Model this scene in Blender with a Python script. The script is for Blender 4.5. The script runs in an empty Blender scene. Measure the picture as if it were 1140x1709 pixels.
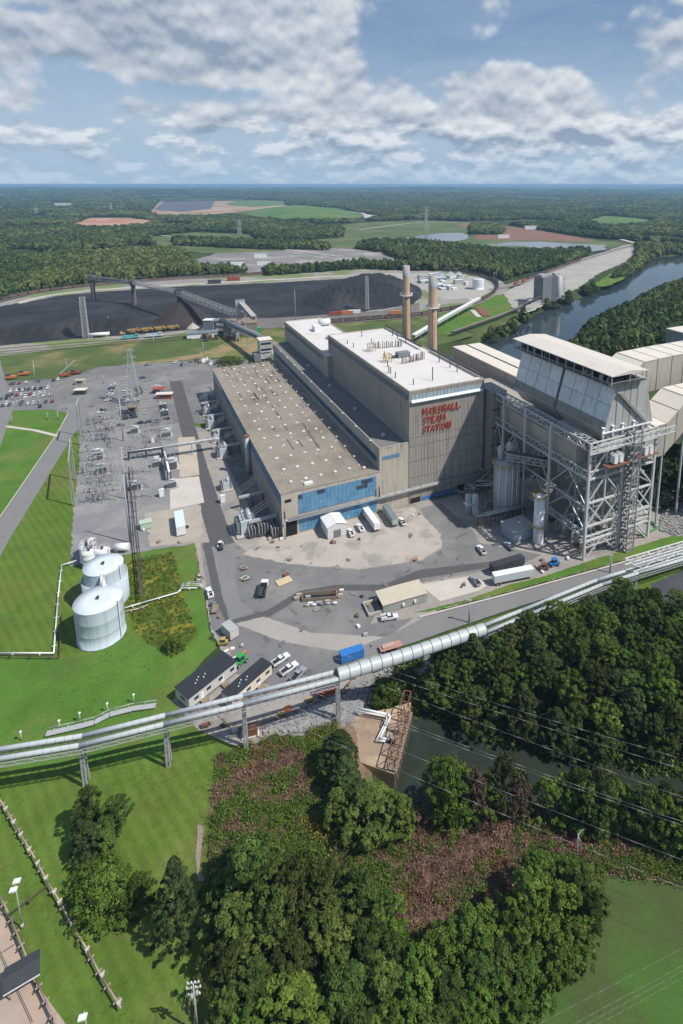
import bpy, math, random
import numpy as np
from mathutils import Vector, Matrix, geometry
SC = bpy.context.scene
COL = SC.collection
rnd = random.Random(7)
R = math.radians
# ------------------------------------------------------------ camera
CH, FOC, PX, PY, HOR = 145.0, 981.0, 685.0, 503.0, 307.0
TH = math.atan2(PY - HOR, FOC); CT, ST = math.cos(TH), math.sin(TH)
cam = bpy.data.cameras.new('camera'); co = bpy.data.objects.new('camera', cam); COL.objects.link(co)
co.location = (0, 0, CH); co.rotation_euler = (math.pi/2 - TH, 0, 0)
cam.sensor_fit = 'HORIZONTAL'; cam.sensor_width = 36; cam.lens = FOC/1140*36
cam.shift_x = -(PX-570)/1140; cam.shift_y = -(854.5-PY)/1140
cam.clip_start = 1; cam.clip_end = 120000
SC.camera = co
# ------------------------------------------------------------ sky, sun
SUN_EL, SUN_AZ = 52.0, -20.0          # azimuth of the sun, counter-clockwise from +x
sx, sy = math.cos(R(SUN_AZ)), math.sin(R(SUN_AZ))
sun = bpy.data.lights.new('sun', 'SUN'); sun.energy = 5.0; sun.angle = R(0.53); sun.color = (1, .95, .87)
so = bpy.data.objects.new('sun', sun); COL.objects.link(so)
sd = Vector((sx*math.cos(R(SUN_EL)), sy*math.cos(R(SUN_EL)), math.sin(R(SUN_EL))))
so.rotation_euler = sd.to_track_quat('Z', 'Y').to_euler()
W = bpy.data.worlds.new('World'); SC.world = W; W.use_nodes = True
nt = W.node_tree; nt.nodes.clear()
def N(t, typ, **k):
    n = t.nodes.new(typ)
    for a, b in k.items():
        if a.startswith('i_'):
            key = a[2:]; key = int(key) if key.isdigit() else key
            n.inputs[key].default_value = b
        else: setattr(n, a, b)
    return n
def LK(t, a, b): t.links.new(a, b)
def math_(t, op, a, b=None, c=None, clamp=False):
    n = t.nodes.new('ShaderNodeMath'); n.operation = op; n.use_clamp = clamp
    for i, v in enumerate((a, b, c)):
        if v is None: continue
        if isinstance(v, (int, float)): n.inputs[i].default_value = v
        else: LK(t, v, n.inputs[i])
    return n.outputs[0]
def mixc(t, f, a, b, mode='MIX'):
    n = t.nodes.new('ShaderNodeMix'); n.data_type = 'RGBA'; n.blend_type = mode
    for s, v in ((0, f), (6, a), (7, b)):
        if isinstance(v, (int, float)): n.inputs[s].default_value = v
        elif isinstance(v, tuple): n.inputs[s].default_value = v if len(v) == 4 else v+(1,)
        else: LK(t, v, n.inputs[s])
    return n.outputs[2]
def ramp(t, f, a, b):   # smoothstep a..b
    n = t.nodes.new('ShaderNodeMapRange'); n.interpolation_type = 'SMOOTHSTEP'
    LK(t, f, n.inputs[0]); n.inputs[1].default_value = a; n.inputs[2].default_value = b
    return n.outputs[0]
sky = N(nt, 'ShaderNodeTexSky', sky_type='NISHITA', sun_disc=False, sun_elevation=R(SUN_EL), sun_rotation=math.pi/2-R(SUN_AZ))
sky.altitude = 100; sky.air_density = 1.0; sky.dust_density = 1.0; sky.ozone_density = 1.5
tc = N(nt, 'ShaderNodeTexCoord'); sep = N(nt, 'ShaderNodeSeparateXYZ'); LK(nt, tc.outputs['Generated'], sep.inputs[0])
dx, dy, dz = sep.outputs
# cloud coordinates: flattening towards the horizon (a layer seen from below)
den = math_(nt, 'ADD', math_(nt, 'MAXIMUM', dz, 0.0), 0.075)
def cvec(offz, sc, oz=0.0, vs=1.6):
    lz = math_(nt, 'MULTIPLY', math_(nt, 'ADD', dz, offz), sc*vs)
    cb = N(nt, 'ShaderNodeCombineXYZ'); LK(nt, math_(nt, 'MULTIPLY', dx, sc), cb.inputs[0]); LK(nt, lz, cb.inputs[1]); LK(nt, math_(nt, 'ADD', math_(nt, 'MULTIPLY', dy, sc*.6), oz), cb.inputs[2])
    return cb.outputs[0]
def cnoise(v, scale, det=9, rough=.56, dist=0.25):
    n = N(nt, 'ShaderNodeTexNoise', i_Scale=scale, i_Detail=det, i_Roughness=rough, i_Distortion=dist); LK(nt, v, n.inputs['Vector']); return n.outputs[0]
def blob(px, py, rx, ry, w):      # a soft bump about a direction
    a = (px-PX)/FOC; b = -(py-PY)/FOC; v = Vector((a, CT+b*ST, -ST+b*CT)).normalized()
    az0 = math.atan2(v.x, v.y)
    azn = math_(nt, 'SUBTRACT', math_(nt, 'ARCTAN2', dx, dy), az0)
    q = math_(nt, 'ADD', math_(nt, 'POWER', math_(nt, 'DIVIDE', azn, rx/FOC), 2.0), math_(nt, 'POWER', math_(nt, 'DIVIDE', math_(nt, 'SUBTRACT', dz, v.z), ry/FOC), 2.0))
    e = math_(nt, 'POWER', 2.718, math_(nt, 'MULTIPLY', q, -1.0))
    return math_(nt, 'MULTIPLY', e, w)
def dens(off):
    na = cnoise(cvec(off, 1.0, 0.0, 1.0), 5.2, 10, .50, .05); nb = cnoise(cvec(off, 1.0, 5.0, 2.0), 10.0, 10, .53, .05)
    def vor(v, s, w):
        n = N(nt, 'ShaderNodeTexVoronoi', feature='F1', i_Scale=s); LK(nt, v, n.inputs['Vector']); return math_(nt, 'MULTIPLY', math_(nt, 'SUBTRACT', .42, n.outputs['Distance']), w)
    na = math_(nt, 'ADD', na, math_(nt, 'ADD', vor(cvec(off, 1.0, 0.0, 1.5), 13.0, .13), vor(cvec(off, 1.0, 2.0, 1.4), 34.0, .06))); nb = math_(nt, 'ADD', nb, math_(nt, 'ADD', vor(cvec(off, 1.0, 5.0, 2.2), 24.0, .10), vor(cvec(off, 1.0, 7.0, 2.2), 60.0, .05)))
    f = ramp(nt, dz, .05, .15); return math_(nt, 'ADD', math_(nt, 'MULTIPLY', na, f), math_(nt, 'MULTIPLY', nb, math_(nt, 'SUBTRACT', 1.0, f)))
bl = None
for args in ((560, 110, 60, 40, -.06), (230, 50, 300, 75, .26), (430, 95, 150, 50, .18), (660, 50, 85, 65, -.30), (330, 155, 200, 22, -.17), (20, 10, 60, 14, -.25), (1000, 100, 260, 80, .10),
             (870, 75, 120, 30, -.16), (1130, 20, 60, 20, -.1), (200, 170, 150, 35, .11), (640, 170, 120, 45, .10), (930, 220, 110, 35, .13), (850, 100, 200, 18, -.07), (60, 190, 90, 14, -.1), (420, 150, 200, 14, -.08), (560, 20, 30, 60, .06)):
    o = blob(*args); bl = o if bl is None else math_(nt, 'ADD', bl, o)
d0 = math_(nt, 'ADD', dens(0.0), bl)
d1 = math_(nt, 'ADD', dens(0.011), bl)
lowb = math_(nt, 'SUBTRACT', math_(nt, 'MULTIPLY', math_(nt, 'SUBTRACT', 1.0, ramp(nt, dz, .02, .2)), .06), math_(nt, 'MULTIPLY', ramp(nt, dz, .29, .55), .12))
d0b = math_(nt, 'ADD', d0, lowb)
cover = ramp(nt, d0b, .455, .565)
litv = math_(nt, 'MULTIPLY', math_(nt, 'SUBTRACT', d0, d1), 6.5)
fine = cnoise(cvec(0.0, 1.0, 3.0), 7.0, 6, .6, .1)
shade = math_(nt, 'ADD', math_(nt, 'ADD', litv, .52), math_(nt, 'MULTIPLY', math_(nt, 'SUBTRACT', fine, .5), .55), None)
thick = ramp(nt, d0b, .58, .85)
shade = math_(nt, 'SUBTRACT', shade, math_(nt, 'MULTIPLY', thick, .22), None, True)
ccol = mixc(nt, shade, (3.3, 4.3, 5.7), (9.4, 9.8, 10.3))
veil = math_(nt, 'MULTIPLY', cnoise(cvec(0.0, 1.0, 9.0, 3.0), 4.0, 7, .65, .8), .55); veil = math_(nt, 'ADD', veil, math_(nt, 'MULTIPLY', math_(nt, 'SUBTRACT', 1.0, ramp(nt, dz, .06, .25)), .42), None, True)
basec = mixc(nt, veil, mixc(nt, .35, sky.outputs[0], (.9, 2.7, 6.6)), (5.6, 7.2, 8.9))
sk = mixc(nt, cover, basec, ccol)
hz_f = math_(nt, 'SUBTRACT', 1.0, ramp(nt, dz, -.01, .105))
sk = mixc(nt, math_(nt, 'MULTIPLY', hz_f, .78), sk, (4.3, 6.2, 8.4))
bg = N(nt, 'ShaderNodeBackground', i_Strength=.085); LK(nt, sk, bg.inputs[0])
wo = N(nt, 'ShaderNodeOutputWorld'); LK(nt, bg.outputs[0], wo.inputs[0])
SC.view_settings.view_transform = 'Standard'; SC.view_settings.look = 'None'
SC.view_settings.exposure = -0.02; SC.view_settings.gamma = 1; SC.view_settings.use_curve_mapping = False
SC.cycles.max_bounces = 5; SC.cycles.volume_bounces = 0; SC.cycles.diffuse_bounces = 2; SC.cycles.glossy_bounces = 2
SC.cycles.transparent_max_bounces = 4
# ------------------------------------------------------------ survey helpers: photo bearings to ground points
def G(x, y, z=0.0):
    a = (x-PX)/FOC; b = -(y-PY)/FOC; t = (CH-z)/-(-ST+b*CT)
    return Vector((a*t, (CT+b*ST)*t, z))
def PJ(X, Y, Z):
    d = Y*CT-(Z-CH)*ST; u = Y*ST+(Z-CH)*CT
    return PX+FOC*X/d, PY-FOC*u/d
def HT(p, yt):      # height of something standing at p whose top is seen at row yt
    k = (PY-yt)/FOC; return CH+p.y*(k*CT-ST)/(CT+k*ST)
EA = Vector((-.4458, .8951)); EB = Vector((.8951, .4458)); OO = Vector((-.53, 248.3)); SROT = math.atan2(EB.y, EB.x)
def LOC(x, y, z=0.0):
    g = G(x, y, z); d = Vector((g.x, g.y))-OO; return d.dot(EB), d.dot(EA)
def WUV(u, v, z=0.0):
    q = OO+u*EB+v*EA; return Vector((q.x, q.y, z))
# ------------------------------------------------------------ materials
MATS = {}
def M(name, c, rough=.7, metal=0.0, var=.12, scale=1.0, bump=0.0, bscale=6.0, c2=None, c2s=.05, c2lo=.45, c2hi=.6, spec=.4, objrand=0.0, objcol=False, streak=0.0, tint=False, transl=0.0, fine=0.0, fs=3.0, stripes=0.0, c3=None, c3s=.4, c3lo=.58, c3hi=.72):
    if name in MATS: return MATS[name]
    m = bpy.data.materials.new(name); m.use_nodes = True; t = m.node_tree; b = t.nodes['Principled BSDF']
    b.inputs['Roughness'].default_value = rough; b.inputs['Metallic'].default_value = metal; b.inputs['Specular IOR Level'].default_value = spec
    g = N(t, 'ShaderNodeNewGeometry'); pos = g.outputs['Position']
    col = tuple(c)+(1,)
    if c2 is not None:
        n = N(t, 'ShaderNodeTexNoise', i_Scale=c2s, i_Detail=8.0, i_Roughness=.6); LK(t, pos, n.inputs['Vector'])
        col = mixc(t, ramp(t, n.outputs[0], c2lo, c2hi), col, tuple(c2)+(1,))
    if c3 is not None:
        n = N(t, 'ShaderNodeTexNoise', i_Scale=c3s, i_Detail=9.0, i_Roughness=.68, i_Distortion=.6); LK(t, pos, n.inputs['Vector'])
        col = mixc(t, ramp(t, n.outputs[0], c3lo, c3hi), col, tuple(c3)+(1,))
    if objcol:
        oi = N(t, 'ShaderNodeObjectInfo'); col = oi.outputs['Color']
    if var > 0:
        n = N(t, 'ShaderNodeTexNoise', i_Scale=scale, i_Detail=6.0, i_Roughness=.62); LK(t, pos, n.inputs['Vector'])
        f = math_(t, 'ADD', math_(t, 'MULTIPLY', math_(t, 'SUBTRACT', n.outputs[0], .5), 4*var), 1.0)
        cb = N(t, 'ShaderNodeCombineXYZ')
        for i in range(3): LK(t, f, cb.inputs[i])
        col = mixc(t, 1.0, col, cb.outputs[0], 'MULTIPLY')
    if fine > 0:
        n = N(t, 'ShaderNodeTexNoise', i_Scale=fs, i_Detail=3.0, i_Roughness=.7); LK(t, pos, n.inputs['Vector'])
        f = math_(t, 'ADD', math_(t, 'MULTIPLY', math_(t, 'SUBTRACT', n.outputs[0], .5), 4*fine), 1.0)
        cb = N(t, 'ShaderNodeCombineXYZ')
        for i in range(3): LK(t, f, cb.inputs[i])
        col = mixc(t, 1.0, col, cb.outputs[0], 'MULTIPLY')
    if stripes > 0:
        wv = N(t, 'ShaderNodeTexWave', wave_type='BANDS', bands_direction='DIAGONAL', i_Scale=.16, i_Distortion=2.2, i_Detail=1.0); wv.inputs['Detail Scale'].default_value = .12; LK(t, pos, wv.inputs['Vector'])
        f = math_(t, 'ADD', 1.0-stripes/2, math_(t, 'MULTIPLY', wv.outputs['Fac'], stripes)); cb = N(t, 'ShaderNodeCombineXYZ')
        for i in range(3): LK(t, f, cb.inputs[i])
        col = mixc(t, 1.0, col, cb.outputs[0], 'MULTIPLY')
    if streak > 0:    # rain streaks: noise stretched along z
        mp = N(t, 'ShaderNodeMapping'); mp.inputs['Scale'].default_value = (.9, .9, .05); LK(t, pos, mp.inputs[0])
        n = N(t, 'ShaderNodeTexNoise', i_Scale=1.2, i_Detail=5.0); LK(t, mp.outputs[0], n.inputs['Vector'])
        f = math_(t, 'SUBTRACT', 1.0, math_(t, 'MULTIPLY', ramp(t, n.outputs[0], .45, .75), streak))
        cb = N(t, 'ShaderNodeCombineXYZ')
        for i in range(3): LK(t, f, cb.inputs[i])
        col = mixc(t, 1.0, col, cb.outputs[0], 'MULTIPLY')
    if objrand > 0:
        oi = N(t, 'ShaderNodeObjectInfo'); hs = N(t, 'ShaderNodeHueSaturation')
        hr_ = .035 if name.startswith('leaf') else .05; LK(t, math_(t, 'ADD', .5-(.030 if name.startswith('leaf') else .025)*objrand, math_(t, 'MULTIPLY', math_(t, 'FRACT', math_(t, 'MULTIPLY', oi.outputs['Random'], 7.3)), hr_*objrand)), hs.inputs['Hue'])
        LK(t, math_(t, 'ADD', 1-.38*objrand, math_(t, 'MULTIPLY', oi.outputs['Random'], .8*objrand)), hs.inputs['Value'])
        if isinstance(col, tuple): hs.inputs['Color'].default_value = col
        else: LK(t, col, hs.inputs['Color'])
        col = hs.outputs[0]
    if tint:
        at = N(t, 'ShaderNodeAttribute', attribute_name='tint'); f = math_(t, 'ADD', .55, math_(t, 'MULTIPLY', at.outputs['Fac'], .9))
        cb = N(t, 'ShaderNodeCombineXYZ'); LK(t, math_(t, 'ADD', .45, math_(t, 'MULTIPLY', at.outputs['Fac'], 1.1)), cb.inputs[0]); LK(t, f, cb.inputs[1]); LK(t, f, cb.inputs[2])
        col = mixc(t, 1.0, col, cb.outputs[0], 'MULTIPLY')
    if isinstance(col, tuple): b.inputs['Base Color'].default_value = col
    else: LK(t, col, b.inputs['Base Color'])
    if bump > 0:
        n = N(t, 'ShaderNodeTexNoise', i_Scale=bscale, i_Detail=4.0); LK(t, pos, n.inputs['Vector'])
        bp = N(t, 'ShaderNodeBump', i_Strength=bump, i_Distance=.3); LK(t, n.outputs[0], bp.inputs['Height']); LK(t, bp.outputs[0], b.inputs['Normal'])
    if transl > 0:
        tr = N(t, 'ShaderNodeBsdfTranslucent'); LK(t, col, tr.inputs[0]) if not isinstance(col, tuple) else None
        mx = N(t, 'ShaderNodeMixShader', i_0=transl); LK(t, b.outputs[0], mx.inputs[1]); LK(t, tr.outputs[0], mx.inputs[2])
        LK(t, mx.outputs[0], t.nodes['Material Output'].inputs[0])
    MATS[name] = m; return m
steel = M('galvanised_steel', (.40, .41, .41), .65, .15, .1, .5)
dsteel = M('dark_steel', (.075, .078, .082), .6, .3, .15, .5)
white = M('white_paint', (.72, .73, .73), .45, 0, .04, .6)
cream = M('cream_siding', (.46, .41, .34), .6, 0, .07, .3, streak=.3)
siding = M('grey_tan_siding', (.34, .31, .275), .6, 0, .09, .15, streak=.35)
sidew = M('side_wall_siding', (.36, .34, .31), .6, 0, .09, .15, streak=.35)
rib = M('siding_rib', (.42, .39, .35), .6, 0, .08, .3, streak=.35)
roofw = M('white_roof_membrane', (.62, .59, .57), .7, 0, .07, .12, c2=(.52, .49, .45), c2s=.06, c2lo=.5, c2hi=.75)
rooft = M('tan_gravel_roof', (.315, .275, .225), .9, 0, .12, .35, c2=(.235, .20, .16), c2s=.05, c2lo=.45, c2hi=.7, fine=.1, fs=1.5)
roofd = M('dark_roof', (.17, .165, .155), .9, 0, .15, .15, fine=.08, fs=2)
rust = M('rusty_steel', (.20, .09, .055), .8, .1, .25, .8)
brown = M('brown_pipe', (.11, .07, .055), .7, .2, .2, 1)
glass = M('blue_glass', (.10, .25, .40), .22, 0, .14, .35, objrand=.25, spec=.6)
glassd = M('dark_glass', (.02, .04, .07), .12, 0, .05, 1, spec=.8)
black = M('black_opening', (.012, .012, .013), .8, 0, 0)
concrete = M('concrete', (.42, .39, .35), .85, 0, .12, .25, bump=.1)
conc_t = M('stack_concrete', (.50, .36, .25), .85, 0, .07, .3, streak=.25)
conc_g = M('stack_grey_band', (.36, .35, .35), .85, 0, .1, .3, streak=.2)
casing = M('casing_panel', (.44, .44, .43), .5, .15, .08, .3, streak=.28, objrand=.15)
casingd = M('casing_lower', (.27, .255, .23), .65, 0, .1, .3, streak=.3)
ductm = M('duct_metal', (.40, .37, .32), .6, .1, .07, .2, streak=.2)
ductt = M('duct_top', (.66, .60, .52), .6, 0, .06, .2)
tankm = M('tank_paint', (.44, .52, .57), .75, 0, .06, .15, streak=.2)
tankt = M('tank_top_paint', (.60, .65, .68), .8, 0, .04, .15)
asph = M('asphalt', (.165, .162, .162), .9, 0, .09, .07, c2=(.215, .208, .20), c2s=.03, c3=(.115, .112, .11), c3s=.16, c3lo=.56, c3hi=.64, c2lo=.45, c2hi=.6, fine=.05, fs=1.2)
asphd = M('dark_asphalt', (.088, .086, .088), .9, 0, .1, .1, fine=.06, fs=1.5)
asphr = M('road_asphalt', (.195, .19, .188), .9, 0, .07, .08, fine=.05, fs=1.5)
yardm = M('yard_gravel', (.30, .272, .245), .95, 0, .14, .08, c2=(.22, .208, .195), c2s=.05, c2lo=.5, c2hi=.65, fine=.09, fs=1.0, bump=.2, bscale=3)
gravel = M('grey_gravel', (.205, .203, .21), .95, 0, .1, .1, c2=(.26, .255, .25), c2s=.06, fine=.08, fs=2)
pale = M('pale_concrete', (.50, .46, .41), .9, 0, .1, .12, fine=.04)
tan = M('tan_dirt', (.42, .31, .21), .95, 0, .15, .15, c2=(.30, .22, .16), c2s=.1, fine=.08, bump=.3, bscale=2)
dirt_r = M('red_dirt', (.38, .19, .11), .95, 0, .15, .01, c2=(.45, .32, .22), c2s=.008, c2lo=.45, c2hi=.7)
graveltan = M('ash_gravel', (.36, .34, .30), .95, 0, .12, .03, c2=(.33, .31, .28), c2s=.02)
indus = M('industrial_dirt', (.20, .19, .185), .95, 0, .25, .02, c2=(.32, .29, .25), c2s=.015, c2lo=.5, c2hi=.62)
grass = M('mown_grass', (.092, .155, .025), .95, 0, .22, .10, c2=(.135, .15, .04), c2s=.035, c2lo=.45, c2hi=.72, fine=.14, fs=1.6, bump=.5, bscale=4, spec=.1, stripes=.16, c3=(.14, .13, .055), c3s=.22)
grassb = M('bright_grass', (.080, .168, .027), .95, 0, .24, .08, c2=(.118, .168, .038), c2s=.03, c3=(.125, .135, .045), c3s=.3, c3lo=.56, c3hi=.75, fine=.12, fs=1.5, bump=.4, bscale=4, spec=.1)
grassy = M('weedy_grass', (.085, .125, .02), .95, 0, .22, .3, c2=(.21, .19, .03), c2s=.16, c2lo=.48, c2hi=.64, fine=.2, fs=1.5, bump=.7, bscale=3, spec=.1)
grassd = M('berm_grass', (.085, .12, .04), .95, 0, .2, .04, c2=(.20, .165, .075), c2s=.02, c2lo=.5, c2hi=.7, fine=.1, fs=.7, spec=.1)
field = M('far_field_grass', (.085, .13, .045), .95, 0, .2, .006, c2=(.14, .15, .07), c2s=.01, spec=.1)
fieldb = M('landfill_grass', (.09, .175, .045), .95, 0, .12, .006, c2=(.13, .17, .06), c2s=.006, spec=.1)
brushm = M('brush_ground', (.20, .135, .09), 1, 0, .25, .25, c2=(.10, .13, .035), c2s=.06, c2lo=.5, c2hi=.62, fine=.25, fs=1.4, bump=1, bscale=2, spec=.1)
forestf = M('forest_floor', (.045, .065, .025), 1, 0, .3, .01, c2=(.10, .125, .045), c2s=.0022, c2lo=.5, c2hi=.62, fine=.3, fs=.03, spec=.05)
coal = M('coal', (.016, .017, .021), .85, 0, .25, .05, c2=(.032, .032, .036), c2s=.02, fine=.25, fs=.8, bump=.8, bscale=.8)
coalb = M('fresh_coal', (.042, .033, .030), .9, 0, .2, .1, fine=.2, fs=.8, bump=.6, bscale=1)
stone = M('riprap_stone', (.25, .245, .24), .9, 0, .2, 1.2, objrand=.4)
rail_bed = M('ballast', (.27, .25, .23), .95, 0, .15, .1, fine=.1)
railm = M('rail_steel', (.16, .11, .09), .6, .4, .1)
carm = M('railcar_steel', (.16, .105, .085), .7, .2, .2, .3, objrand=.5)
tire = M('tyre_rubber', (.02, .02, .02), .8, 0, 0)
paint = M('car_paint', (1, 1, 1), .3, .1, 0, objcol=True, spec=.6)
panelb = M('blue_container', (.03, .17, .48), .5, 0, .08, .5)
redm = M('red_paint', (.30, .075, .04), .55, 0, .15, 1)
orange = M('orange_paint', (.52, .19, .07), .5, 0, .05, 1)
yellow = M('yellow_paint', (.42, .32, .09), .5, 0, .08, 1)
green = M('green_paint', (.05, .30, .07), .5, 0, .08, 1)
teal = M('teal_paint', (.10, .36, .38), .5, 0, .08, 1)
wood = M('weathered_wood', (.24, .19, .14), .85, 0, .2, 1)
shingle = M('dark_shingle', (.035, .04, .05), .8, 0, .2, 2, fine=.1, fs=5)
slate = M('slate_metal', (.17, .20, .22), .6, 0, .08, .3)
letm = M('red_letter', (.44, .06, .025), .6, 0, .08, 1)
barkm = M('bark', (.10, .075, .055), .95, 0, .2, 2)
insul = M('insulator', (.36, .30, .27), .4, 0, .1, 1)
tgrey = M('transformer_grey', (.50, .53, .55), .5, .1, .1, 1)
olive = M('leaf_olive', (.070, .090, .028), .85, 0, 0, tint=True, objrand=.8, transl=.12, spec=.12)
leafs = [M('leaf_deciduous', (.064, .106, .022), .85, 0, 0, tint=True, objrand=1.1, transl=.15, spec=.15),
         M('leaf_bright', (.088, .155, .024), .85, 0, 0, tint=True, objrand=.7, transl=.18, spec=.15),
         M('leaf_cedar', (.050, .080, .026), .9, 0, 0, tint=True, objrand=.6, transl=.08, spec=.12),
         M('leaf_brown', (.19, .125, .085), .9, 0, 0, tint=True, objrand=.9, spec=.1),
         M('leaf_yellow', (.14, .135, .025), .9, 0, 0, tint=True, objrand=.6, spec=.1),
         M('leaf_far', (.040, .070, .022), .95, 0, 0, tint=True, objrand=1.0, transl=.1, spec=.05, c2=(.085, .115, .035), c2s=.003, c2lo=.45, c2hi=.62)]
def mwater(name, c, rough, bs, bstr):
    m = bpy.data.materials.new(name); m.use_nodes = True; t = m.node_tree; b = t.nodes['Principled BSDF']
    b.inputs['Base Color'].default_value = tuple(c)+(1,); b.inputs['Roughness'].default_value = rough; b.inputs['IOR'].default_value = 1.33
    g = N(t, 'ShaderNodeNewGeometry'); mp = N(t, 'ShaderNodeMapping'); mp.inputs['Scale'].default_value = (1, .6, 1); LK(t, g.outputs[0], mp.inputs[0])
    n = N(t, 'ShaderNodeTexNoise', i_Scale=bs, i_Detail=4.0); LK(t, mp.outputs[0], n.inputs['Vector'])
    bp = N(t, 'ShaderNodeBump', i_Strength=bstr, i_Distance=.2); LK(t, n.outputs[0], bp.inputs['Height']); LK(t, bp.outputs[0], b.inputs['Normal'])
    return m
# ------------------------------------------------------------ mesh builder
class MB:
    def __init__(s): s.v = []; s.f = []; s.m = []; s.sm = []
    def face(s, pts, mi=0, sm=False):
        b = len(s.v); s.v += [tuple(p) for p in pts]; s.f.append(tuple(range(b, b+len(pts)))); s.m.append(mi); s.sm.append(sm)
    def _hex(s, c, mi):
        b = len(s.v); s.v += [tuple(p) for p in c]
        for q in ((0, 3, 2, 1), (4, 5, 6, 7), (0, 1, 5, 4), (1, 2, 6, 5), (2, 3, 7, 6), (3, 0, 4, 7)):
            s.f.append(tuple(b+i for i in q)); s.m.append(mi); s.sm.append(False)
        return s
    def box(s, x0, x1, y0, y1, z0, z1, mi=0):
        return s._hex([(x0, y0, z0), (x1, y0, z0), (x1, y1, z0), (x0, y1, z0), (x0, y0, z1), (x1, y0, z1), (x1, y1, z1), (x0, y1, z1)], mi)
    def hexa(s, lo, hi, mi=0): return s._hex(list(lo)+list(hi), mi)
    def beam(s, p, q, w=.3, h=None, mi=0):
        p = Vector(p); q = Vector(q); h = h or w; d = q-p
        if d.length < 1e-5: return s
        d.normalize(); up = Vector((0, 0, 1)) if abs(d.z) < .98 else Vector((1, 0, 0))
        a = d.cross(up).normalized()*w/2; b = a.cross(d).normalized()*h/2
        return s._hex([p-a-b, p+a-b, p+a+b, p-a+b, q-a-b, q+a-b, q+a+b, q-a+b], mi)
    def tube(s, p, q, r, r2=None, n=10, mi=0, caps=True, sm=True):
        p = Vector(p); q = Vector(q); r2 = r if r2 is None else r2; d = (q-p).normalized(); up = Vector((0, 0, 1)) if abs(d.z) < .98 else Vector((1, 0, 0))
        a = d.cross(up).normalized(); b = a.cross(d).normalized(); base = len(s.v)
        for c, rr in ((p, r), (q, r2)):
            for i in range(n):
                t = 2*math.pi*i/n; s.v.append(tuple(c+a*math.cos(t)*rr+b*math.sin(t)*rr))
        for i in range(n):
            j = (i+1) % n; s.f.append((base+i, base+j, base+n+j, base+n+i)); s.m.append(mi); s.sm.append(sm)
        if caps:
            s.f.append(tuple(base+i for i in reversed(range(n)))); s.f.append(tuple(base+n+i for i in range(n))); s.m += [mi, mi]; s.sm += [False, False]
        return s
    def pipe(s, pts, r, n=8, mi=0):
        for a, b in zip(pts, pts[1:]): s.tube(a, b, r, n=n, mi=mi)
        return s
    def lathe(s, prof, n=24, mi=0, c=(0, 0, 0)):
        base = len(s.v)
        for r, z in prof:
            for i in range(n):
                t = 2*math.pi*i/n; s.v.append((c[0]+r*math.cos(t), c[1]+r*math.sin(t), c[2]+z))
        for k in range(len(prof)-1):
            for i in range(n):
                j = (i+1) % n; s.f.append((base+k*n+i, base+k*n+j, base+(k+1)*n+j, base+(k+1)*n+i)); s.m.append(mi); s.sm.append(True)
        return s
    def prism(s, poly, z0, z1, mi=0, axis=2):
        def p3(a, b, z): return (a, b, z) if axis == 2 else ((z, a, b) if axis == 0 else (a, z, b))
        s.face([p3(a, b, z1) for a, b in poly], mi); s.face([p3(a, b, z0) for a, b in reversed(poly)], mi)
        for (a, b), (c, d) in zip(poly, poly[1:]+poly[:1]): s.face([p3(a, b, z0), p3(c, d, z0), p3(c, d, z1), p3(a, b, z1)], mi)
        return s
    def truss(s, p, q, h, w=.3, n=8, up=(0, 0, 1)):    # planar truss between chords p-q and p+up*h
        p = Vector(p); q = Vector(q); u = Vector(up)*h
        s.beam(p, q, w); s.beam(p+u, q+u, w)
        for i in range(n+1):
            a = p.lerp(q, i/n); s.beam(a, a+u, w*.7)
            if i < n:
                b = p.lerp(q, (i+1)/n); s.beam(a if i % 2 else a+u, b+u if i % 2 else b, w*.7)
        return s
    def mesh(s, name, mats):
        me = bpy.data.meshes.new(name); me.from_pydata(s.v, [], s.f)
        for m in (mats if isinstance(mats, (list, tuple)) else [mats]): me.materials.append(m)
        me.polygons.foreach_set('material_index', s.m); me.polygons.foreach_set('use_smooth', s.sm); me.update()
        return me
    def build(s, name, mats, parent=None, **tags):
        o = bpy.data.objects.new(name, s.mesh(name, mats)); COL.objects.link(o)
        if parent is not None: o.parent = parent
        for k, v in tags.items(): o[k] = v
        return o
def thing(name, label, cat, loc=(0, 0, 0), rz=0.0, group=None):
    o = bpy.data.objects.new(name, None); COL.objects.link(o); o.location = loc; o.rotation_euler = (0, 0, rz)
    o.empty_display_size = .5; o['label'] = label; o['category'] = cat
    if group: o['group'] = group
    return o
def tagm(o, label, cat, loc=None, rz=None, group=None):
    o['label'] = label; o['category'] = cat
    if group: o['group'] = group
    if loc is not None: o.location = loc
    if rz is not None: o.rotation_euler = (0, 0, rz)
    return o
def obj(name, me, parent=None, loc=None):
    o = bpy.data.objects.new(name, me); COL.objects.link(o)
    if parent is not None: o.parent = parent
    if loc is not None: o.location = loc
    return o
KIDS = {}
def dup(root, loc, rz, label=None, group=None, sc=None, color=None):
    r = root.copy(); COL.objects.link(r); r.location = loc; r.rotation_euler = (0, 0, rz)
    if sc: r.scale = sc
    if label: r['label'] = label
    if group: r['group'] = group
    if color: r.color = color
    for ch in [c for c in list(root.children)]:
        c = ch.copy(); COL.objects.link(c); c.parent = r
        if color: c.color = color
        for g in list(ch.children):
            d = g.copy(); COL.objects.link(d); d.parent = c
            if color: d.color = color
    return r
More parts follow.
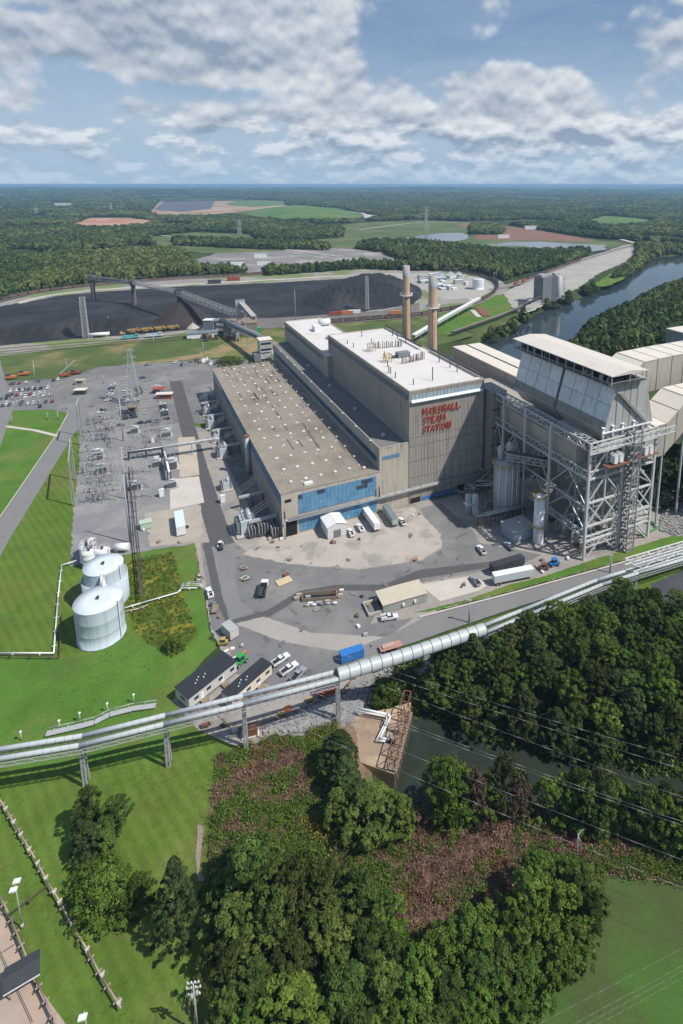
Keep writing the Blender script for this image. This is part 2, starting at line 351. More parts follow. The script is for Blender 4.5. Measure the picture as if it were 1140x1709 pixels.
# ------------------------------------------------------------ terrain
CHN = [(640, 1172), (700, 1182), (760, 1207), (830, 1240), (950, 1262), (1060, 1283), (1250, 1322), (1500, 1380), (1500, 1480), (1250, 1425), (1100, 1372), (1000, 1347), (900, 1342), (800, 1328), (720, 1332), (664, 1300)]
RIV = [(700, 620), (752, 600), (800, 577), (845, 563), (872, 545), (900, 525), (935, 512), (975, 498), (1012, 480), (1040, 470), (1068, 452), (1085, 436), (1110, 428), (1180, 424), (1300, 422), (1500, 440), (1400, 462), (1180, 466), (1138, 476), (1090, 496), (1062, 510), (1040, 526), (1000, 545), (968, 562), (950, 590), (900, 640), (820, 700), (760, 660)]
WZ = -7.0
def w2(poly, z=0.0): return np.array([[G(x, y, z).x, G(x, y, z).y] for x, y in poly])
CHW, RVW = w2(CHN, WZ), w2(RIV, WZ)
# hidden part of the river passes right of the precipitator
RVW = np.array([p for p in RVW])
def sdf(P, poly):           # signed distance, negative inside
    d = np.full(len(P), 1e18); ins = np.zeros(len(P), bool); n = len(poly)
    for i in range(n):
        a = poly[i]; b = poly[(i+1) % n]; e = b-a; w = P-a
        t = np.clip((w@e)/(e@e), 0, 1); q = w-t[:, None]*e; d = np.minimum(d, (q**2).sum(1))
        c = ((a[1] > P[:, 1]) != (b[1] > P[:, 1])) & (P[:, 0] < (b[0]-a[0])*(P[:, 1]-a[1])/(b[1]-a[1]+1e-12)+a[0])
        ins ^= c
    d = np.sqrt(d); return np.where(ins, -d, d)
def fracn(x, y, s, seed=0):     # cheap smooth pseudo noise
    r = np.random.RandomState(seed); o = 0; a = 1
    for k in range(4):
        th = r.rand()*6.28; ph = r.rand()*6.28; th2 = r.rand()*6.28; ph2 = r.rand()*6.28
        o = o+a*np.sin((x*math.cos(th)+y*math.sin(th))/s+ph)*np.sin((x*math.cos(th2)+y*math.sin(th2))/s*1.3+ph2); a *= .6; s *= .55
    return o
def terr(P):
    P = np.asarray(P, float).reshape(-1, 2)
    z = np.zeros(len(P))
    for poly, w in ((CHW, 16.0), (RVW, 20.0)):
        d = sdf(P, poly)+fracn(P[:, 0], P[:, 1], 9.0, 3)*.8
        t = np.clip(d/w, 0, 1); zz = np.where(d > 0, -7.6*(1-t*t*(3-2*t)), np.maximum(-10.5, -7.6+d*.5)); z = np.minimum(z, zz)
    D = np.hypot(P[:, 0], P[:, 1]); k = np.clip((D-5200)/6000, 0, 1)
    z = z+k*(25+45*fracn(P[:, 0], P[:, 1], 1500.0, 5))*np.where(D > 5200, 1, 0)
    return z
def tz(x, y): return float(terr([[x, y]])[0])
def axis_(lo, hi, step, far, g=1.13):
    a = list(np.arange(lo, hi+.1, step)); s = step; x = a[-1]
    while x < far: s = min(s*g, 900); x += s; a.append(x)
    s = step; x = a[0]
    while x > -far: s = min(s*g, 900); x -= s; a.insert(0, x)
    return np.array(a)
xs = axis_(-150, 330, 4.0, 34000, 1.07); ys = axis_(40, 900, 4.0, 36000, 1.07); ys = ys[ys > -3000]
XX, YY = np.meshgrid(xs, ys); PP = np.stack([XX.ravel(), YY.ravel()], 1); ZZ = terr(PP)
me = bpy.data.meshes.new('ground'); nx, ny = len(xs), len(ys)
ii = np.arange(nx*ny).reshape(ny, nx); Fq = np.stack([ii[:-1, :-1].ravel(), ii[:-1, 1:].ravel(), ii[1:, 1:].ravel(), ii[1:, :-1].ravel()], 1)
def np_mesh(name, V, Fq, mat, smooth=True):
    me = bpy.data.meshes.new(name); me.vertices.add(len(V)); me.vertices.foreach_set('co', np.asarray(V, np.float32).ravel())
    k = Fq.shape[1]; me.loops.add(Fq.size); me.loops.foreach_set('vertex_index', Fq.ravel().astype(np.int32))
    me.polygons.add(len(Fq)); me.polygons.foreach_set('loop_start', np.arange(0, Fq.size, k, dtype=np.int32)); me.polygons.foreach_set('loop_total', np.full(len(Fq), k, np.int32))
    me.update(calc_edges=True); me.materials.append(mat)
    if smooth: me.polygons.foreach_set('use_smooth', np.ones(len(Fq), bool))
    return me
o = obj('ground', np_mesh('ground', np.column_stack([PP, ZZ-.27]), Fq, forestf)); o['kind'] = 'structure'
wm = mwater('river_water', (.035, .05, .055), .06, .5, .12); wc = mwater('channel_water', (.028, .036, .026), .09, .8, .10)
mb = MB(); mb.face([(-40, 30, WZ), (400, 30, WZ), (400, 215, WZ), (-40, 215, WZ)]); o = mb.build('water', wc, kind='structure')
mb = MB(); mb.face([(-40, 216, WZ), (2600, 216, WZ), (2600, 2200, WZ), (-40, 2200, WZ)]); o = mb.build('river', wm, kind='structure')
layer = [0]
def patch(name, pts, mat, jit=0.0, step=None, kind='structure', z=None, drape=False, world=False, dz=0.0):
    layer[0] += 1; zz = (.004*layer[0]-.26 if z is None else z)+dz
    P = [Vector((x, y)) for x, y in pts] if world else [Vector(G(x, y).xy) for x, y in pts]
    if jit > 0:
        Q = []
        step = step or jit*3
        for a, b in zip(P, P[1:]+P[:1]):
            n = max(1, min(60, int((b-a).length/step)))
            for i in range(n):
                p = a.lerp(b, i/n); Q.append(p+Vector((rnd.uniform(-jit, jit), rnd.uniform(-jit, jit))))
        P = Q
    if drape:
        arr = np.array([[p.x, p.y] for p in P]); lo, hi = arr.min(0), arr.max(0); st = 3.0
        gx, gy = np.meshgrid(np.arange(lo[0], hi[0], st), np.arange(lo[1], hi[1], st)); gp = np.stack([gx.ravel(), gy.ravel()], 1)
        gp = gp[sdf(gp, arr) < -.8]
        vs = P+[Vector(p) for p in gp]; n = len(P)
        r = geometry.delaunay_2d_cdt(vs, [(i, (i+1) % n) for i in range(n)], [], 1, 1e-4)
        V = np.array([[v.x, v.y] for v in r[0]]); zt = terr(V)+zz
        me = bpy.data.meshes.new(name); me.from_pydata([(a[0], a[1], c) for a, c in zip(V, zt)], [], r[2])
        me.polygons.foreach_set('use_smooth', np.ones(len(me.polygons), bool))
        sgn = me.polygons[0].normal.z if len(me.polygons) else 1
    else:
        tris = geometry.tessellate_polygon([[Vector((p.x, p.y, 0)) for p in P]])
        me = bpy.data.meshes.new(name); me.from_pydata([(p.x, p.y, zz) for p in P], [], tris)
    me.materials.append(mat); me.update()
    if len(me.polygons) and me.polygons[0].normal.z < 0: me.flip_normals()
    o = obj(name, me); o['kind'] = kind; return o
def strip(name, pts, w, mat, z=None, world=False, kind='structure', taper=None):
    P = [Vector(p) for p in pts] if world else [Vector(G(x, y).xy) for x, y in pts]
    layer[0] += 1; zz = .004*layer[0]-.26 if z is None else z; L = []; Rr = []
    for i, p in enumerate(P):
        a = P[max(i-1, 0)]; b = P[min(i+1, len(P)-1)]; d = (b-a).normalized(); n = Vector((-d.y, d.x))*w/2
        L.append(p+n); Rr.append(p-n)
    mb = MB()
    for i in range(len(P)-1): mb.face([(Rr[i].x, Rr[i].y, zz), (Rr[i+1].x, Rr[i+1].y, zz), (L[i+1].x, L[i+1].y, zz), (L[i].x, L[i].y, zz)])
    return mb.build(name, mat, kind=kind)
def smooth_line(P, n=6):
    P = [Vector(p) for p in P]; Q = []
    for i in range(len(P)-1):
        p0 = P[max(i-1, 0)]; p1 = P[i]; p2 = P[i+1]; p3 = P[min(i+2, len(P)-1)]
        for k in range(n):
            t = k/n; Q.append(.5*((2*p1)+(p2-p0)*t+(2*p0-5*p1+4*p2-p3)*t*t+(3*p1-p0-3*p2+p3)*t**3))
    return Q+[P[-1]]
# ------------------------------------------------------------ ground cover (near site)
patch('lawn', [(-900, 600), (-60, 655), (330, 640), (345, 700), (330, 905), (350, 1060), (300, 1160), (345, 1225), (425, 1240), (380, 1290), (352, 1390), (345, 1500), (380, 1709), (460, 2100), (-1900, 2100)], grass)
patch('lawn', [(-60, 686), (92, 684), (114, 690), (94, 726), (0, 862), (-200, 1060), (-700, 1060), (-400, 760)], grassb)
patch('lawn', [(-400, 1100), (90, 1097), (100, 1100), (215, 1060), (330, 1040), (360, 1080), (288, 1165), (330, 1220), (250, 1260), (-500, 1330)], grassb, .8)
patch('lawn', [(208, 925), (260, 914), (322, 908), (345, 1030), (352, 1060), (300, 1100), (240, 1075), (215, 1010)], grassb, .4)
patch('weedy_slope', [(212, 935), (290, 920), (305, 990), (330, 1060), (285, 1095), (235, 1065), (208, 1010)], grassy, .6)
patch('berm', [(-500, 660), (-60, 640), (110, 632), (170, 612), (345, 602), (470, 600), (700, 585), (790, 560), (720, 520), (480, 545), (340, 556), (200, 571), (0, 594), (-500, 625)], grassd)
patch('dirt_bank', [(150, 618), (230, 604), (330, 590), (395, 565), (440, 560), (470, 575), (440, 590), (330, 598), (250, 606), (190, 617)], M('bank_soil', (.27, .20, .10), .95, 0, .2, .05, c2=(.14, .16, .05), c2s=.06), .8)
patch('car_park', [(-300, 655), (-60, 642), (0, 637), (110, 631), (165, 612), (250, 606), (345, 600), (415, 598), (400, 700), (365, 705), (300, 706), (230, 715), (158, 722), (128, 716), (112, 688), (86, 683), (0, 685), (-300, 700)], asph)
patch('switchyard_gravel', [(133, 724), (200, 717), (300, 706), (345, 715), (375, 905), (330, 905), (205, 925), (118, 945), (122, 850), (132, 780)], gravel, .5)
patch('transformer_yard', [(345, 690), (385, 690), (490, 905), (400, 905), (375, 890)], M('transformer_yard_shade_tone', (.15, .145, .14), .95, 0, .2, .2, c2=(.22, .2, .18), c2s=.1), .3)  # asphalt gravel, colour darkened to stand in for the hall's wide shadow
patch('plant_yard', [(300, 720), (350, 720), (440, 890), (640, 845), (810, 795), (1000, 800), (1140, 820), (1400, 850), (1400, 870), (1140, 905), (1000, 945), (730, 1018), (640, 1090), (600, 1115), (575, 1150), (520, 1180), (430, 1240), (385, 1242), (330, 1215), (286, 1168), (372, 1090), (352, 1050), (325, 905), (312, 800)], yardm, .3)
patch('asphalt_apron', [(335, 905), (385, 900), (420, 925), (520, 945), (600, 950), (700, 935), (738, 915), (720, 880), (700, 848), (735, 838), (790, 885), (800, 905), (905, 925), (860, 945), (735, 965), (640, 985), (620, 1040), (690, 1030), (640, 1070), (600, 1100), (560, 1122), (470, 1150), (392, 1122), (382, 1080), (352, 1048)], asph, .25)
patch('dark_road', [(283, 636), (303, 634), (345, 775), (385, 893), (392, 905), (352, 912), (318, 790)], asphd, .1)
patch('dark_road', [(338, 905), (352, 905), (372, 1000), (383, 1035), (445, 1018), (500, 985), (560, 975), (640, 975), (700, 950), (830, 935), (860, 940), (700, 965), (640, 985), (560, 985), (500, 998), (450, 1028), (380, 1042), (358, 1000)], asphd, .12)
patch('concrete_apron', [(362, 922), (398, 925), (390, 960), (400, 1000), (422, 1020), (385, 1033), (370, 990)], asphr, .2)
patch('concrete_apron', [(392, 1040), (440, 1028), (520, 1055), (640, 1062), (650, 1080), (560, 1085), (470, 1070)], M('worn_concrete', (.33, .30, .275), .9, 0, .09, .08, fine=.04), .15)
patch('bare_yard', [(405, 925), (440, 893), (600, 862), (690, 845), (735, 890), (738, 912), (700, 935), (600, 948), (480, 940)], M('bare_yard_soil', (.40, .355, .315), .95, 0, .13, .1, c2=(.29, .27, .245), c2s=.09, c2lo=.52, c2hi=.62, fine=.07, fs=1.2, bump=.2), .4)
patch('concrete_pad', [(283, 800), (332, 794), (341, 838), (284, 850)], pale)
patch('concrete_pad', [(297, 730), (325, 728), (333, 792), (300, 796)], M('sandy_pad', (.44, .385, .31), .95, 0, .12, .12), .2)
patch('concrete_pad', [(240, 856), (335, 842), (338, 890), (330, 903), (250, 912)], M('sandy_yard', (.36, .32, .27), .95, 0, .16, .12), .3)
patch('road', [(-300, 760), (-60, 690), (0, 600), (22, 682), (0, 745), (-120, 900), (-300, 1060)][2:5]+[(-60, 820), (-40, 690)], asphr)
patch('road', [(113, 690), (163, 680), (123, 724), (14, 902), (-60, 1040), (-130, 1040), (-10, 880), (96, 724)], asphr)
strip('kerb', [(114, 689), (96, 723), (-10, 878), (-130, 1040)], .5, pale, z=.14)
strip('footpath', [(11, 711), (60, 718), (96, 727)], 2.2, pale)
patch('perimeter_road', [(590, 1082), (660, 1055), (720, 1023), (850, 990), (1000, 949), (1140, 908), (1500, 800), (1500, 850), (1140, 937), (1000, 970), (870, 1010), (760, 1047), (700, 1068), (640, 1088), (600, 1100)], asphr, .1)
patch('verge', [(690, 1022), (780, 1000), (850, 975), (905, 962), (1000, 930), (1140, 888), (1500, 790), (1500, 796), (1140, 904), (1000, 945), (850, 986), (720, 1019)], grassb, .2)
patch('verge', [(655, 1086), (700, 1072), (760, 1052), (870, 1015), (1000, 975), (1140, 942), (1500, 855), (1500, 890), (1140, 975), (1000, 1000), (870, 1040), (700, 1090)], grass, .3)
strip('kerb', [(700, 1030), (850, 991), (1000, 950), (1140, 909), (1500, 802)], .7, pale, z=.14)
patch('bare_slope', [(1085, 975), (1140, 950), (1250, 925), (1250, 990), (1140, 1010), (1098, 1010)], M('black_liner', (.06, .065, .075), .6, 0, .2, .1), .3)
patch('riprap_bank', [(1108, 830), (1250, 800), (1250, 870), (1130, 895), (1100, 885)], gravel, .4)
patch('concrete_pad', [(700, 975), (790, 960), (815, 975), (800, 985), (735, 1003)], pale)
patch('lawn', [(1000, 1455), (1140, 1480), (1500, 1540), (1800, 2300), (740, 2300), (830, 1680), (900, 1640), (985, 1580), (1005, 1500)], M('shaded_lawn', (.062, .122, .026), .95, 0, .14, .06, c2=(.07, .095, .033), c2s=.05, fine=.12, fs=1.5, bump=.4, bscale=4, spec=.1), .5)  # shade is put into this grass colour, darker than the other lawns
patch('brush_ground', [(362, 1262), (430, 1240), (500, 1232), (560, 1200), (620, 1195), (620, 1300), (700, 1345), (780, 1342), (900, 1355), (1000, 1368), (1140, 1410), (1500, 1500), (1500, 1545), (1140, 1480), (1000, 1458), (1005, 1500), (985, 1580), (900, 1640), (830, 1680), (740, 2300), (460, 2100), (380, 1709), (345, 1500), (352, 1390)], brushm, .8, drape=True, dz=.12)
patch('foot_track', [(330, 1375), (340, 1378), (333, 1450), (345, 1470), (330, 1470), (326, 1430)], M('worn_track', (.25, .21, .16), .95, 0, .2, .5), .12)
patch('riprap_ground', [(600, 1112), (720, 1078), (730, 1090), (660, 1150), (640, 1185), (600, 1195), (560, 1215), (500, 1228), (440, 1225), (470, 1190), (560, 1150)], M('riprap_base', (.22, .21, .20), .95, 0, .2, .8), .5, drape=True, dz=.10)
patch('concrete_ramp', [(-120, 1430), (0, 1510), (60, 1640), (110, 1709), (200, 1900), (-400, 1900), (-300, 1500)], M('ramp_slab', (.40, .295, .225), .9, 0, .12, .2, c2=(.36, .30, .25), c2s=.15), .05)
# parking bay stripes
mb = MB()
for (x0, y0, x1, y1, n) in ((250, 660, 272, 618, 14), (214, 700, 208, 632, 14), (188, 690, 205, 625, 14), (232, 690, 232, 640, 10), (10, 678, 80, 652, 12)):
    for i in range(n):
        p = G(x0+(x1-x0)*i/n, y0+(y1-y0)*i/n); d = EB if x0 > 100 else EA
        q = p.xy+d*5; s_ = Vector((-d.y, d.x))*.12
        mb.face([(p.x-s_.x, p.y-s_.y, .03), (p.x+s_.x, p.y+s_.y, .03), (q.x+s_.x, q.y+s_.y, .03), (q.x-s_.x, q.y-s_.y, .03)][::-1])
mb.build('bay_marking', white, kind='structure')
# ------------------------------------------------------------ middle distance ground
patch('rail_ground', [(-500, 640), (0, 594), (200, 571), (340, 556), (480, 545), (720, 520), (830, 500), (850, 480), (820, 455), (650, 440), (400, 456), (200, 470), (60, 490), (-60, 520), (-500, 570)], M('yard_ballast', (.27, .25, .22), .95, 0, .18, .03, c2=(.16, .20, .08), c2s=.012, c2lo=.48, c2hi=.56))
patch('coal_yard', [(-500, 640), (0, 577), (120, 566), (260, 556), (345, 548), (400, 546), (470, 536), (560, 527), (690, 508), (705, 492), (700, 474), (640, 468), (570, 465), (450, 472), (300, 478), (165, 487), (95, 494), (50, 503), (0, 520), (-200, 560)], coal, 1.5)
patch('coal_apron', [(330, 553), (360, 535), (500, 528), (640, 518), (700, 505), (700, 520), (480, 545), (350, 556)], M('coal_dust_ground', (.15, .14, .13), .95, 0, .2, .05), .8)
strip('haul_road', smooth_line([G(*p).xy for p in ((-60, 540), (0, 517), (50, 500), (95, 491), (170, 483), (300, 475), (450, 467), (570, 460), (650, 457), (690, 462), (740, 478), (790, 500), (825, 505))]), 7, pale, world=True)
patch('grass_slope', [(735, 520), (790, 508), (830, 492), (845, 492), (862, 518), (840, 532), (790, 548), (745, 558), (715, 552)], grassb, 1)
patch('grass_slope', [(700, 548), (740, 530), (780, 520), (770, 545), (730, 560)], grassb, 1)
patch('plant_ground', [(655, 460), (700, 455), (800, 462), (828, 480), (800, 497), (740, 500), (700, 480)], graveltan, 1)
patch('ash_basin', [(838, 488), (862, 478), (900, 462), (960, 440), (1010, 420), (1040, 408), (1062, 408), (1058, 424), (1042, 438), (1000, 456), (968, 478), (930, 500), (880, 522), (862, 520)], graveltan, 2)
patch('grass_bank', [(985, 478), (1010, 462), (1045, 440), (1062, 432), (1062, 446), (1040, 466), (1012, 478)], grassb, 2)
patch('clearing', [(1020, 585), (1060, 590), (1140, 582), (1300, 590), (1300, 640), (1140, 632), (1090, 640), (1075, 600)], M('clearing_gravel', (.30, .29, .27), .95, 0, .2, .05), 1)
patch('clearing', [(1060, 583), (1140, 574), (1250, 574), (1250, 586), (1140, 586), (1070, 592)], grassd, 1)
# far fields
FZ = .5
def ff(name, pts, mat, jit=6, z=None):
    global FZ
    FZ += .06; return patch(name, pts, mat, jit, z=FZ if z is None else z)
ff('field', [(250, 395), (330, 388), (420, 392), (520, 384), (600, 372), (700, 368), (800, 372), (785, 388), (700, 398), (600, 410), (560, 427), (430, 432), (300, 418), (252, 405)], field)
ff('industrial_ground', [(320, 436), (360, 424), (420, 421), (560, 414), (650, 421), (720, 440), (690, 450), (600, 448), (440, 457), (330, 452)], indus)
ff('clearing', [(640, 418), (720, 430), (800, 440), (760, 452), (680, 442)], indus)
ff('dirt_field', [(108, 378), (150, 364), (215, 364), (270, 370), (240, 378), (160, 381)], dirt_r)
ff('landfill', [(245, 352), (270, 332), (360, 331), (480, 338), (480, 345), (400, 354), (300, 362), (255, 358)], M('landfill_soil', (.38, .29, .19), .95, 0, .15, .003, c2=(.30, .17, .10), c2s=.004))
ff('landfill', [(258, 350), (275, 334), (360, 333), (352, 349), (300, 354)], M('landfill_liner', (.10, .105, .12), .9, 0, .1, .01))
ff('landfill', [(375, 342), (400, 333), (470, 334), (480, 342), (420, 346)], fieldb)
ff('dirt_field', [(270, 327), (310, 325), (330, 327), (290, 329)], dirt_r)
ff('field', [(690, 388), (760, 377), (860, 378), (960, 398), (1050, 408), (1000, 420), (900, 425), (820, 415), (700, 408)], field)
ff('dirt_field', [(760, 376), (780, 372), (830, 376), (890, 384), (1000, 402), (960, 404), (880, 402), (790, 400), (800, 385)], M('red_brown_field', (.20, .105, .065), .95, 0, .2, .01))
ff('field', [(978, 366), (1010, 360), (1060, 364), (1100, 370), (1060, 377), (1000, 378)], fieldb)
ff('field', [(600, 350), (620, 352), (640, 362), (610, 365)], pale)
pond = mwater('pond_water', (.10, .12, .12), .1, .05, .02)
ff('pond', [(640, 402), (690, 396), (730, 390), (770, 389), (788, 394), (770, 402), (720, 407), (670, 406)], pond)
ff('pond', [(812, 410), (850, 405), (905, 404), (960, 408), (1012, 410), (1010, 418), (970, 422), (930, 419), (880, 412)], pond)
ff('lake', [(840, 326), (880, 328), (940, 331), (935, 334), (870, 330)], pond)
for pts, w in (([(255, 392), (330, 400), (420, 410), (560, 428)], 8), ([(560, 352), (600, 356), (622, 362), (640, 366)], 14), ([(600, 384), (700, 372), (760, 372), (830, 374)], 10), ([(930, 384), (1000, 392), (1058, 406)], 14)):
    FZ += .05; strip('track', smooth_line([G(*p).xy for p in pts]), w, pale, z=FZ, world=True)
# heaped ground: height grows inwards from an outline
def mound(name, pts, hmax, slope, mat, st=4.0, rough=.4, ridges=0.0, kind='structure', world=False, top=None):
    arr = np.array(pts, float) if world else w2(pts); lo, hi = arr.min(0)-st, arr.max(0)+st
    xs = np.arange(lo[0], hi[0]+st, st); ys = np.arange(lo[1], hi[1]+st, st); X, Y = np.meshgrid(xs, ys); P = np.stack([X.ravel(), Y.ravel()], 1)
    d = -sdf(P, arr); h = np.clip(d*slope, -1, None)
    cap = hmax if top is None else top(P)
    h = np.minimum(h, cap)*1.0
    h = h+np.where(d > 0, rough*fracn(P[:, 0], P[:, 1], 7, 11)+ridges*np.abs(np.sin(P[:, 0]*.35+.8*np.sin(P[:, 1]*.2)))*np.clip(1-np.abs(h/hmax-.55)*2, 0, 1), 0)
    h = np.where(d > 0, np.maximum(h, .4), -.6)
    nx, ny = len(xs), len(ys); ii = np.arange(nx*ny).reshape(ny, nx); Fq = np.stack([ii[:-1, :-1].ravel(), ii[:-1, 1:].ravel(), ii[1:, 1:].ravel(), ii[1:, :-1].ravel()], 1)
    keep = (d[Fq] > -st*1.5).all(1); o = obj(name, np_mesh(name, np.column_stack([P, h]), Fq[keep], mat)); o['kind'] = kind; return o
mound('coal_pile', [(-500, 630), (0, 572), (120, 561), (230, 548), (245, 534), (215, 524), (120, 515), (40, 516), (-60, 530)], 9.5, .62, coal, 2.2, .6, 4.6)
mound('coal_pile', [(505, 492), (560, 474), (620, 469), (680, 470), (700, 480), (702, 498), (670, 506), (600, 514), (540, 518), (505, 508)], 22, .36, coal, 2.6, .8, 3.6)
mound('coal_pile', [(250, 512), (300, 488), (420, 480), (560, 475), (520, 490), (420, 505), (330, 512)], 2.6, .08, coal, 6, .5, .4)
pc = G(302, 536); conept = [(pc.x+31*math.cos(a/12*6.283), pc.y+6+31*math.sin(a/12*6.283)) for a in range(12)]
mound('fresh_coal_cone', conept, 23, .74, coalb, 2.2, .35, .5, world=True)
for i, pts in enumerate(([(395, 360), (430, 349), (480, 345), (560, 348), (612, 361), (560, 368), (480, 367), (430, 366)],)):
    mound('landfill_hill', pts, 22, .12, fieldb, 22, .8)
# ------------------------------------------------------------ railways and train
def track(name, P, z=.45):
    mb = MB(); P = [Vector(p) for p in P]
    for i in range(len(P)-1):
        d = (P[i+1]-P[i]).normalized(); n = Vector((-d.y, d.x))
        for s_ in (-.75, .75): mb.beam((P[i].x+n.x*s_, P[i].y+n.y*s_, z), (P[i+1].x+n.x*s_, P[i+1].y+n.y*s_, z), .25, .2)
    return mb.build(name, railm, kind='structure')
LOOP = [(-160, 545), (-60, 522), (0, 503), (40, 493), (100, 484), (170, 476), (300, 466), (400, 461), (480, 455), (570, 450), (650, 447), (740, 452), (795, 460), (824, 470), (830, 482), (815, 497), (780, 512), (730, 522), (690, 529), (600, 536), (520, 543), (470, 547)]
LW = smooth_line([G(*p).xy for p in LOOP], 8)
strip('railway_bed', LW, 6.5, rail_bed, world=True, z=.40); track('railway_track', LW, .5)
YT = [[(-300, 617), (0, 583), (200, 567), (340, 556), (440, 550)], [(-300, 623), (0, 588), (200, 571), (340, 560), (430, 556)], [(-300, 628), (0, 592), (200, 575), (320, 566)]]
for k, t in enumerate(YT): P = smooth_line([G(*p).xy for p in t], 4); track('railway_track', P, .5)
CW = smooth_line([G(*p).xy for p in ((820, 484), (860, 474), (910, 456), (960, 438), (1010, 422), (1056, 409))], 5)
strip('railway_bed', CW, 14, rail_bed, world=True, z=.44); track('railway_track', CW, .55); track('railway_track', [p+Vector((3.5, -2.5)) for p in CW], .55)
def railcar_mesh(col):
    mb = MB(); L_, w_, h0, h1 = 7.0, 1.55, 1.2, 3.9
    mb.hexa([(-L_+.8, -w_, h0), (L_-.8, -w_, h0), (L_-.8, w_, h0), (-L_+.8, w_, h0)], [(-L_, -w_, h1), (L_, -w_, h1), (L_, w_, h1), (-L_, w_, h1)], 0)
    mb.box(-L_+.2, L_-.2, -w_+.15, w_-.15, h1+.004, h1+.25, 1)
    for i in range(-5, 6, 2):
        for s_ in (-1, 1): mb.box(i-.08, i+.08, s_*w_-.06, s_*w_+.06, h0, h1, 0)
    mb.box(-L_-.2, L_+.2, -.5, .5, .9, 1.25, 2)
    for x in (-5.6, -3.8, 3.8, 5.6):
        for s_ in (-.8, .8): mb.tube((x, s_-.07, .95), (x, s_+.07, .95), .45, n=8, mi=2)
    return mb.mesh('railcar', [carm, coal, tire])
rcm = railcar_mesh(0)
def run_cars(P, d0, n, step, label, group, mesh=None, name='railcar', cat='railcar', z=.55, skip=()):
    P = [Vector(p) for p in P]; acc = 0; t = d0; k = 0; out = []
    for a, b in zip(P, P[1:]):
        L_ = (b-a).length
        while acc+L_ >= t and k < n:
            q = a.lerp(b, (t-acc)/L_); d = b-a
            if k not in skip:
                o = obj(name, mesh or rcm); tagm(o, label, cat, (q.x, q.y, z), math.atan2(d.y, d.x), group); out.append(o)
            t += step; k += 1
        acc += L_
    return out
tot = sum((b-a).length for a, b in zip(LW, LW[1:]))
run_cars(LW, 10, int((tot-20)/14.8), 14.8, 'loaded brown coal railcar in the long train curving round the coal yard', 'railcars on the loop track round the coal yard')
def loco(name, label, p, rz, m1, L_=8):
    t = thing(name, label, 'locomotive', p, rz)
    MB().box(-L_, L_, -1.5, 1.5, 1.1, 1.6).box(-L_+1, L_-4, -1.0, 1.0, 1.604, 3.4).box(L_-3.9, L_-1, -1.5, 1.5, 1.604, 4.2).build('body', m1, t)
    MB().box(L_-3.5, L_-1.4, -1.52, 1.52, 2.9, 3.7).build('cab_window', glassd, t)
    for x in (-L_+2, -L_+4, L_-4, L_-2):
        for s_ in (-.8, .8): MB().tube((x, s_-.1, .95), (x, s_+.1, .95), .5, n=8).build('wheel', tire, t)
    return t
ang = lambda a, b: math.atan2((G(*b)-G(*a)).y, (G(*b)-G(*a)).x)
rz0 = ang((200, 567), (340, 556))
loco('locomotive', 'green and white locomotive on the sidings below the coal yard', G(218, 565, .5), rz0, teal)
loco('locomotive', 'pale blue switcher on the sidings right of the green locomotive', G(257, 562, .5), rz0, M('pale_blue_paint', (.45, .52, .58), .5))
r_ = ang((860, 474), (910, 456))
for k, (x, y, l) in enumerate(((862, 474, 'leading red locomotive of the train parked on the causeway'), (875, 469.5, 'second red locomotive of the train parked on the causeway'))):
    loco('locomotive', l, G(x, y, .6), r_, redm)
run_cars(CW[7:], 10, 18, 15.2, 'brown railcar in the straight train on the gravel causeway', 'railcars on the causeway')
t = thing('tank_car', 'long white cylindrical tank lying beside the lattice mast at the coal yard', 'tank', G(166, 562), rz0)
MB().tube((-9, 0, 2.6), (9, 0, 2.6), 1.7, n=16).build('barrel', white, t); MB().box(-7, -6, -1.2, 1.2, 0, 1.2).box(6, 7, -1.2, 1.2, 0, 1.2).build('saddle', concrete, t)
P = [Vector(WUV(u, 0).xy) for u in (0,)]
SID = smooth_line([G(*p).xy for p in ((470, 547), (520, 543), (600, 536), (700, 524), (745, 515))], 4)
# ------------------------------------------------------------ the power station
ST_ = thing('power_station', 'large tan steel clad power station with red lettering on its end wall', 'power station', (OO.x, OO.y, 0), SROT)
UA0, UA1, VA1, ZA = -59.0, -14.7, 187.0, 19.4
ZM, ZB, UB, VB = 29.5, 54.2, 39.6, 112.0
# walls as closed volumes, roofs 3 cm proud inside a parapet
MB().box(UA0, UA1, 0, VA1, -1, ZA).build('turbine_hall_wall', sidew, ST_)
MB().box(UA1+.003, -.003, 0.35, 196, -1, ZM).build('bunker_bay_wall', sidew, ST_)
MB().box(0, UB, .0, VB, -1, ZB).build('boiler_house_wall', siding, ST_)
def roofslab(name, u0, u1, v0, v1, z, mat, pw=.45, ph=.7, pm=None):
    MB().box(u0+pw, u1-pw, v0+pw, v1-pw, z, z+.06).build(name, mat, ST_)
    mb = MB(); mb.box(u0-.05, u1+.05, v0-.05, v0+pw, z-.2, z+ph).box(u0-.05, u1+.05, v1-pw, v1+.05, z-.2, z+ph).box(u0-.05, u0+pw, v0+pw+.002, v1-pw-.002, z-.2, z+ph).box(u1-pw, u1+.05, v0+pw+.002, v1-pw-.002, z-.2, z+ph)
    mb.build('parapet', pm or cream, ST_)
roofslab('boiler_house_roof', 0, UB, 0, VB, ZB, roofw, ph=.5)
roofslab('bunker_bay_roof', UA1, 0, .35, 196, ZM, roofd, pm=sidew, ph=.9)
MB().box(UA0-.3, UA1-.05, -.3, VA1+.3, ZA+.003, ZA+.35).build('turbine_hall_roof', rooft, ST_)
mb = MB()
for i in range(47): mb.box(UA0+.6+i*.93, UA0+.72+i*.93, 0, VA1, ZA+.35, ZA+.50)
mb.build('roof_seam', rooft, ST_, kind='stuff')
mb = MB()
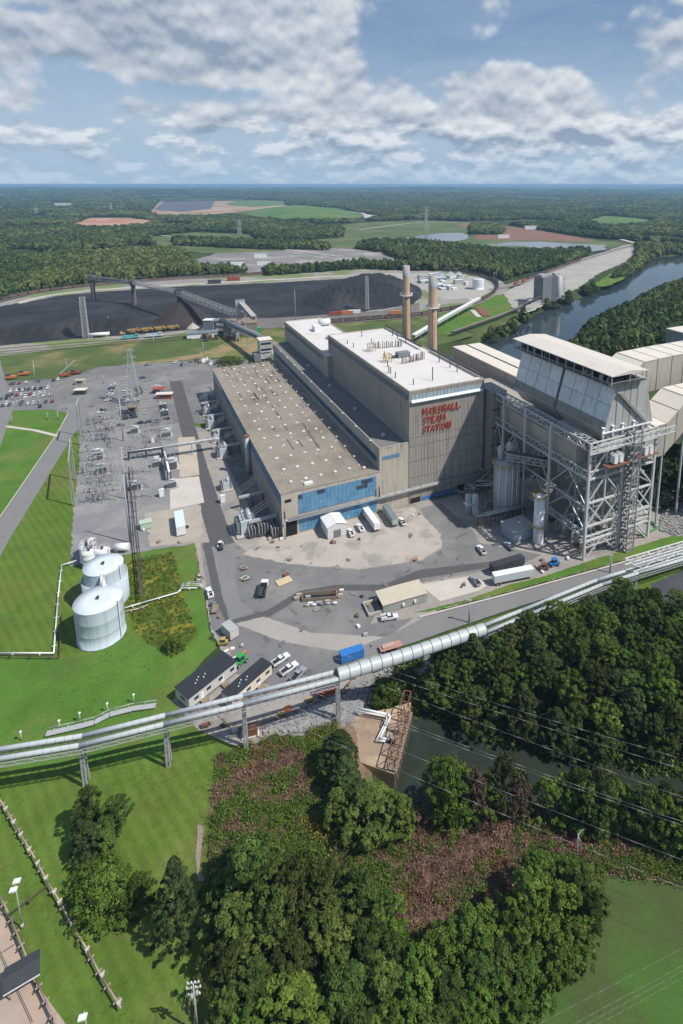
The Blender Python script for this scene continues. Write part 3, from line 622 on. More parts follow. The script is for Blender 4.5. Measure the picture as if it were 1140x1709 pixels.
for i in range(60):
    u = rnd.uniform(-58, -17); v = rnd.uniform(110, 185) if i < 40 else rnd.uniform(20, 120); mb.box(u, u+rnd.uniform(.5, 1.0), v, v+rnd.uniform(3, 14), ZA+.352, ZA+.42)
mb.build('roof_patch', M('roof_tar', (.11, .095, .08), .95, 0, .2, .5), ST_, kind='stuff')
vm = MB(); vm.box(-.6, .6, -.6, .6, 0, .5); vm.hexa([(-.78, -.78, .504), (.78, -.78, .504), (.78, .78, .504), (-.78, .78, .504)], [(-.5, -.5, .9), (.5, -.5, .9), (.5, .5, .9), (-.5, .5, .9)], 1)
vme = vm.mesh('roof_vent', [concrete, M('aged_vent_white', (.58, .56, .52), .6, 0, .1, .5, objrand=.3)])
for j in range(15):
    for i, u in enumerate((-52.9, -46.4, -39.7, -33.1, -26.4, -19.8)):
        obj('roof_vent', vme, ST_, (u+rnd.uniform(-.2, .2), 7.4+j*12.15+(0 if i != 5 else -2), ZA+.34))
vs_ = MB().tube((0, 0, 0), (0, 0, .8), .22, n=8).mesh('roof_pipe', white)
for j in range(45): obj('roof_pipe', vs_, ST_, (rnd.uniform(-57, -17), rnd.uniform(3, 184), ZA+.3))
obj('roof_vent', MB().box(-1.8, 1.8, -.8, .8, 0, 1).mesh('roof_hatch', white), ST_, (-46.5, 2.8, ZA+.34))
# siding ribs of the end walls
mb = MB()
n = 50
for i in range(n+1):
    u = .15+i*(UB-.3)/n; mb.box(u-.12, u+.12, -.16, -.002, -1, ZB+.3)
mb.build('wall_rib', rib, ST_, kind='stuff')
mb = MB()
for i in range(16):
    u = UA1+.2+i*.93; mb.box(u-.12, u+.12, .18, .348, -1, ZM+.5)
for i in range(9):
    u = UA0+.1+i*.85; mb.box(u-.12, u+.12, -.16, -.002, 8 if u < -52.8 and u > -58 else -1, ZA)
mb.build('wall_rib', M('cream_rib', (.55, .50, .42), .6, 0, .08, .3, streak=.2), ST_, kind='stuff')
MB().box(UA0+.02, UA1-.02, -.10, -.003, -1, ZA-.01).build('end_wall_cladding', cream, ST_)
MB().box(UA1+.02, -.02, .25, .346, -1, ZM-.01).build('end_wall_cladding', cream, ST_)
mb = MB()
for i in range(120):
    v = .8+i*1.56
    mb.box(UA0-.12, UA0-.002, v-.12, v+.12, -1, 14)
for i in range(70): v = 1+i*1.6; mb.box(-.14, -.002, v-.12, v+.12, ZM, 49.5)
for i in range(120): v = 1+i*1.6; mb.box(UA1-.14, UA1-.002, v-.12, v+.12, ZA+.4, 24)
mb.build('wall_rib', rib, ST_, kind='stuff')
# horizontal lap joints on the big wall
mb = MB()
for z in (12.5, 20.5, 28, 32): mb.box(0.1, UB-.1, -.19, -.161, z, z+.22)
mb.build('lap_joint', M('lap_joint_dark', (.2, .18, .16), .7), ST_)  # joint strips in a darker tone than the siding
# window bands
def band(u0, u1, z0, z1, v, n, m_, pw=.12, axis='u', row=1):
    pm = None
    for r_i in range(row):
        za = z0+(z1-z0)*r_i/row; zb = z0+(z1-z0)*(r_i+1)/row
        for i in range(n):
            a = u0+(u1-u0)*i/n+pw; b = u0+(u1-u0)*(i+1)/n-pw
            me_key = MB().box(0, b-a, -.06, .06, 0, zb-za-pw) if axis == 'u' else MB().box(-.06, .06, 0, b-a, 0, zb-za-pw)
            if pm is None: pm = me_key.mesh('glass_panel', m_)
            obj('glass_panel', pm, ST_, (a, v, za) if axis == 'u' else (v, a, za))
band(1.0, 38.2, 50.4, 52.6, -.2, 20, M('pale_glass', (.33, .42, .48), .25, 0, .1, .4, objrand=.2))
MB().hexa([(.8, -1.4, 49.2), (38.4, -1.4, 49.2), (38.4, -.02, 50.1), (.8, -.02, 50.1)], [(.8, -1.4, 49.45), (38.4, -1.4, 49.45), (38.4, -.02, 50.35), (.8, -.02, 50.35)]).build('canopy', tankt, ST_)
band(1.5, 110, 49.9, 52.6, -.12, 44, M('deep_blue_glass', (.035, .085, .16), .25, 0, .2, .3, objrand=.5), axis='v')
band(3, 190, 22.6, 25.4, UA1-.12, 56, MATS['deep_blue_glass'], axis='v')
band(1, 186, 14.2, 18.8, UA0-.14, 50, M('hall_blue_glass', (.07, .17, .29), .25, 0, .15, .3, objrand=.5), axis='v', row=1)
band(-52, -16.4, 8.9, 17.9, -.2, 20, glass, pw=.05, row=4)
band(-52, -16.4, .6, 7.4, -.2, 20, glass, pw=.05, row=3)
band(-13.4, -4.6, 24.6, 26.3, .1, 5, glass)
band(6.8, 23.6, -.8, 1.9, -.2, 8, M('base_blue_glass', (.05, .17, .42), .3, 0, .1, .4))
band(-2, -14, 1, 2, .1, 1, black) if False else None
for (u, z) in ((-51.9, 15.6), (-43.8, 15.9), (-42, 15.9), (-23.6, 15.7), (-21.8, 15.7), (-20, 15.7), (-26, 13.5), (-24.2, 13.5), (-22.4, 13.5), (-22.4, 15.2)):
    MB().box(u, u+1.7, -.34, -.262, z, z+1.7).build('open_window', glassd, ST_)
for (a, b, z0, z1) in ((-57.6, -52.9, -.9, 7.2), (.6, 5.7, -1, 2.4), (25.8, 29.5, -.5, 3)):
    MB().box(a, b, -.24, -.162, z0, z1).build('door_opening', black, ST_)
MB().box(-57.6, -55, -.24, -.162, 15.3, 16.6).build('louvre', black, ST_)
MB().box(12, 24.5, -3, -.2, 1.9, 2.2).build('canopy', M('navy_canopy', (.06, .14, .28), .5), ST_)
# pipe rack along the end wall
mb = MB(); mb.pipe([(-57, -1.6, 8.1), (38, -1.6, 7.6)], .28).pipe([(-57, -1.0, 8.4), (38, -1.0, 7.9)], .2).beam((-57, -1.3, 7.6), (38, -1.3, 7.1), 1.4, .15)
for i in range(22): u = -56+i*4.4; mb.beam((u, -.2, 7.5), (u, -2, 7.5), .2).tube((u, -1.6, 8.1), (u, -1.6, 9.1), .12, n=6)
mb.pipe([(-57, -1.6, 8.1), (-58.4, -1.6, 7.6), (-58.4, -1.6, 0)], .28); mb.build('pipe_run', steel, ST_)
mb = MB(); mb.tube((-15.6, -1.4, 8), (-15.6, -1.4, 13), .35, n=8).tube((-58.2, -1.4, 9), (-58.2, -1.4, 12.2), .3, n=8); mb.build('vent_pipe', dsteel, ST_)
# upper rear boiler house (white roof, left of the main roof)
for (u0, u1, v0, v1, z, nm) in ((-3.2, 26, VB+.01, 205, 43.2, 'rear'),):
    MB().box(u0, u1, v0, v1, -1, z).build('rear_house_wall', sidew, ST_)
    roofslab('rear_house_roof', u0, u1, v0, v1, z, roofw, ph=.6)
    pmv = MATS['deep_blue_glass']; band(VB+2, 200, 38.5, 41.2, u0-.12, 36, pmv, axis='v')
MB().box(-3.2, -.01, 104.5, VB-.01, ZM, 43.2).build('rear_house_wall', sidew, ST_)
MB().box(-3.2, -.01, 104.4, VB, 43.2, 43.5).build('rear_house_roof', roofw, ST_)
MB().box(8, 13, 165, 172, 43.3, 47).build('roof_unit', white, ST_); MB().tube((16, 180, 46.2), (24, 180, 46.2), 2.4, n=14).build('roof_unit', white, ST_); MB().box(10, 15, 140, 146, 43.3, 45.5).build('roof_unit', white, ST_)
MB().box(UB+.01, 70, 2, 150, -1, 27.8).build('precipitator_house_wall', ductm, ST_)
MB().box(UB+.02, 66, 2.2, 148, 27.81, 28.2).build('precipitator_house_roof', roofw, ST_)
# roof furniture of the boiler house
pm1 = MB().tube((0, 0, 0), (0, 0, 3.9), .2, n=7).mesh('vent_stack', brown)
def vrow(px0, py0, px1, py1, n, hgt=1.0, two=True):
    a = LOC(px0, py0, ZB); b = LOC(px1, py1, ZB)
    for i in range(n):
        t_ = i/(n-1)
        for k in range(2 if two else 1):
            if k and rnd.random() < .35: continue
            o = obj('vent_stack', pm1, ST_, (a[0]+(b[0]-a[0])*t_+rnd.uniform(-.3, .3), a[1]+(b[1]-a[1])*t_+k*1.8+rnd.uniform(-.4, .4), ZB)); o.scale = (1, 1, hgt*rnd.uniform(.7, 1.15))
vrow(627, 582, 670, 579, 13); vrow(676, 607, 708, 600, 12)
for (x, y, h) in ((655, 561, 1.6), (663, 566, 1.6), (677, 573, 1.7), (733, 605, 1.6), (751, 614, 1.7), (763, 621, 1.8), (722, 635, 1.7), (642, 597, .9), (647, 612, .8), (690, 642, .7), (671, 608, 1.2), (652, 624, .9), (660, 631, .8), (649, 622, .9), (604, 562, 1.2), (620, 574, .8), (580, 574, .6), (590, 580, .7)):
    u, v = LOC(x, y, ZB); o = obj('vent_stack', pm1, ST_, (u, v, ZB)); o.scale = (1.2, 1.2, h)
for (x, y) in ((620, 586), (647, 604)):
    u, v = LOC(x, y, ZB); mb = MB()
    for a in (-1.6, 1.6):
        for b in (-1.6, 1.6): mb.beam((u+a, v+b, ZB), (u+a, v+b, ZB+4.2), .35)
    for z in (2.1, 4.2):
        for s_ in (-1.6, 1.6): mb.beam((u-1.6, v+s_, ZB+z), (u+1.6, v+s_, ZB+z), .3).beam((u+s_, v-1.6, ZB+z), (u+s_, v+1.6, ZB+z), .3)
    mb.build('roof_frame', yellow if y == 604 else cream, ST_)
u, v = LOC(668, 596, ZB); MB().box(u-2, u+5, v-2, v+2, ZB, ZB+2.8).build('roof_unit', slate, ST_); MB().box(u-5, u-2.4, v-1, v+1, ZB, ZB+1.2).build('roof_unit', dsteel, ST_)
mb = MB(); mb.beam((UB-.6, 3, ZB+2), (UB-.6, 52, ZB+2), 1.2, .8).beam((UB-3.4, 58, ZB+2), (UB-3.4, 84, ZB+2), 1.2, .8).beam((UB-.6, 88, ZB+2), (UB-.6, 112, ZB+2), 1.2, .8)
mb.build('roof_duct', dsteel, ST_)
for (px_, py_) in ((547, 640), (555, 647), (600, 697), (690-8, 760)):
    pass
mb = MB()
for v in (12, 48, 88, 130): mb.tube((-7.5, v, ZM), (-7.5, v, ZM+1.5), .8, n=10).lathe([(1.2, 1.4), (.9, 1.9), (.01, 2.1)], 10, c=(-7.5, v, ZM))
mb.build('roof_ventilator', steel, ST_)
mb = MB()
for v in range(8, 180, 18): mb.tube((UA1+.2, v, ZM+.9), (UA1-.9, v, ZM+1.9), .12, n=6).tube((UA1-.9, v, ZM+1.9), (UA1-1.5, v, ZM+1.6), .28, n=6)
for u in (-10, -3, 10, 22): mb.tube((u, .3, (ZM if u < 0 else ZB)+.6), (u, -1.2, (ZM if u < 0 else ZB)+1.5), .1, n=6)
mb.build('floodlight', white, ST_)
# lettering, built stroke by stroke with slab serifs
GL = {'M': (1.25, [(.15, 0, .15, 1), (1.1, 0, 1.1, 1), (.15, 1, .62, .3), (.62, .3, 1.1, 1)], [(.15, 0), (1.1, 0), (.1, 1), (1.15, 1)]),
      'A': (1.1, [(.12, 0, .55, 1), (.55, 1, .98, 0), (.3, .35, .8, .35)], [(.12, 0), (.98, 0)]),
      'R': (1.05, [(.2, 0, .2, 1), (.2, 1, .7, 1), (.7, 1, .85, .77), (.85, .77, .7, .52), (.7, .52, .2, .52), (.5, .52, .9, 0)], [(.2, 0), (.92, 0), (.15, 1)]),
      'S': (.9, [(.8, .8, .62, 1), (.62, 1, .28, 1), (.28, 1, .12, .78), (.12, .78, .3, .55), (.3, .55, .65, .45), (.65, .45, .8, .22), (.8, .22, .62, 0), (.62, 0, .25, 0), (.25, 0, .1, .2)], []),
      'H': (1.1, [(.18, 0, .18, 1), (.92, 0, .92, 1), (.18, .5, .92, .5)], [(.18, 0), (.92, 0), (.18, 1), (.92, 1)]),
      'L': (.95, [(.2, 0, .2, 1), (.2, 0, .85, 0), (.85, 0, .85, .28)], [(.2, 1), (.18, 0)]),
      'T': (1.0, [(.5, 0, .5, 1), (.08, 1, .92, 1), (.08, 1, .08, .75), (.92, 1, .92, .75)], [(.5, 0)]),
      'E': (.95, [(.2, 0, .2, 1), (.2, 1, .82, 1), (.2, .5, .62, .5), (.2, 0, .85, 0), (.82, 1, .82, .78), (.85, 0, .85, .24)], [(.15, 0), (.15, 1)]),
      'I': (.6, [(.3, 0, .3, 1)], [(.3, 0), (.3, 1)]),
      'O': (1.1, [(.35, 0, .75, 0), (.75, 0, .98, .3), (.98, .3, .98, .7), (.98, .7, .75, 1), (.75, 1, .35, 1), (.35, 1, .12, .7), (.12, .7, .12, .3), (.12, .3, .35, 0)], []),
      'N': (1.15, [(.18, 0, .18, 1), (.95, 0, .95, 1), (.18, 1, .95, 0)], [(.18, 0), (.18, 1), (.95, 1)])}
def word(s_, u0, u1, z0, h):
    tot = sum(GL[c][0] for c in s_); k = (u1-u0)/tot; u = u0; kk_ = k*.86
    for c in s_:
        w_, st, sf = GL[c]; mb = MB()
        for n_, (a, b, c_, d) in enumerate(st):
            th = .36 if abs(a-c_) < .12 else .26
            mb.beam((u+a*kk_, -.55-.004*n_, z0+b*h), (u+c_*kk_, -.55-.004*n_, z0+d*h), .4, th)
        for n_, (a, b) in enumerate(sf): mb.box(u+a*kk_-.28, u+a*kk_+.28, -.80-.004*n_, -.30, z0+b*h-.13, z0+b*h+.13)
        o = mb.build('letter', letm, ST_); o['label'] = 'raised red slab serif letter '+c; u += w_*k
word('MARSHALL', 6.8, 26.5, 42.6, 2.9); word('STEAM', 6.8, 19, 38.3, 2.9); word('STATION', 6.8, 22, 33.9, 2.9)
# stacks
def stack(px_, py_, yt, r0, r1, label):
    g = G(px_, py_, 28); u, v = LOC(px_, py_, 28)
    q = (G(px_, py_, 54) if False else g)
    h = 82; t = thing('smokestack', label, 'smokestack', (q.x, q.y, 0))
    MB().lathe([(r0, 0), (r0*.9, 30), (r1*1.04, 60), (r1, h-9.5)], 32).build('shaft', conc_t, t)
    mb = MB(); mb.lathe([(r1*1.003, h-9.5), (r1*.99, h), (r1*.8, h), (r1*.8, h-3)], 32); mb.build('crown', conc_g, t)
    mb = MB(); zp = h-24; rr = r0*.88; mb.lathe([(rr, zp), (rr+1.3, zp), (rr+1.3, zp+.25), (rr, zp+.25)], 24); mb.lathe([(rr+1.3, zp+1.2), (rr+1.38, zp+1.2), (rr+1.38, zp+1.3), (rr+1.3, zp+1.3)], 24)
    for i in range(12): a = i/12*6.283; mb.beam(((rr+1.3)*math.cos(a), (rr+1.3)*math.sin(a), zp), ((rr+1.3)*math.cos(a), (rr+1.3)*math.sin(a), zp+1.25), .1)
    for a in (-.2, math.pi-.2): mb.box((rr+.9)*math.cos(a)-.9, (rr+.9)*math.cos(a)+.9, (rr+.9)*math.sin(a)-.9, (rr+.9)*math.sin(a)+.9, zp+.3, zp+2.2)
    mb.build('platform', white, t)
    mb = MB(); mb.beam((0, -r0*1.02-.15, 5), (0, -r0*.9-.2, zp), .35).beam((r0*.98, -.9, 5), (r0*.9, -.8, zp), .3); mb.build('ladder', dsteel, t)
    return t
g1 = G(678, 443, 82); g2 = G(722.5, 458, 82)
def stack_at(g, r0, r1, label):
    t = stack(700, 600, 0, r0, r1, label); t.location = (g.x, g.y, 0)
stack_at(g1, 3.9, 2.8, 'left tan concrete smokestack with grey top, behind the boiler house')
stack_at(g2, 4.0, 3.05, 'right tan concrete smokestack with grey top, nearest the river')
# ------------------------------------------------------------ precipitator and scrubber block right of the end wall
FG = thing('precipitator', 'huge grey metal precipitator with sloped panels inside a white steel frame', 'precipitator', (OO.x, OO.y, 0), SROT)
def casing_mod(v0, v1):
    mb = MB(); pr = [(51.0, 51), (56.2, 44.5), (70, 44.5), (77, 51), (71.5, 70.4), (55.6, 70.4), (55.6, 68)]
    mb.prism([(a, b) for a, b in pr], v0, v1, 0, axis=1) if False else None
    n = len(pr)
    mb.face([(a, v0, b) for a, b in pr]); mb.face([(a, v1, b) for a, b in reversed(pr)])
    for (a, b), (c, d) in zip(pr, pr[1:]+pr[:1]): mb.face([(a, v0, b), (a, v1, b), (c, v1, d), (c, v0, d)])
    mb.build('casing', casing, FG)
    rows = [(0, .02, .22), (1, .24, .60), (2, .62, .98)]
    nc = 4; L_ = (v1-v0)
    for r_i, a, b in rows:
        for c in range(nc):
            va = v0+L_*c/nc+.15; vb = v0+L_*(c+1)/nc-.15
            P = lambda t_, o_: (51.0+4.6*t_-.965*o_, 51+17*t_+.26*o_)
            (ua, za), (ub, zb) = P(a, .02), P(b, .02); (uc, zc), (ud, zd) = P(a, .2), P(b, .2)
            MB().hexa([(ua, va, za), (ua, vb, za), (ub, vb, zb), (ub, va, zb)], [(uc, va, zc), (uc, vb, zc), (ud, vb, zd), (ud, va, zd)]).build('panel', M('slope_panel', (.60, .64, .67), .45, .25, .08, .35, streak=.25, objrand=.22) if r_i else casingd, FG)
    for c in range(5):
        va = v0+L_*c/5+.1; vb = v0+L_*(c+1)/5-.1
        MB().box(55.4, 55.58, va, vb, 68.2, 70.2).build('panel', casing, FG)
casing_mod(-66, -37.8); casing_mod(-36.4, -8)
for i in range(4):    # upright panels of the near end
    a0, a1 = 56.5+i*3.6, 56.5+i*3.6+3.3
    MB().box(a0, min(a1, 71.3), -66.25, -66.01, 51.5, 70.1).build('end_panel', casing, FG)
mb = MB(); mb.prism([(56.0, 66.5), (57.4, 66.5), (72.6, 52.2), (71.2, 52.2)], -67.3, -66.3, 0, axis=1); mb.build('stair', casingd, FG)
for s_ in (1,):
    mb = MB(); mb.face([(50.3, -68.8, 74.6), (60, -68.8, 75.7), (60, -7, 75.7), (50.3, -7, 74.6)]); mb.face([(60, -68.8, 75.7), (69.2, -68.8, 74.6), (69.2, -7, 74.6), (60, -7, 75.7)])
    mb.face([(50.3, -68.8, 74.3), (50.3, -7, 74.3), (69.2, -7, 74.3), (69.2, -68.8, 74.3)]); mb.face([(50.3, -68.8, 74.3), (69.2, -68.8, 74.3), (69.2, -68.8, 74.6), (60, -68.8, 75.7), (50.3, -68.8, 74.6)]); mb.face([(50.3, -68.8, 74.3), (50.3, -68.8, 74.6), (50.3, -7, 74.6), (50.3, -7, 74.3)])
    mb.build('roof', M('beige_metal_roof', (.60, .55, .49), .65, 0, .05, .1, c2=(.53, .45, .38), c2s=.12, c2lo=.55, c2hi=.8), FG)
mb = MB()
for i in range(13):
    v = -68.4+i*5.08
    for u in (50.7, 60, 68.8): mb.beam((u, v, 70.5), (u, v, 74.4), .28)
mb.beam((50.7, -68.4, 71.6), (50.7, -8, 71.6), .15).beam((50.7, -68.4, 71.1), (50.7, -8, 71.1), .12).beam((50.7, -68.4, 71.7), (68.8, -68.4, 71.7), .15)
mb.build('gallery_post', steel, FG, kind='stuff')
MB().box(50.5, 69, -68.4, -7.5, 70.45, 70.6).build('gallery_deck', dsteel, FG)
for i in range(11):
    v = -66.5+i*5.4
    for u in (56.5, 62.5): MB().box(u-2, u+2.2, v, v+4.2, 70.62, 72.2+(i % 3)*.5).tube((u, v+2, 72.2), (u, v+2, 73.8), .9, n=9).build('transformer_rectifier', dsteel, FG)
for i in range(44):
    u = rnd.choice((53, 55, 58, 62, 65)); v = -66+i*1.32; h = rnd.uniform(1.0, 2.2)
    MB().box(u-.7, u+.7, v-.5, v+.5, 70.62, 70.62+h).tube((u, v, 70.62+h), (u, v, 71+h+.4), .35, n=7).build('rapper_unit', [dsteel, steel, slate][i % 3], FG)
# lower casing, hoppers, ducts
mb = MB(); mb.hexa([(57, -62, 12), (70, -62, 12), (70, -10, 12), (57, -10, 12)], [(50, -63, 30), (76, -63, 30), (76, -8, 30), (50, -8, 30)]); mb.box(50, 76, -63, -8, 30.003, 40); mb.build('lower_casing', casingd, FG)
MB().box(45, 49.9, -58, -6, 36, 43).hexa([(45, -58.1, 43.003), (56, -58.1, 43.003), (56, -40, 43.003), (45, -40, 43.003)], [(45, -58.1, 44), (56, -58.1, 47), (56, -40, 47), (45, -40, 44)]).build('inlet_duct', ductm, FG)
MB().box(41, 49, -5.5, 8, 8, 49).build('riser_duct', casingd, FG)
for k, z in enumerate((14, 22, 31, 40)): MB().box(40.7, 49.2, -5.8, -5.55, z, z+.6).build('duct_seam', dsteel, FG)
# steel frame: every column is a part, bracing is joined per face
def col_(u, v, z0, z1, w=.9): MB().beam((u, v, z0), (u, v, z1), w).build('column', M('white_steel', (.54, .55, .545), .65, .05, .1, .5, streak=.15), FG)
wst = None
FV = -67.6
for u, v, z1 in ((43, FV, 49), (60.5, FV, 49), (78, FV, 49), (43, -45, 49), (43, -28, 49), (43, -12, 49), (43, -3, 49), (78, -45, 49), (78, -28, 49), (78, -8, 49), (60.5, -45, 44)): col_(u, v, -1, z1)
wst = MATS['white_steel']
mb = MB(); ZL = [7.5, 14, 24, 34, 44.5]
for z in ZL: mb.beam((43, FV, z), (78, FV, z), .7)
for z in (8.6, 45.8, 36): mb.beam((43, FV, z+1), (78, FV, z+1), .5)
mb.truss((43, FV, 45.5), (78, FV, 45.5), 3.3, .5, 10).truss((43, FV, 5.0), (60, FV, 5.0), 2.6, .4, 5).truss((62, FV, 12), (78, FV, 12), 2.6, .4, 5).truss((43, FV-4, 47.5), (84, FV-4, 47.5), 2.4, .4, 12)
for (a, b) in ((43, 60.5), (60.5, 78)):
    m_ = (a+b)/2
    for z0, z1 in ((-1, 7.5), (14, 24), (24, 34), (34, 44.5)):
        mb.beam((a, FV, z0), (m_, FV, z1), .5).beam((b, FV, z0), (m_, FV, z1), .5)
    mb.beam((a, FV, 24), (m_, FV, 14), .4).beam((b, FV, 24), (m_, FV, 14), .4).beam((m_, FV, 24), (m_, FV, 44.5), .5)
mb.build('front_bracing', wst, FG, kind='stuff')
mb = MB(); vs = [FV, -45, -28, -12, -3]
gst = M('grey_frame_steel', (.45, .47, .48), .5, .2, .1, .5)
for z in (9, 22, 34, 48.6): mb.beam((43, FV, z), (43, -3, z), .6)
for z, h_ in ((9, 2.6), (33.6, 3.4), (45.6, 2.8)): mb.truss((43, FV, z), (43, -3, z), h_, .45, 18)
for a, b in zip(vs, vs[1:]):
    for z0, z1 in ((12, 22), (22, 33.6)): mb.beam((43, a, z0), (43, (a+b)/2, z1), .4).beam((43, b, z0), (43, (a+b)/2, z1), .4)
mb.beam((47, FV, 48.6), (47, -3, 48.6), .5)
for i in range(20): v = FV+i*3.3; mb.beam((43, v, 48.6), (47.5, v+1.6, 48.6), .3).beam((43, v+3.3, 48.6), (47.5, v+1.6, 48.6), .3)
mb.build('side_bracing', gst, FG, kind='stuff')
mb = MB()
for z in (9, 24, 34, 48.6): mb.beam((78, FV, z), (78, -8, z), .6)
for a, b in ((FV, -45), (-45, -28), (-28, -8)):
    for z0, z1 in ((0, 9), (9, 24), (24, 34), (34, 48.6)): mb.beam((78, a, z0), (78, b, z1), .4).beam((78, b, z0), (78, a, z1), .4)
mb.build('rear_bracing', gst, FG, kind='stuff')
mb = MB()
for v_ in (-64.2, -54):
    for z in (5, 11, 19, 28.5): mb.beam((44, v_, z), (77, v_, z), .4)
    for i in range(6):
        a_ = 44+i*5.5
        for z0, z1 in ((0, 5), (5, 11), (11, 19), (19, 28.5)): mb.beam((a_, v_, z0), (a_+5.5, v_, z1), .26) if (i+int(z0)) % 2 else mb.beam((a_+5.5, v_, z0), (a_, v_, z1), .26)
    for a_ in (49.5, 55, 66, 71.5): mb.beam((a_, v_, 0), (a_, v_, 46 if v_ < -60 else 28), .4)
for v_ in (-60, -50, -40, -30, -20): mb.truss((43.4, v_, 3), (50, v_, 3), 4, .25, 3).truss((43.4, v_, 17), (50, v_, 17), 3, .25, 3).truss((43.4, v_, 29), (50, v_, 29), 3, .25, 3)
for k in range(9): z = 30+k*2; mb.beam((44, -65.6, z), (60, -65.6, z), .12)
mb.build('inner_bracing', gst, FG, kind='stuff')
# stair tower of the frame
mb = MB()
for u in (61.2, 65.2):
    for v in (-71.8, -68.2): mb.beam((u, v, -1), (u, v, 52), .35)
for k in range(16):
    z = k*3.25; mb.box(61, 65.4, -72, -71, z, z+.15).box(61, 65.4, -69, -68, z+1.6, z+1.75).beam((61.6, -71.6, z), (61.6, -68.6, z+1.6), .8, .2).beam((64.8, -68.6, z+1.6), (64.8, -71.6, z+3.2), .8, .2)
    mb.beam((61, -72, z+1.1), (65.4, -72, z+1.1), .1).beam((61, -72, z), (65.4, -72, z+3.2), .18)
mb.build('stair_tower', M('stair_steel', (.24, .25, .25), .6, .2, .15, 1), FG, kind='stuff')
mb = MB(); mb.box(49, 61, -71.5, FV-.6, 39.0, 39.3).box(65.5, 76, -71.5, FV-.6, 39.5, 39.8).build('walkway', rust, FG)
for u in (52.4, 55.2, 68.5, 71.3): MB().box(u, u+1.8, -71, -68.6, 39.9, 43).prism([(u-.1, 43.003), (u+1.9, 43.003), (u+.9, 44)], -71.1, -68.5, 0, axis=1).build('instrument_shelter', white, FG)
mb = MB()
for u in (50, 55, 60, 66, 71): mb.tube((u, -66.5, 47), (u, -66.5, 53), .45, n=8).tube((u, -66.5, 53), (u, -66.5, 53.5), .7, n=8)
mb.beam((49, -67, 51.4), (75, -67, 51.4), .5); mb.build('vent_pipe', white, FG)
# flue ducts leaving to the right
def duct(label, pts, w, h, mt, group=None):
    t = thing('flue_duct', label, 'duct', (OO.x, OO.y, 0), SROT, group)
    mb = MB(); mt_ = MB(); ks = MB()
    P = [Vector(p) for p in pts]
    for a, b in zip(P, P[1:]):
        lo = [(a.x, a.y-w/2, a.z-h), (a.x, a.y+w/2, a.z-h), (b.x, b.y+w/2, b.z-h), (b.x, b.y-w/2, b.z-h)]; hi = [(x, y, z+h) for x, y, z in lo]
        mb.hexa(lo, hi)
        lo = [(a.x, a.y-w/2-.2, a.z+.003), (b.x, b.y-w/2-.2, b.z+.003), (b.x, b.y+w/2+.2, b.z+.003), (a.x, a.y+w/2+.2, a.z+.003)]; mt_.hexa(lo, [(x, y, z+.3) for x, y, z in lo])
        L_ = (b-a).length; n = max(1, int(L_/7))
        for i in range(1, n+1):
            c = a.lerp(b, i/n); ks.box(c.x-.25, c.x+.25, c.y-w/2-.25, c.y+w/2+.25, c.z-h, c.z+.42)
    mb.build('duct_body', ductm, t); mt_.build('duct_top', ductt, t); ks.build('stiffener', ductm, t, kind='stuff')
    sp = MB()
    for p in P[1:]:
        for y in (-w/2+1, w/2-1): sp.beam((p.x, p.y+y, 0), (p.x, p.y+y, p.z-h), .7)
    sp.build('support', gst, t)
duct('upper pale duct bending away to the right from the top of the precipitator', [(72, -36, 58), (80, -36, 58), (98, -33, 66), (118, -32, 66), (150, -32, 66)], 16, 15, ductt, 'flue ducts right of the precipitator')
duct('lower pale duct rising to the right beneath the upper duct', [(76, -57, 47), (88, -57, 47), (103, -55, 55), (140, -55, 55)], 14, 14, ductt, 'flue ducts right of the precipitator')
# long warehouse behind the boiler house
t = thing('warehouse', 'long grey duct house with two pale roofs behind the boiler house', 'building', (OO.x, OO.y, 0), SROT)
MB().box(88, 109, 22, 110, 0, 36).build('wall', sidew, t); MB().box(87.7, 97.6, 21.7, 110.3, 36.003, 36.6).box(99.4, 109.3, 21.7, 110.3, 36.003, 36.6).build('roof', ductt, t); MB().box(97.63, 99.37, 22, 110, 36.003, 36.3).build('gutter', dsteel, t)
mb = MB()
for i in range(40): mb.box(87.85, 87.997, 23+i*2.2, 23.25+i*2.2, 0, 36)
mb.build('wall_rib', sidew, t, kind='stuff')
MB().box(72, 88-.01, 20, 60, 0, 30).build('annex', ductm, t)
# silos and vessels in the shade
def silo(label, px_, py_, r, h, cat='silo', plats=(), mat_=steel, loc=None, pipes=3):
    g = G(px_, py_) if loc is None else loc; t = thing('silo', label, cat, (g.x, g.y, 0), 0)
    MB().lathe([(r, 0), (r, h), (r*.6, h+r*.25), (.01, h+r*.35)], 24).build('shell', mat_, t)
    for z in plats:
        mb = MB(); mb.lathe([(r, z), (r+.9, z), (r+.9, z+.15), (r, z+.15)], 20).lathe([(r+.9, z+1), (r+1, z+1), (r+1, z+1.1), (r+.9, z+1.1)], 20)
        for i in range(10): a = i*.628; mb.beam(((r+.95)*math.cos(a), (r+.95)*math.sin(a), z), ((r+.95)*math.cos(a), (r+.95)*math.sin(a), z+1.1), .1)
        mb.build('platform', yellow, t)
    for i in range(pipes):
        a = -2.2+i*.5; MB().tube(((r+.45)*math.cos(a), (r+.45)*math.sin(a), 0), ((r+.45)*math.cos(a), (r+.45)*math.sin(a), h+1), .22, n=6).build('pipe', white, t)
    return t
g = G(842, 852); t = silo('tall grey silo with vertical pipes in the shade between end wall and precipitator', 0, 0, 5.4, HT(g, 772), plats=(HT(g, 772),), loc=g, pipes=7, mat_=M('silo_metal', (.38, .39, .39), .5, .2, .1, .3, streak=.3))
hh = HT(g, 772)
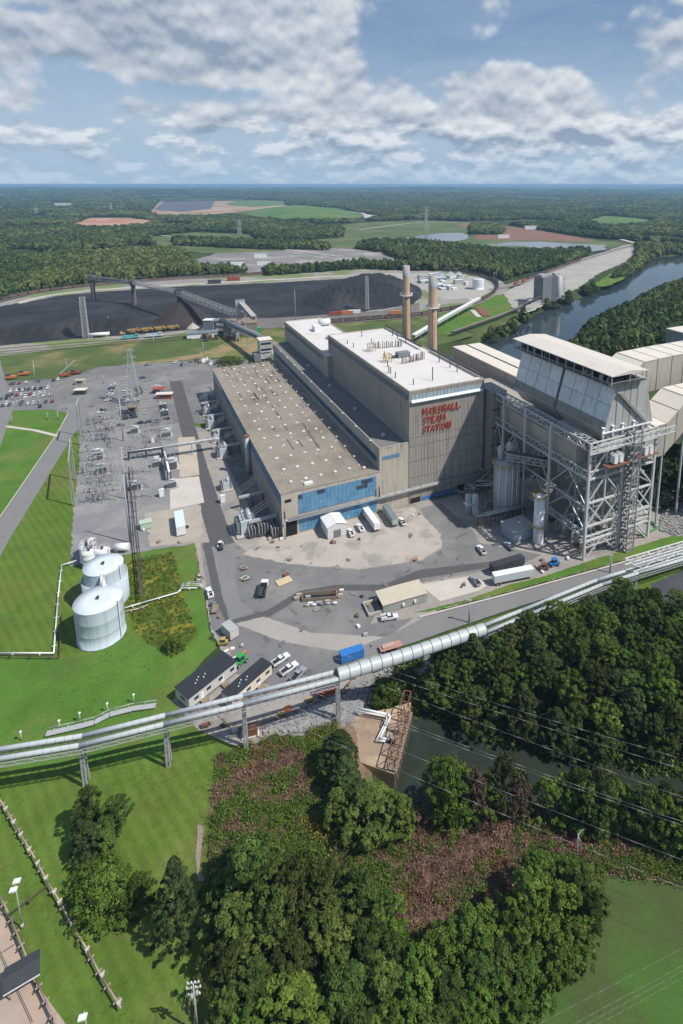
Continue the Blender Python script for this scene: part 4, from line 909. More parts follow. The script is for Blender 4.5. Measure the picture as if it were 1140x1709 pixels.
for (dx_, dy_, r_2, h_2) in ((-2.6, 0, 1.3, 7.5), (1.2, -1, 1.5, 9.5), (3.2, 1, 1.0, 7)):
    mb = MB(); mb.lathe([(.01, hh+1), (r_2, hh+2.2), (r_2, hh+h_2), (.01, hh+h_2+1)], 14, c=(dx_, dy_, 0)); mb.tube((dx_+r_2, dy_, hh+1), (dx_+r_2, dy_, hh+h_2+1.6), .3, n=7); mb.build('cyclone', steel, t)
g = G(898, 903); silo('slim white silo with yellow platforms beside the blue grey shed', 0, 0, 2.2, HT(g, 828), plats=(HT(g, 828), HT(g, 828)*.35), loc=g, mat_=white, pipes=1)
for k, (x, y, l) in enumerate(((782, 855, 'left small silver vessel at the foot of the end wall'), (793, 858, 'right small silver vessel at the foot of the end wall'))):
    g = G(x, y); silo(l, 0, 0, 1.5, HT(g, 826), cat='vessel', loc=g, pipes=1)
a = G(866, 900); t = thing('shed', 'flat roofed blue grey shed in the shade by the slim silo', 'shed', (a.x, a.y+3, 0), SROT)
MB().box(-5.5, 5.5, -4.5, 4.5, 0, 5).build('wall', M('blue_grey_wall', (.25, .32, .37), .6), t); MB().box(-5.8, 5.8, -4.8, 4.8, 5.003, 5.3).build('roof', M('grey_shed_roof', (.33, .34, .33), .7), t); MB().box(-3, -2, -4.6, -4.503, 0, 2.2).build('door', white, t)
t = thing('pipe_rack', 'dark elevated pipe rack between the small vessels and the shed', 'pipe rack', (OO.x, OO.y, 0), SROT)
u0, v0 = LOC(800, 880); u1, v1 = LOC(872, 862); mb = MB(); mb.hexa([(u0, v0-1.6, 4.5), (u1, v1-1.6, 4.5), (u1, v1+1.6, 4.5), (u0, v0+1.6, 4.5)], [(u0, v0-1.6, 4.9), (u1, v1-1.6, 4.9), (u1, v1+1.6, 4.9), (u0, v0+1.6, 4.9)]); mb.build('deck', dsteel, t)
mb = MB()
for i in range(6):
    a = u0+(u1-u0)*i/5; b = v0+(v1-v0)*i/5
    for s_ in (-1.4, 1.4): mb.beam((a, b+s_, 0), (a, b+s_, 4.5), .35)
mb.build('leg', rust, t, kind='stuff'); mb = MB()
for s_ in (-1, -.3, .4, 1.1): mb.pipe([(u0-4, v0+6+s_, 9), (u0-1+s_, v0+3, 9), (u0-1+s_, v0+.5, 5.3), (u0+3, v0+s_, 5.3), (u1, v1+s_, 5.3)], .22)
mb.build('pipe', steel, t)
t = thing('pipe_rack', 'tangle of grey pipework and steel between the end wall and the tall silo', 'pipe rack', (OO.x, OO.y, 0), SROT); mb = MB(); mc = MB()
r2 = random.Random(5)
for i in range(46):
    a = Vector((r2.uniform(24, 42), r2.uniform(-24, -4), r2.choice((2, 4, 6, 9, 12)))); b = a+Vector((r2.choice((0, 6, 9)), r2.choice((0, 5, -5)), 0)); mb.tube(a, b+Vector((.1, 0, 0)), r2.choice((.12, .2, .3)), n=6)
    mc.beam((a.x, a.y, 0), a, .2)
mb.build('pipe', steel, t, kind='stuff'); mc.build('leg', dsteel, t, kind='stuff')
# pipework under and beside the precipitator
t = thing('pipe_rack', 'truss walkway running from the tall silo to the precipitator frame', 'walkway', (OO.x, OO.y, 0), SROT)
MB().truss((32, -30, 28), (43, -43, 28), 3, .3, 7).truss((34, -28, 28), (45, -41, 28), 3, .3, 7).build('truss', steel, t, kind='stuff'); MB().beam((33, -29, 31.2), (44, -42, 31.2), 2.4, .2).build('deck', dsteel, t)
for i, (u, v) in enumerate(((48, -60), (54, -55), (66, -58), (70, -50), (50, -40), (58, -48), (64, -40), (46, -52))):
    mb = MB(); h_ = 3+(i*37 % 5); tt = thing('pump_skid', ['rust brown', 'dark', 'grey', 'pale'][i % 4]+' pump skid under the precipitator, '+['by the front left column', 'behind the front columns', 'near the stair tower', 'at the right side', 'at the left side', 'in the middle', 'towards the back', 'by the left truss'][i], 'machine', WUV(u, v), SROT)
    MB().box(-1.5, 1.5, -1, 1, 0, 1).build('base', [rust, dsteel, steel, concrete][i % 4], tt); MB().tube((0, 0, 1), (0, 0, h_), .6, n=10).build('vessel', steel, tt)
g = G(1075, 885); t = thing('pipe_bundle', 'bright green pipework lying on the stones right of the frame', 'pipes', g, .3); MB().pipe([(-5, -3, .5), (6, -1, .5), (7, 4, .5), (-2, 6, .5)], .35).build('pipe', green, t)
g = G(1128, 606); t = thing('transfer_house', 'grey box building on steel legs at the right edge', 'building', g, SROT)
MB().box(-2, 26, -8, 10, 13, 27).build('wall', slate, t); MB().box(-2.4, 26.4, -8.4, 10.4, 27.003, 27.6).build('roof', ductt, t)
for x, y in ((-1, -7), (-1, 9), (8, -7), (17, -7)): MB().beam((x, y, 0), (x, y, 13), 1).build('leg', dsteel, t)
MB().truss((-1, -7, 1), (24, -7, 1), 11, .4, 5).build('bracing', dsteel, t, kind='stuff')
g = G(1087, 631); tagm(MB().hexa([(-7, -4, 0), (7, -4, 0), (7, 4, 0), (-7, 4, 0)], [(-5, -3, 1.6), (5, -1, 2), (4, 2, 1.8), (-3, 2, 1.2)]).build('tarpaulin', orange), 'orange red tarpaulin heap on the gravel behind the precipitator', 'tarpaulin', g)
# ------------------------------------------------------------ tanks by the lawn
def tank(label, g, r, h, rail=True, mt=tankm, top=tankt, dome=.014, group=None):
    t = thing('storage_tank', label, 'tank', (g[0], g[1], 0), 0, group)
    MB().lathe([(r+.15, 0), (r+.15, .2), (r, .2), (r, h*.33), (r+.02, h*.335), (r, h*.34), (r, h*.66), (r+.02, h*.665), (r, h*.67), (r, h)], 48).build('shell', mt, t)
    MB().lathe([(r+.08, h-.08), (r+.08, h+.04), (r*.5, h+r*dome*.7), (.01, h+r*dome)], 48).build('roof', top, t)
    if rail:
        mb = MB()
        for k in range(2): mb.lathe([(r-.1, h+.5+.5*k), (r-.04, h+.5+.5*k), (r-.04, h+.56+.5*k), (r-.1, h+.56+.5*k)], 40)
        for i in range(24): a = i/24*6.283; mb.beam(((r-.07)*math.cos(a), (r-.07)*math.sin(a), h), ((r-.07)*math.cos(a), (r-.07)*math.sin(a), h+1.05), .06)
        mb.build('railing', white, t)
    MB().tube((0, 0, h), (0, 0, h+r*dome+.7), .35, n=10).tube((0, 0, h+r*dome+.7), (0, 0, h+r*dome+.9), .55, n=10).build('vent', dsteel, t)
    a = -.2; MB().beam(((r+.3)*math.cos(a), (r+.3)*math.sin(a), 0), ((r+.3)*math.cos(a), (r+.3)*math.sin(a), h+1), .5, .12).build('ladder', white, t)
    return t
T1 = (-101.3, 167.9); T2 = (-108.2, 184.8)
tank('nearest large pale blue storage tank with flat roof', T1, 7.15, 13, rail=False)
t2 = tank('large pale tank with a lower outer wall, behind the nearest tank', T2, 6.4, 13.6, rail=False)
MB().lathe([(7.4, 0), (7.4, 9.4), (7.1, 9.4), (7.1, 9.0), (6.42, 9.0)], 48).build('outer_wall', tankm, t2)
cv = MB()
for s_ in (-.9, .9): cv.beam((-103+s_*.6, 173.8, 14.1), (-105.4+s_*.6, 179.4, 14.1), .12)
cv.beam((-102.2, 174, 13.2), (-106, 179.2, 13.2), 1.2, .15)
for i in range(8): cv.beam((-102.8-i*.35, 173.8+i*.8, 13.2), (-102.8-i*.35, 173.8+i*.8, 14.2), .08)
tagm(cv.build('walkway', white), 'white railed walkway bridging the two large tanks', 'walkway')
for (x, y, r, h, l) in ((147, 934, 2.6, 6, 'white tank at the left rear of the tank group'), (151, 944, 2.6, 6, 'white tank just left of the orange pipework'), (173, 939, 2.6, 5.5, 'white tank right of the stair, behind the large tank'), (146, 925, 2.2, 5, 'farthest small white tank of the group')):
    g = G(x, y); tank(l, (g.x, g.y), r, h, mt=white, top=white, dome=.15, group='small white tanks')
g = G(204, 920); t = thing('horizontal_tank', 'short white horizontal tank beside the pipe to the switchyard', 'tank', g, .1); MB().tube((-2.6, 0, 2), (2.6, 0, 2), 1.5, n=16).build('barrel', white, t); MB().box(-2, -1.4, -1, 1, 0, 1).box(1.4, 2, -1, 1, 0, 1).build('saddle', concrete, t)
g = G(157, 938); mb = MB()
for x, y in ((-1, -1), (1, -1), (1, 1), (-1, 1)): mb.beam((x, y, 0), (x, y, 10), .22)
for z in range(1, 10, 2): mb.beam((-1, -1, z), (1, -1, z+1), .15).beam((1, 1, z), (-1, 1, z+1), .15).box(-1, 1, -1, 1, z+1, z+1.1)
tagm(mb.build('stair_tower', M('pale_steel', (.62, .58, .54), .5)), 'pale steel stair tower between the small white tanks', 'stairs', g)
# pipes and lawn edging round the tanks
def pipeline(name, label, pts, r, z, mat_, cat='pipe', step=6, sup=True, zs=None, supw=.25):
    P = [G(x, y) for x, y in pts] if not isinstance(pts[0], Vector) else pts
    t = thing(name, label, cat, (P[0].x, P[0].y, 0)); o = Vector((P[0].x, P[0].y, 0)); Q = [Vector((p.x, p.y, z))-o for p in P]
    MB().pipe(Q, r, 8).build('pipe', mat_, t)
    if sup:
        sm = MB().beam((0, 0, 0), (0, 0, z), supw).beam((0, -.6, z-.2), (0, .6, z-.2), supw*.8).mesh('support', mat_); k = 0
        for a, b in zip(Q, Q[1:]):
            n = max(1, int((b-a).length/step)); th_ = math.atan2((b-a).y, (b-a).x)
            for i in range(n):
                c = a.lerp(b, (i+.5)/n); s_ = obj('support', sm, t, (c.x, c.y, 0)); s_.rotation_euler = (0, 0, th_)
    return t, Q
pipeline('lawn_barrier', 'white pipe edging the mown lawn left of the tanks', [(-140, 1096), (0, 1093), (90, 1093), (97, 1000), (103, 946), (128, 938)], .22, .7, white)
pipeline('lawn_barrier', 'brown lower pipe running beside the white lawn edging', [(-140, 1100), (0, 1098), (100, 1100), (104, 1030)], .18, .9, brown)
pipeline('steam_pipe', 'long brown twin pipe crossing the switchyard towards the lawn', [(216, 790), (222, 850), (228, 910), (231, 940), (237, 1010)], .26, 3.2, brown, step=12)
pipeline('steam_pipe', 'second dark pipe beside the long twin pipe', [(221, 790), (227, 850), (231, 905), (235, 945), (240, 1005)], .18, 3.2, dsteel, step=12)
pipeline('pipe_run', 'upper pale pipe from the tanks across the weedy slope', [(208, 1018), (235, 1010), (297, 992), (303, 985), (330, 984)], .22, .8, white, step=8)
pipeline('pipe_run', 'lower short pale pipe from the tanks', [(207, 1024), (232, 1019), (247, 1013)], .18, .8, cream, step=5)
g = G(318, 985); mb = MB()
for k in (0, .9): mb.pipe([(-4, k, .2), (-2.6, k, 1.6), (0, k, 2.1), (3, k, 2.0), (4.6, k, .8)], .09).pipe([(-4, k, .9), (-2.6, k, 2.3), (0, k, 2.8), (3, k, 2.7), (4.6, k, 1.5)], .07)
tagm(mb.build('footbridge', white), 'small white railed footbridge over the pipes by the road', 'footbridge', g)
t, Q = pipeline('footpath_rail', 'stepped covered walkway with railing beside the conveyor', [(80, 1222), (125, 1212), (160, 1203), (185, 1190), (225, 1180), (262, 1175)], .09, 1.3, steel, 'walkway', step=3, supw=.1)
mb = MB()
for a, b in zip(Q, Q[1:]): mb.beam((a.x, a.y-.8, .35), (b.x, b.y-.8, .35), 1.6, .2)
mb.build('tread', steel, t)
for k, (x, y) in enumerate(((100, 1216), (134, 1203), (180, 1187), (224, 1172), (36, 1235))):
    tagm(MB().tube((0, 0, 0), (0, 0, 2.4), .08, n=6).lathe([(.01, 2.3), (.35, 2.4), (.35, 2.7), (.01, 2.8)], 10).build('path_light', white), ['second from left', 'third from left', 'fourth from left', 'rightmost', 'leftmost'][k]+' small white light beside the covered walkway', 'light', G(x, y), 0, 'path lights along the walkway')
# heated pipe with boxes across the lower left lawn
pts = [(-20, 1310), (10, 1355), (25, 1382), (60, 1440), (78, 1475), (100, 1510), (122, 1552), (147, 1593), (172, 1640), (203, 1690)]
t, Q = pipeline('raised_pipe', 'long rusty pink raised pipe crossing the lower left lawn diagonally', pts, .16, 1.1, M('pinkish_pipe', (.36, .26, .23), .7, 0, .15, 1), step=3.2)
for i, (x, y) in enumerate(((10, 1357), (23, 1379), (35, 1400), (49, 1425), (63, 1448), (77, 1473), (91, 1496), (100, 1513), (122, 1551), (146, 1593), (171, 1635), (199, 1682))):
    tt = thing('valve_box', ['nearest', 'second', 'third', 'fourth', 'fifth', 'sixth', 'seventh', 'eighth', 'ninth', 'tenth', 'eleventh', 'farthest'][11-i]+' grey valve box along the raised pipe, counted from the picture bottom', 'valve box', G(x, y), 1.0, 'valve boxes on the raised pipe')
    MB().box(-.3, .3, -.25, .25, .8, 1.4).build('box', M('box_grey', (.5, .46, .44), .6), tt); MB().tube((.4, 0, 1.1), (.4, 0, 1.5), .2, n=10).build('lamp', cream, tt)
pipeline('raised_pipe', 'short brown branch pipe joining the ramp railing to the raised pipe', [(16, 1533), (80, 1484)], .16, 1.0, brown)
pipeline('ramp_railing', 'rusty double pipe railing along the concrete ramp', [(-40, 1440), (0, 1500), (15, 1530), (60, 1640), (108, 1740)], .14, 1.0, M('pinkish_pipe', (.36, .26, .23)), step=3)
pipeline('ramp_railing', 'black lower pipe beside the ramp railing', [(-42, 1444), (-3, 1504), (12, 1534), (56, 1643), (103, 1742)], .1, .5, dsteel, step=3)
for k in range(3): strip('slab_joint', [G(*p).xy for p in (((-40, 1480), (0, 1590), (55, 1709)), ((5, 1592), (26, 1578)), ((-60, 1600), (0, 1700)))[k]], .12, dsteel, world=True, z=.5)
# gazebo with dark shingle roof
g = G(40, 1640); t = thing('shelter', 'open shelter with dark shingled gable roof on the ramp', 'shelter', g, R(32))
for x, y in ((-2, -1.5), (2, -1.5), (2, 1.5), (-2, 1.5)): MB().beam((x, y, 0), (x, y, 2.9), .16).build('post', wood, t)
mb = MB(); mb.face([(-2.8, -2.2, 2.8), (2.8, -2.2, 2.8), (2.8, 0, 3.7), (-2.8, 0, 3.7)]); mb.face([(-2.8, 0, 3.7), (2.8, 0, 3.7), (2.8, 2.2, 2.8), (-2.8, 2.2, 2.8)]); mb.face([(-2.8, -2.2, 2.75), (-2.8, 2.2, 2.75), (2.8, 2.2, 2.75), (2.8, -2.2, 2.75)]); mb.build('roof', shingle, t)
MB().box(-2.82, 2.82, -2.26, -2.2, 2.62, 2.84).build('fascia', white, t)
mb = MB()
for i in range(7):
    for s_ in (-1, 1): y = s_*(.3+i*.3); z = 3.7-.9*abs(y)/2.2; mb.beam((-2.8, y, z+.01), (2.8, y, z+.01), .05, .03)
mb.build('shingle_course', M('shingle_edge', (.07, .075, .085), .8), t, kind='stuff')
# flood light pole with two lamp heads
def flood(label, x, y, h, heads=2, s=1.0):
    g = G(x, y); t = thing('floodlight_pole', label, 'light pole', g, .2)
    MB().tube((0, 0, 0), (0, 0, h), .13, .08, n=8).build('pole', steel, t); MB().tube((0, 0, 0), (0, 0, .6), .4, .25, n=8).build('footing', concrete, t)
    for k in range(heads): MB().hexa([(-.65, -.95+k*1.5-.3, h), (.65, -.95+k*1.5-.3, h), (.65, -.1+k*1.5-.3, h), (-.65, -.1+k*1.5-.3, h)], [(-.65, -.95+k*1.5-.3, h+.25), (.65, -.95+k*1.5-.3, h+.35), (.65, -.1+k*1.5-.3, h+.35), (-.65, -.1+k*1.5-.3, h+.25)]).build('lamp_head', white, t)
flood('tall floodlight pole with two white heads beside the concrete ramp', 37, 1546, HT(G(37, 1546), 1478))
flood('floodlight with its white head just above the bottom edge of the picture', 152, 1765, 10.5, 1)
# utility pole at the bottom
g = G(330, 1722); h = HT(g, 1640); t = thing('utility_pole', 'wooden utility pole with three crossarms and insulators at the bottom edge', 'utility pole', g, .12)
MB().tube((0, 0, 0), (0, 0, h), .2, .13, n=8).build('pole', M('pale_wood', (.42, .38, .33), .8), t)
for z, w in ((h-.1, 2.2), (h-1.2, 2.6), (h-2.7, 2.2)):
    MB().beam((-w/2, 0, z), (w/2, 0, z), .18).build('crossarm', M('pale_wood', (.5, .46, .4)), t)
    for i in range(4): MB().lathe([(.1, 0), (.14, .12), (.09, .2), (.12, .3), (.01, .36)], 8, c=(-w/2+.2+i*(w-.4)/3, 0, z+.09)).build('insulator', white, t)
for a in range(3): MB().tube((.5*math.cos(a*2.1), .5*math.sin(a*2.1), h-3), (.5*math.cos(a*2.1), .5*math.sin(a*2.1), h-2), .22, n=10).build('transformer', steel, t)
UPOLE = Vector((g.x, g.y, h))
# ------------------------------------------------------------ twin conveyor and its large tube
CP = [(-60, 1268, 12), (135, 1236, 12.3), (275, 1201, 13.2), (406, 1168, 15), (563, 1127, 14.5)]
C1 = [G(x, y, z) for x, y, z in CP]
C2 = [G(563, 1127, 14.5), G(690, 1089, 13), G(808, 1050, 11.4)]
C3 = [G(808, 1050, 11.4), G(875, 1023, 10.4), G(1000, 972, 8), G(1060, 953, 7), G(1150, 926, 6), G(1300, 880, 5)]
def conv(name, label, P, tower_at):
    t = thing(name, label, 'conveyor', (P[0].x, P[0].y, 0)); o = Vector((P[0].x, P[0].y, 0)); P = [p-o for p in P]
    A = []; B = []
    for i, p in enumerate(P):
        d = (P[min(i+1, len(P)-1)]-P[max(i-1, 0)]); n = Vector((-d.y, d.x, 0)).normalized(); A.append(p+n*1.3); B.append(p-n*1.3)
    for L_ in (A, B):
        mb = MB(); mb.pipe(L_, .56, 14); mb.build('cover_tube', M('conveyor_cover', (.42, .455, .47), .8, 0, .05, .5, streak=0), t)
        rm = MB(); s_ = 0
        for a, b in zip(L_, L_[1:]):
            n = int((b-a).length/1.9); d = (b-a).normalized()
            for i in range(n): c = a.lerp(b, i/n); rm.tube(c-d*.05, c+d*.05, .59, n=14, caps=True)
        rm.build('cover_seam', M('seam_metal', (.36, .39, .40), .5, .2), t, kind='stuff')
    tm = MB()
    for L_, off in ((A, .7), (B, -.7), (B, .75)):
        for a, b in zip(L_, L_[1:]):
            d = (b-a); n = Vector((-d.y, d.x, 0)).normalized()*off; k = max(2, int(d.length/1.8))
            tm.truss(a+n-Vector((0, 0, 1.75)), b+n-Vector((0, 0, 1.75)), 1.1, .13, k)
    for a, b in zip(B, B[1:]):
        n = int((b-a).length/1.8)
        for i in range(n):
            c = a.lerp(b, i/n); d = (b-a); m_ = Vector((-d.y, d.x, 0)).normalized(); tm.beam(c-m_*.8-Vector((0, 0, 1.75)), c+m_*3.3-Vector((0, 0, 1.75)), .13)
    tm.build('truss', steel, t, kind='stuff')
    wk = MB()
    for a, b in zip(P, P[1:]): wk.beam(a-Vector((0, 0, .9)), b-Vector((0, 0, .9)), .9, .1); wk.beam(a+Vector((0, 0, .1)), b+Vector((0, 0, .1)), .08)
    wk.build('walkway', dsteel, t)
    return t, P, o
t, P, o = conv('pipe_conveyor', 'long twin tube conveyor crossing the lawn on steel legs', C1, None)
def tower(parent, c, d, z0, z1, w=1.5, mat_=None):
    mat_ = mat_ or steel; n = Vector((-d.y, d.x, 0)).normalized(); d = Vector((d.x, d.y, 0)).normalized()
    for s_ in (-1, 1):
        for e in (-1, 1): MB().beam(c+n*s_*w*.62+d*e*.4+Vector((0, 0, z0)), c+n*s_*w*.42+d*e*.3+Vector((0, 0, z1)), .3).build('leg', mat_, parent)
    mb = MB(); k = 3
    for i in range(k):
        a = z0+(z1-z0)*i/k; b = z0+(z1-z0)*(i+1)/k; f = 1 if i % 2 else -1; wa = w*(.62-.2*i/k); wb = w*(.62-.2*(i+1)/k)
        mb.beam(c+n*f*wa+Vector((0, 0, a)), c-n*f*wb+Vector((0, 0, b)), .18).beam(c+n*wa+d*.35*f+Vector((0, 0, a)), c+n*wb-d*.35*f+Vector((0, 0, b)), .15).beam(c-n*wa+d*.35*f+Vector((0, 0, a)), c-n*wb-d*.35*f+Vector((0, 0, b)), .15)
    mb.build('brace', mat_, parent, kind='stuff')
for i in (1, 2, 3, 4):
    d = P[min(i+1, 4)]-P[i-1]; zz = tz(P[i].x+o.x, P[i].y+o.y); tower(t, Vector((P[i].x, P[i].y, 0)), d, zz-.3, P[i].z-1.7)
t = thing('conveyor_tube', 'large ribbed white tube enclosing the conveyor above the creek bank', 'conveyor tube', (C2[0].x, C2[0].y, 0)); o = Vector((C2[0].x, C2[0].y, 0)); P = [p-o for p in C2]
mb = MB(); RT = 1.75
for a, b in zip(P, P[1:]): mb.tube(a, b, RT, n=32, caps=False)
mb.build('shell', M('tube_shell', (.44, .47, .47), .5, .05, .05, .4), t)
rb = None
tl = sum((b-a).length for a, b in zip(P, P[1:])); n = 15
for i in range(n+1):
    s_ = tl*i/n; k = 0
    while k < len(P)-2 and s_ > (P[k+1]-P[k]).length: s_ -= (P[k+1]-P[k]).length; k += 1
    d = (P[k+1]-P[k]).normalized(); c = P[k]+d*s_
    if rb is None:
        mbr = MB(); mbr.tube((-.09, 0, 0), (.09, 0, 0), RT+.09, n=32); rb = mbr.mesh('rib', M('tube_rib', (.16, .17, .18), .6))
    oo_ = obj('rib', rb, t, c); oo_.rotation_euler = d.to_track_quat('X', 'Z').to_euler()
tower(t, Vector((P[-1].x, P[-1].y, 0)), P[-1]-P[-2], tz(*C2[-1].xy)-.5, P[-1].z-1.6, 2)
t, P, o = conv('pipe_conveyor', 'right stretch of the twin tube conveyor beside the perimeter road', C3, None)
for i in (2, 3, 4): tower(t, Vector((P[i].x, P[i].y, 0)), P[i]-P[i-1], -.2, P[i].z-1.7, 1.8)
mb = MB()
a, b = G(1050, 948, 8), G(1300, 872, 6)
for s_ in (-2.1, 2.1):
    d = (b-a); m_ = Vector((-d.y, d.x, 0)).normalized()*s_; mb.truss(a+m_, b+m_, 2.6, .28, 16)
for i in range(17): c = a.lerp(b, i/16)+Vector((0, 0, 2.6)); mb.beam(c+m_, c-m_, .22)
tagm(mb.build('truss_bridge', white), 'white truss cage over the conveyor at the right edge', 'truss')
# ------------------------------------------------------------ intake platform
PZ = -2.6
pl = [G(588, 1196, PZ), G(640, 1184, PZ), G(686, 1172, PZ), G(658, 1292, PZ), G(600, 1272, PZ)]
t = thing('intake_platform', 'sandy intake platform at the edge of the creek', 'platform', (0, 0, 0))
MB().prism([(p.x, p.y) for p in pl[::-1]][::-1], -9.5, PZ).build('slab', tan, t)
d0_, d1_ = G(680, 1188, PZ), G(652, 1288, PZ); mb = MB(); dd = (d1_-d0_); nn = Vector((-dd.y, dd.x, 0)).normalized(); nn = nn if nn.x > 0 else -nn
for i in range(20): a = d0_.lerp(d1_, i/20)+Vector((0, 0, .12)); b = d0_.lerp(d1_, (i+.88)/20)+Vector((0, 0, .12)); MB()._hex([a-nn*.8, b-nn*.8, b+nn*1.6, a+nn*1.6, a-nn*.8+Vector((0, 0, .15)), b-nn*.8+Vector((0, 0, .15)), b+nn*1.6+Vector((0, 0, .15)), a+nn*1.6+Vector((0, 0, .15))], 0).build('deck_plank', wood, t)
for i in range(9): a = d0_.lerp(d1_, i/8)+nn*1.3; MB().beam((a.x, a.y, -10), (a.x, a.y, PZ+.1), .4).build('pile', wood, t)
t = thing('trash_rack_gantry', 'rusty steel gantry standing along the intake dock', 'gantry', (0, 0, 0)); mb = MB(); legs = []
for i in range(6):
    a = d0_.lerp(d1_, i/5)+nn*1.1; b = d0_.lerp(d1_, i/5)-nn*.9; hgt = 7 if i < 3 else 4
    for p in (a, b): MB().beam((p.x, p.y, PZ+.2), (p.x, p.y, PZ+hgt), .22).build('post', rust, t)
    mb.beam((a.x, a.y, PZ+hgt), (b.x, b.y, PZ+hgt), .2)
    if i < 5:
        h2 = 7 if i < 2 else 4
        for s_ in (1.1, -.9):
            p = d0_.lerp(d1_, i/5)+nn*s_; q = d0_.lerp(d1_, (i+1)/5)+nn*s_; mb.beam((p.x, p.y, PZ+h2), (q.x, q.y, PZ+h2), .2).beam((p.x, p.y, PZ+1.2), (q.x, q.y, PZ+1.2), .12).beam((p.x, p.y, PZ+.3), (q.x, q.y, PZ+h2), .14)
mb.build('rail', rust, t, kind='stuff')
q = [G(598, 1182, -.5), G(650, 1193, -1.0), G(651, 1198, -1.4), G(634, 1232, -1.6), G(650, 1234, -1.6)]
t = thing('intake_pipe', 'white pipe bending across the sandy platform to the pumps', 'pipe', (0, 0, 0)); MB().pipe(q, .32).pipe([p+Vector((-.9, -.5, -.1)) for p in q], .18).build('pipe', white, t)
for k, (x, y) in enumerate(((648, 1235), (655, 1238), (662, 1222))):
    tt = thing('pump', ['left', 'middle', 'right'][k]+' grey pump on the intake dock', 'pump', G(x, y, PZ+.2), 0, 'intake pumps'); MB().tube((0, 0, 0), (0, 0, 1.6), .5, n=10).build('motor', steel, tt); MB().box(-.7, .7, -.7, .7, 0, .3).build('base', dsteel, tt)
# ------------------------------------------------------------ switchyard
def gantry(label, p, q, h, w=.55, beam=True, cat='gantry'):
    a, b = G(*p), G(*q); t = thing('line_gantry', label, cat, (a.x, a.y, 0)); d = b-a
    for o_ in (Vector((0, 0, 0)), d):
        for s_ in (-.6, .6): MB().beam(o_+Vector((s_, 0, 0)), o_+Vector((s_*.25, 0, h)), .3).build('leg', steel, t)
        mb = MB()
        for i in range(int(h/1.5)): z = i*1.5; mb.beam(o_+Vector((-.6+.01*i, 0, z)), o_+Vector((.6-.02*i, 0, z+1.5)), .1)
        mb.build('lacing', steel, t, kind='stuff')
    if beam:
        mb = MB(); mb.beam(Vector((0, 0, h)), d+Vector((0, 0, h)), .35).beam(Vector((0, 0, h-1)), d+Vector((0, 0, h-1)), .25)
        for i in range(8): mb.beam(d*(i/8)+Vector((0, 0, h-1)), d*((i+1)/8)+Vector((0, 0, h)), .12)
        mb.build('crossbeam', steel, t)
    return t
gantry('near lattice gantry at the left edge of the switchyard', (123, 843), (125, 800), HT(G(123, 843), 770))
gantry('farther lattice gantry at the left edge of the switchyard', (135, 742), (138, 727), HT(G(135, 742), 676))
for k, (b, tp, l) in enumerate(((((211, 832), 746, 'near tall steel pole in the middle of the switchyard')), ((206, 735), 664, 'far tall steel pole in the middle of the switchyard'), ((217, 905), 792, 'tall pole beside the twin pipe'))):
    g = G(*b); t = thing('steel_pole', l, 'pole', g, .4); h = HT(g, tp)
    MB().tube((0, 0, 0), (0, 0, h), .34, .2, n=8).build('shaft', steel, t); MB().beam((-1.5, 0, h-.4), (1.5, 0, h-.4), .2).build('crossarm', steel, t)
# bus supports: frame with three insulator posts
def bus_mesh():
    return None
bt = thing('bus_support', 'three post steel bus support with ribbed insulators in the switchyard', 'bus support', G(165, 830), SROT, 'bus supports in the switchyard')
mb = MB(); mb.beam((-3, 0, 0), (-3, 0, 4.2), .22).beam((3, 0, 0), (3, 0, 4.2), .22).beam((-3.4, 0, 4.2), (3.4, 0, 4.2), .25).beam((-3, 0, 0), (0, 0, 4.2), .1).beam((3, 0, 0), (0, 0, 4.2), .1); mb.build('frame', steel, bt)
im = MB(); im.lathe([(.1, 0)]+[(r, z) for k in range(6) for r, z in ((.2, .1+k*.3), (.1, .25+k*.3))]+[(.06, 2), (.01, 2)], 7)
im = im.mesh('insulator', insul)
for x in (-2.4, 0, 2.4): obj('insulator', im, bt, (x, 0, 4.3))
MB().pipe([(-2.4, -3, 6.3), (-2.4, 3, 6.3)], .07, 5).pipe([(0, -3, 6.3), (0, 3, 6.3)], .07, 5).pipe([(2.4, -3, 6.3), (2.4, 3, 6.3)], .07, 5).build('bus_bar', steel, bt)
spots = []
for (x0, y0, x1, y1, nx_, ny_) in ((140, 833, 198, 700, 3, 13), (150, 836, 195, 790, 5, 4), (148, 735, 200, 712, 5, 4), (220, 760, 262, 730, 3, 4), (222, 830, 250, 790, 2, 4), (252, 735, 285, 720, 3, 2)):
    for i in range(nx_):
        for j in range(ny_):
            if rnd.random() < .12: continue
            spots.append((x0+(x1-x0)*(i+.5)/nx_+rnd.uniform(-2, 2), y0+(y1-y0)*j/max(1, ny_-1)+rnd.uniform(-1, 1)))
for i, (x, y) in enumerate(spots[1:]):
    dup(bt, G(x, y), SROT+(math.pi/2 if i % 4 == 0 else 0)+rnd.uniform(-.03, .03), sc=(1, 1, rnd.choice((.8, 1, 1.2, 1.5))))
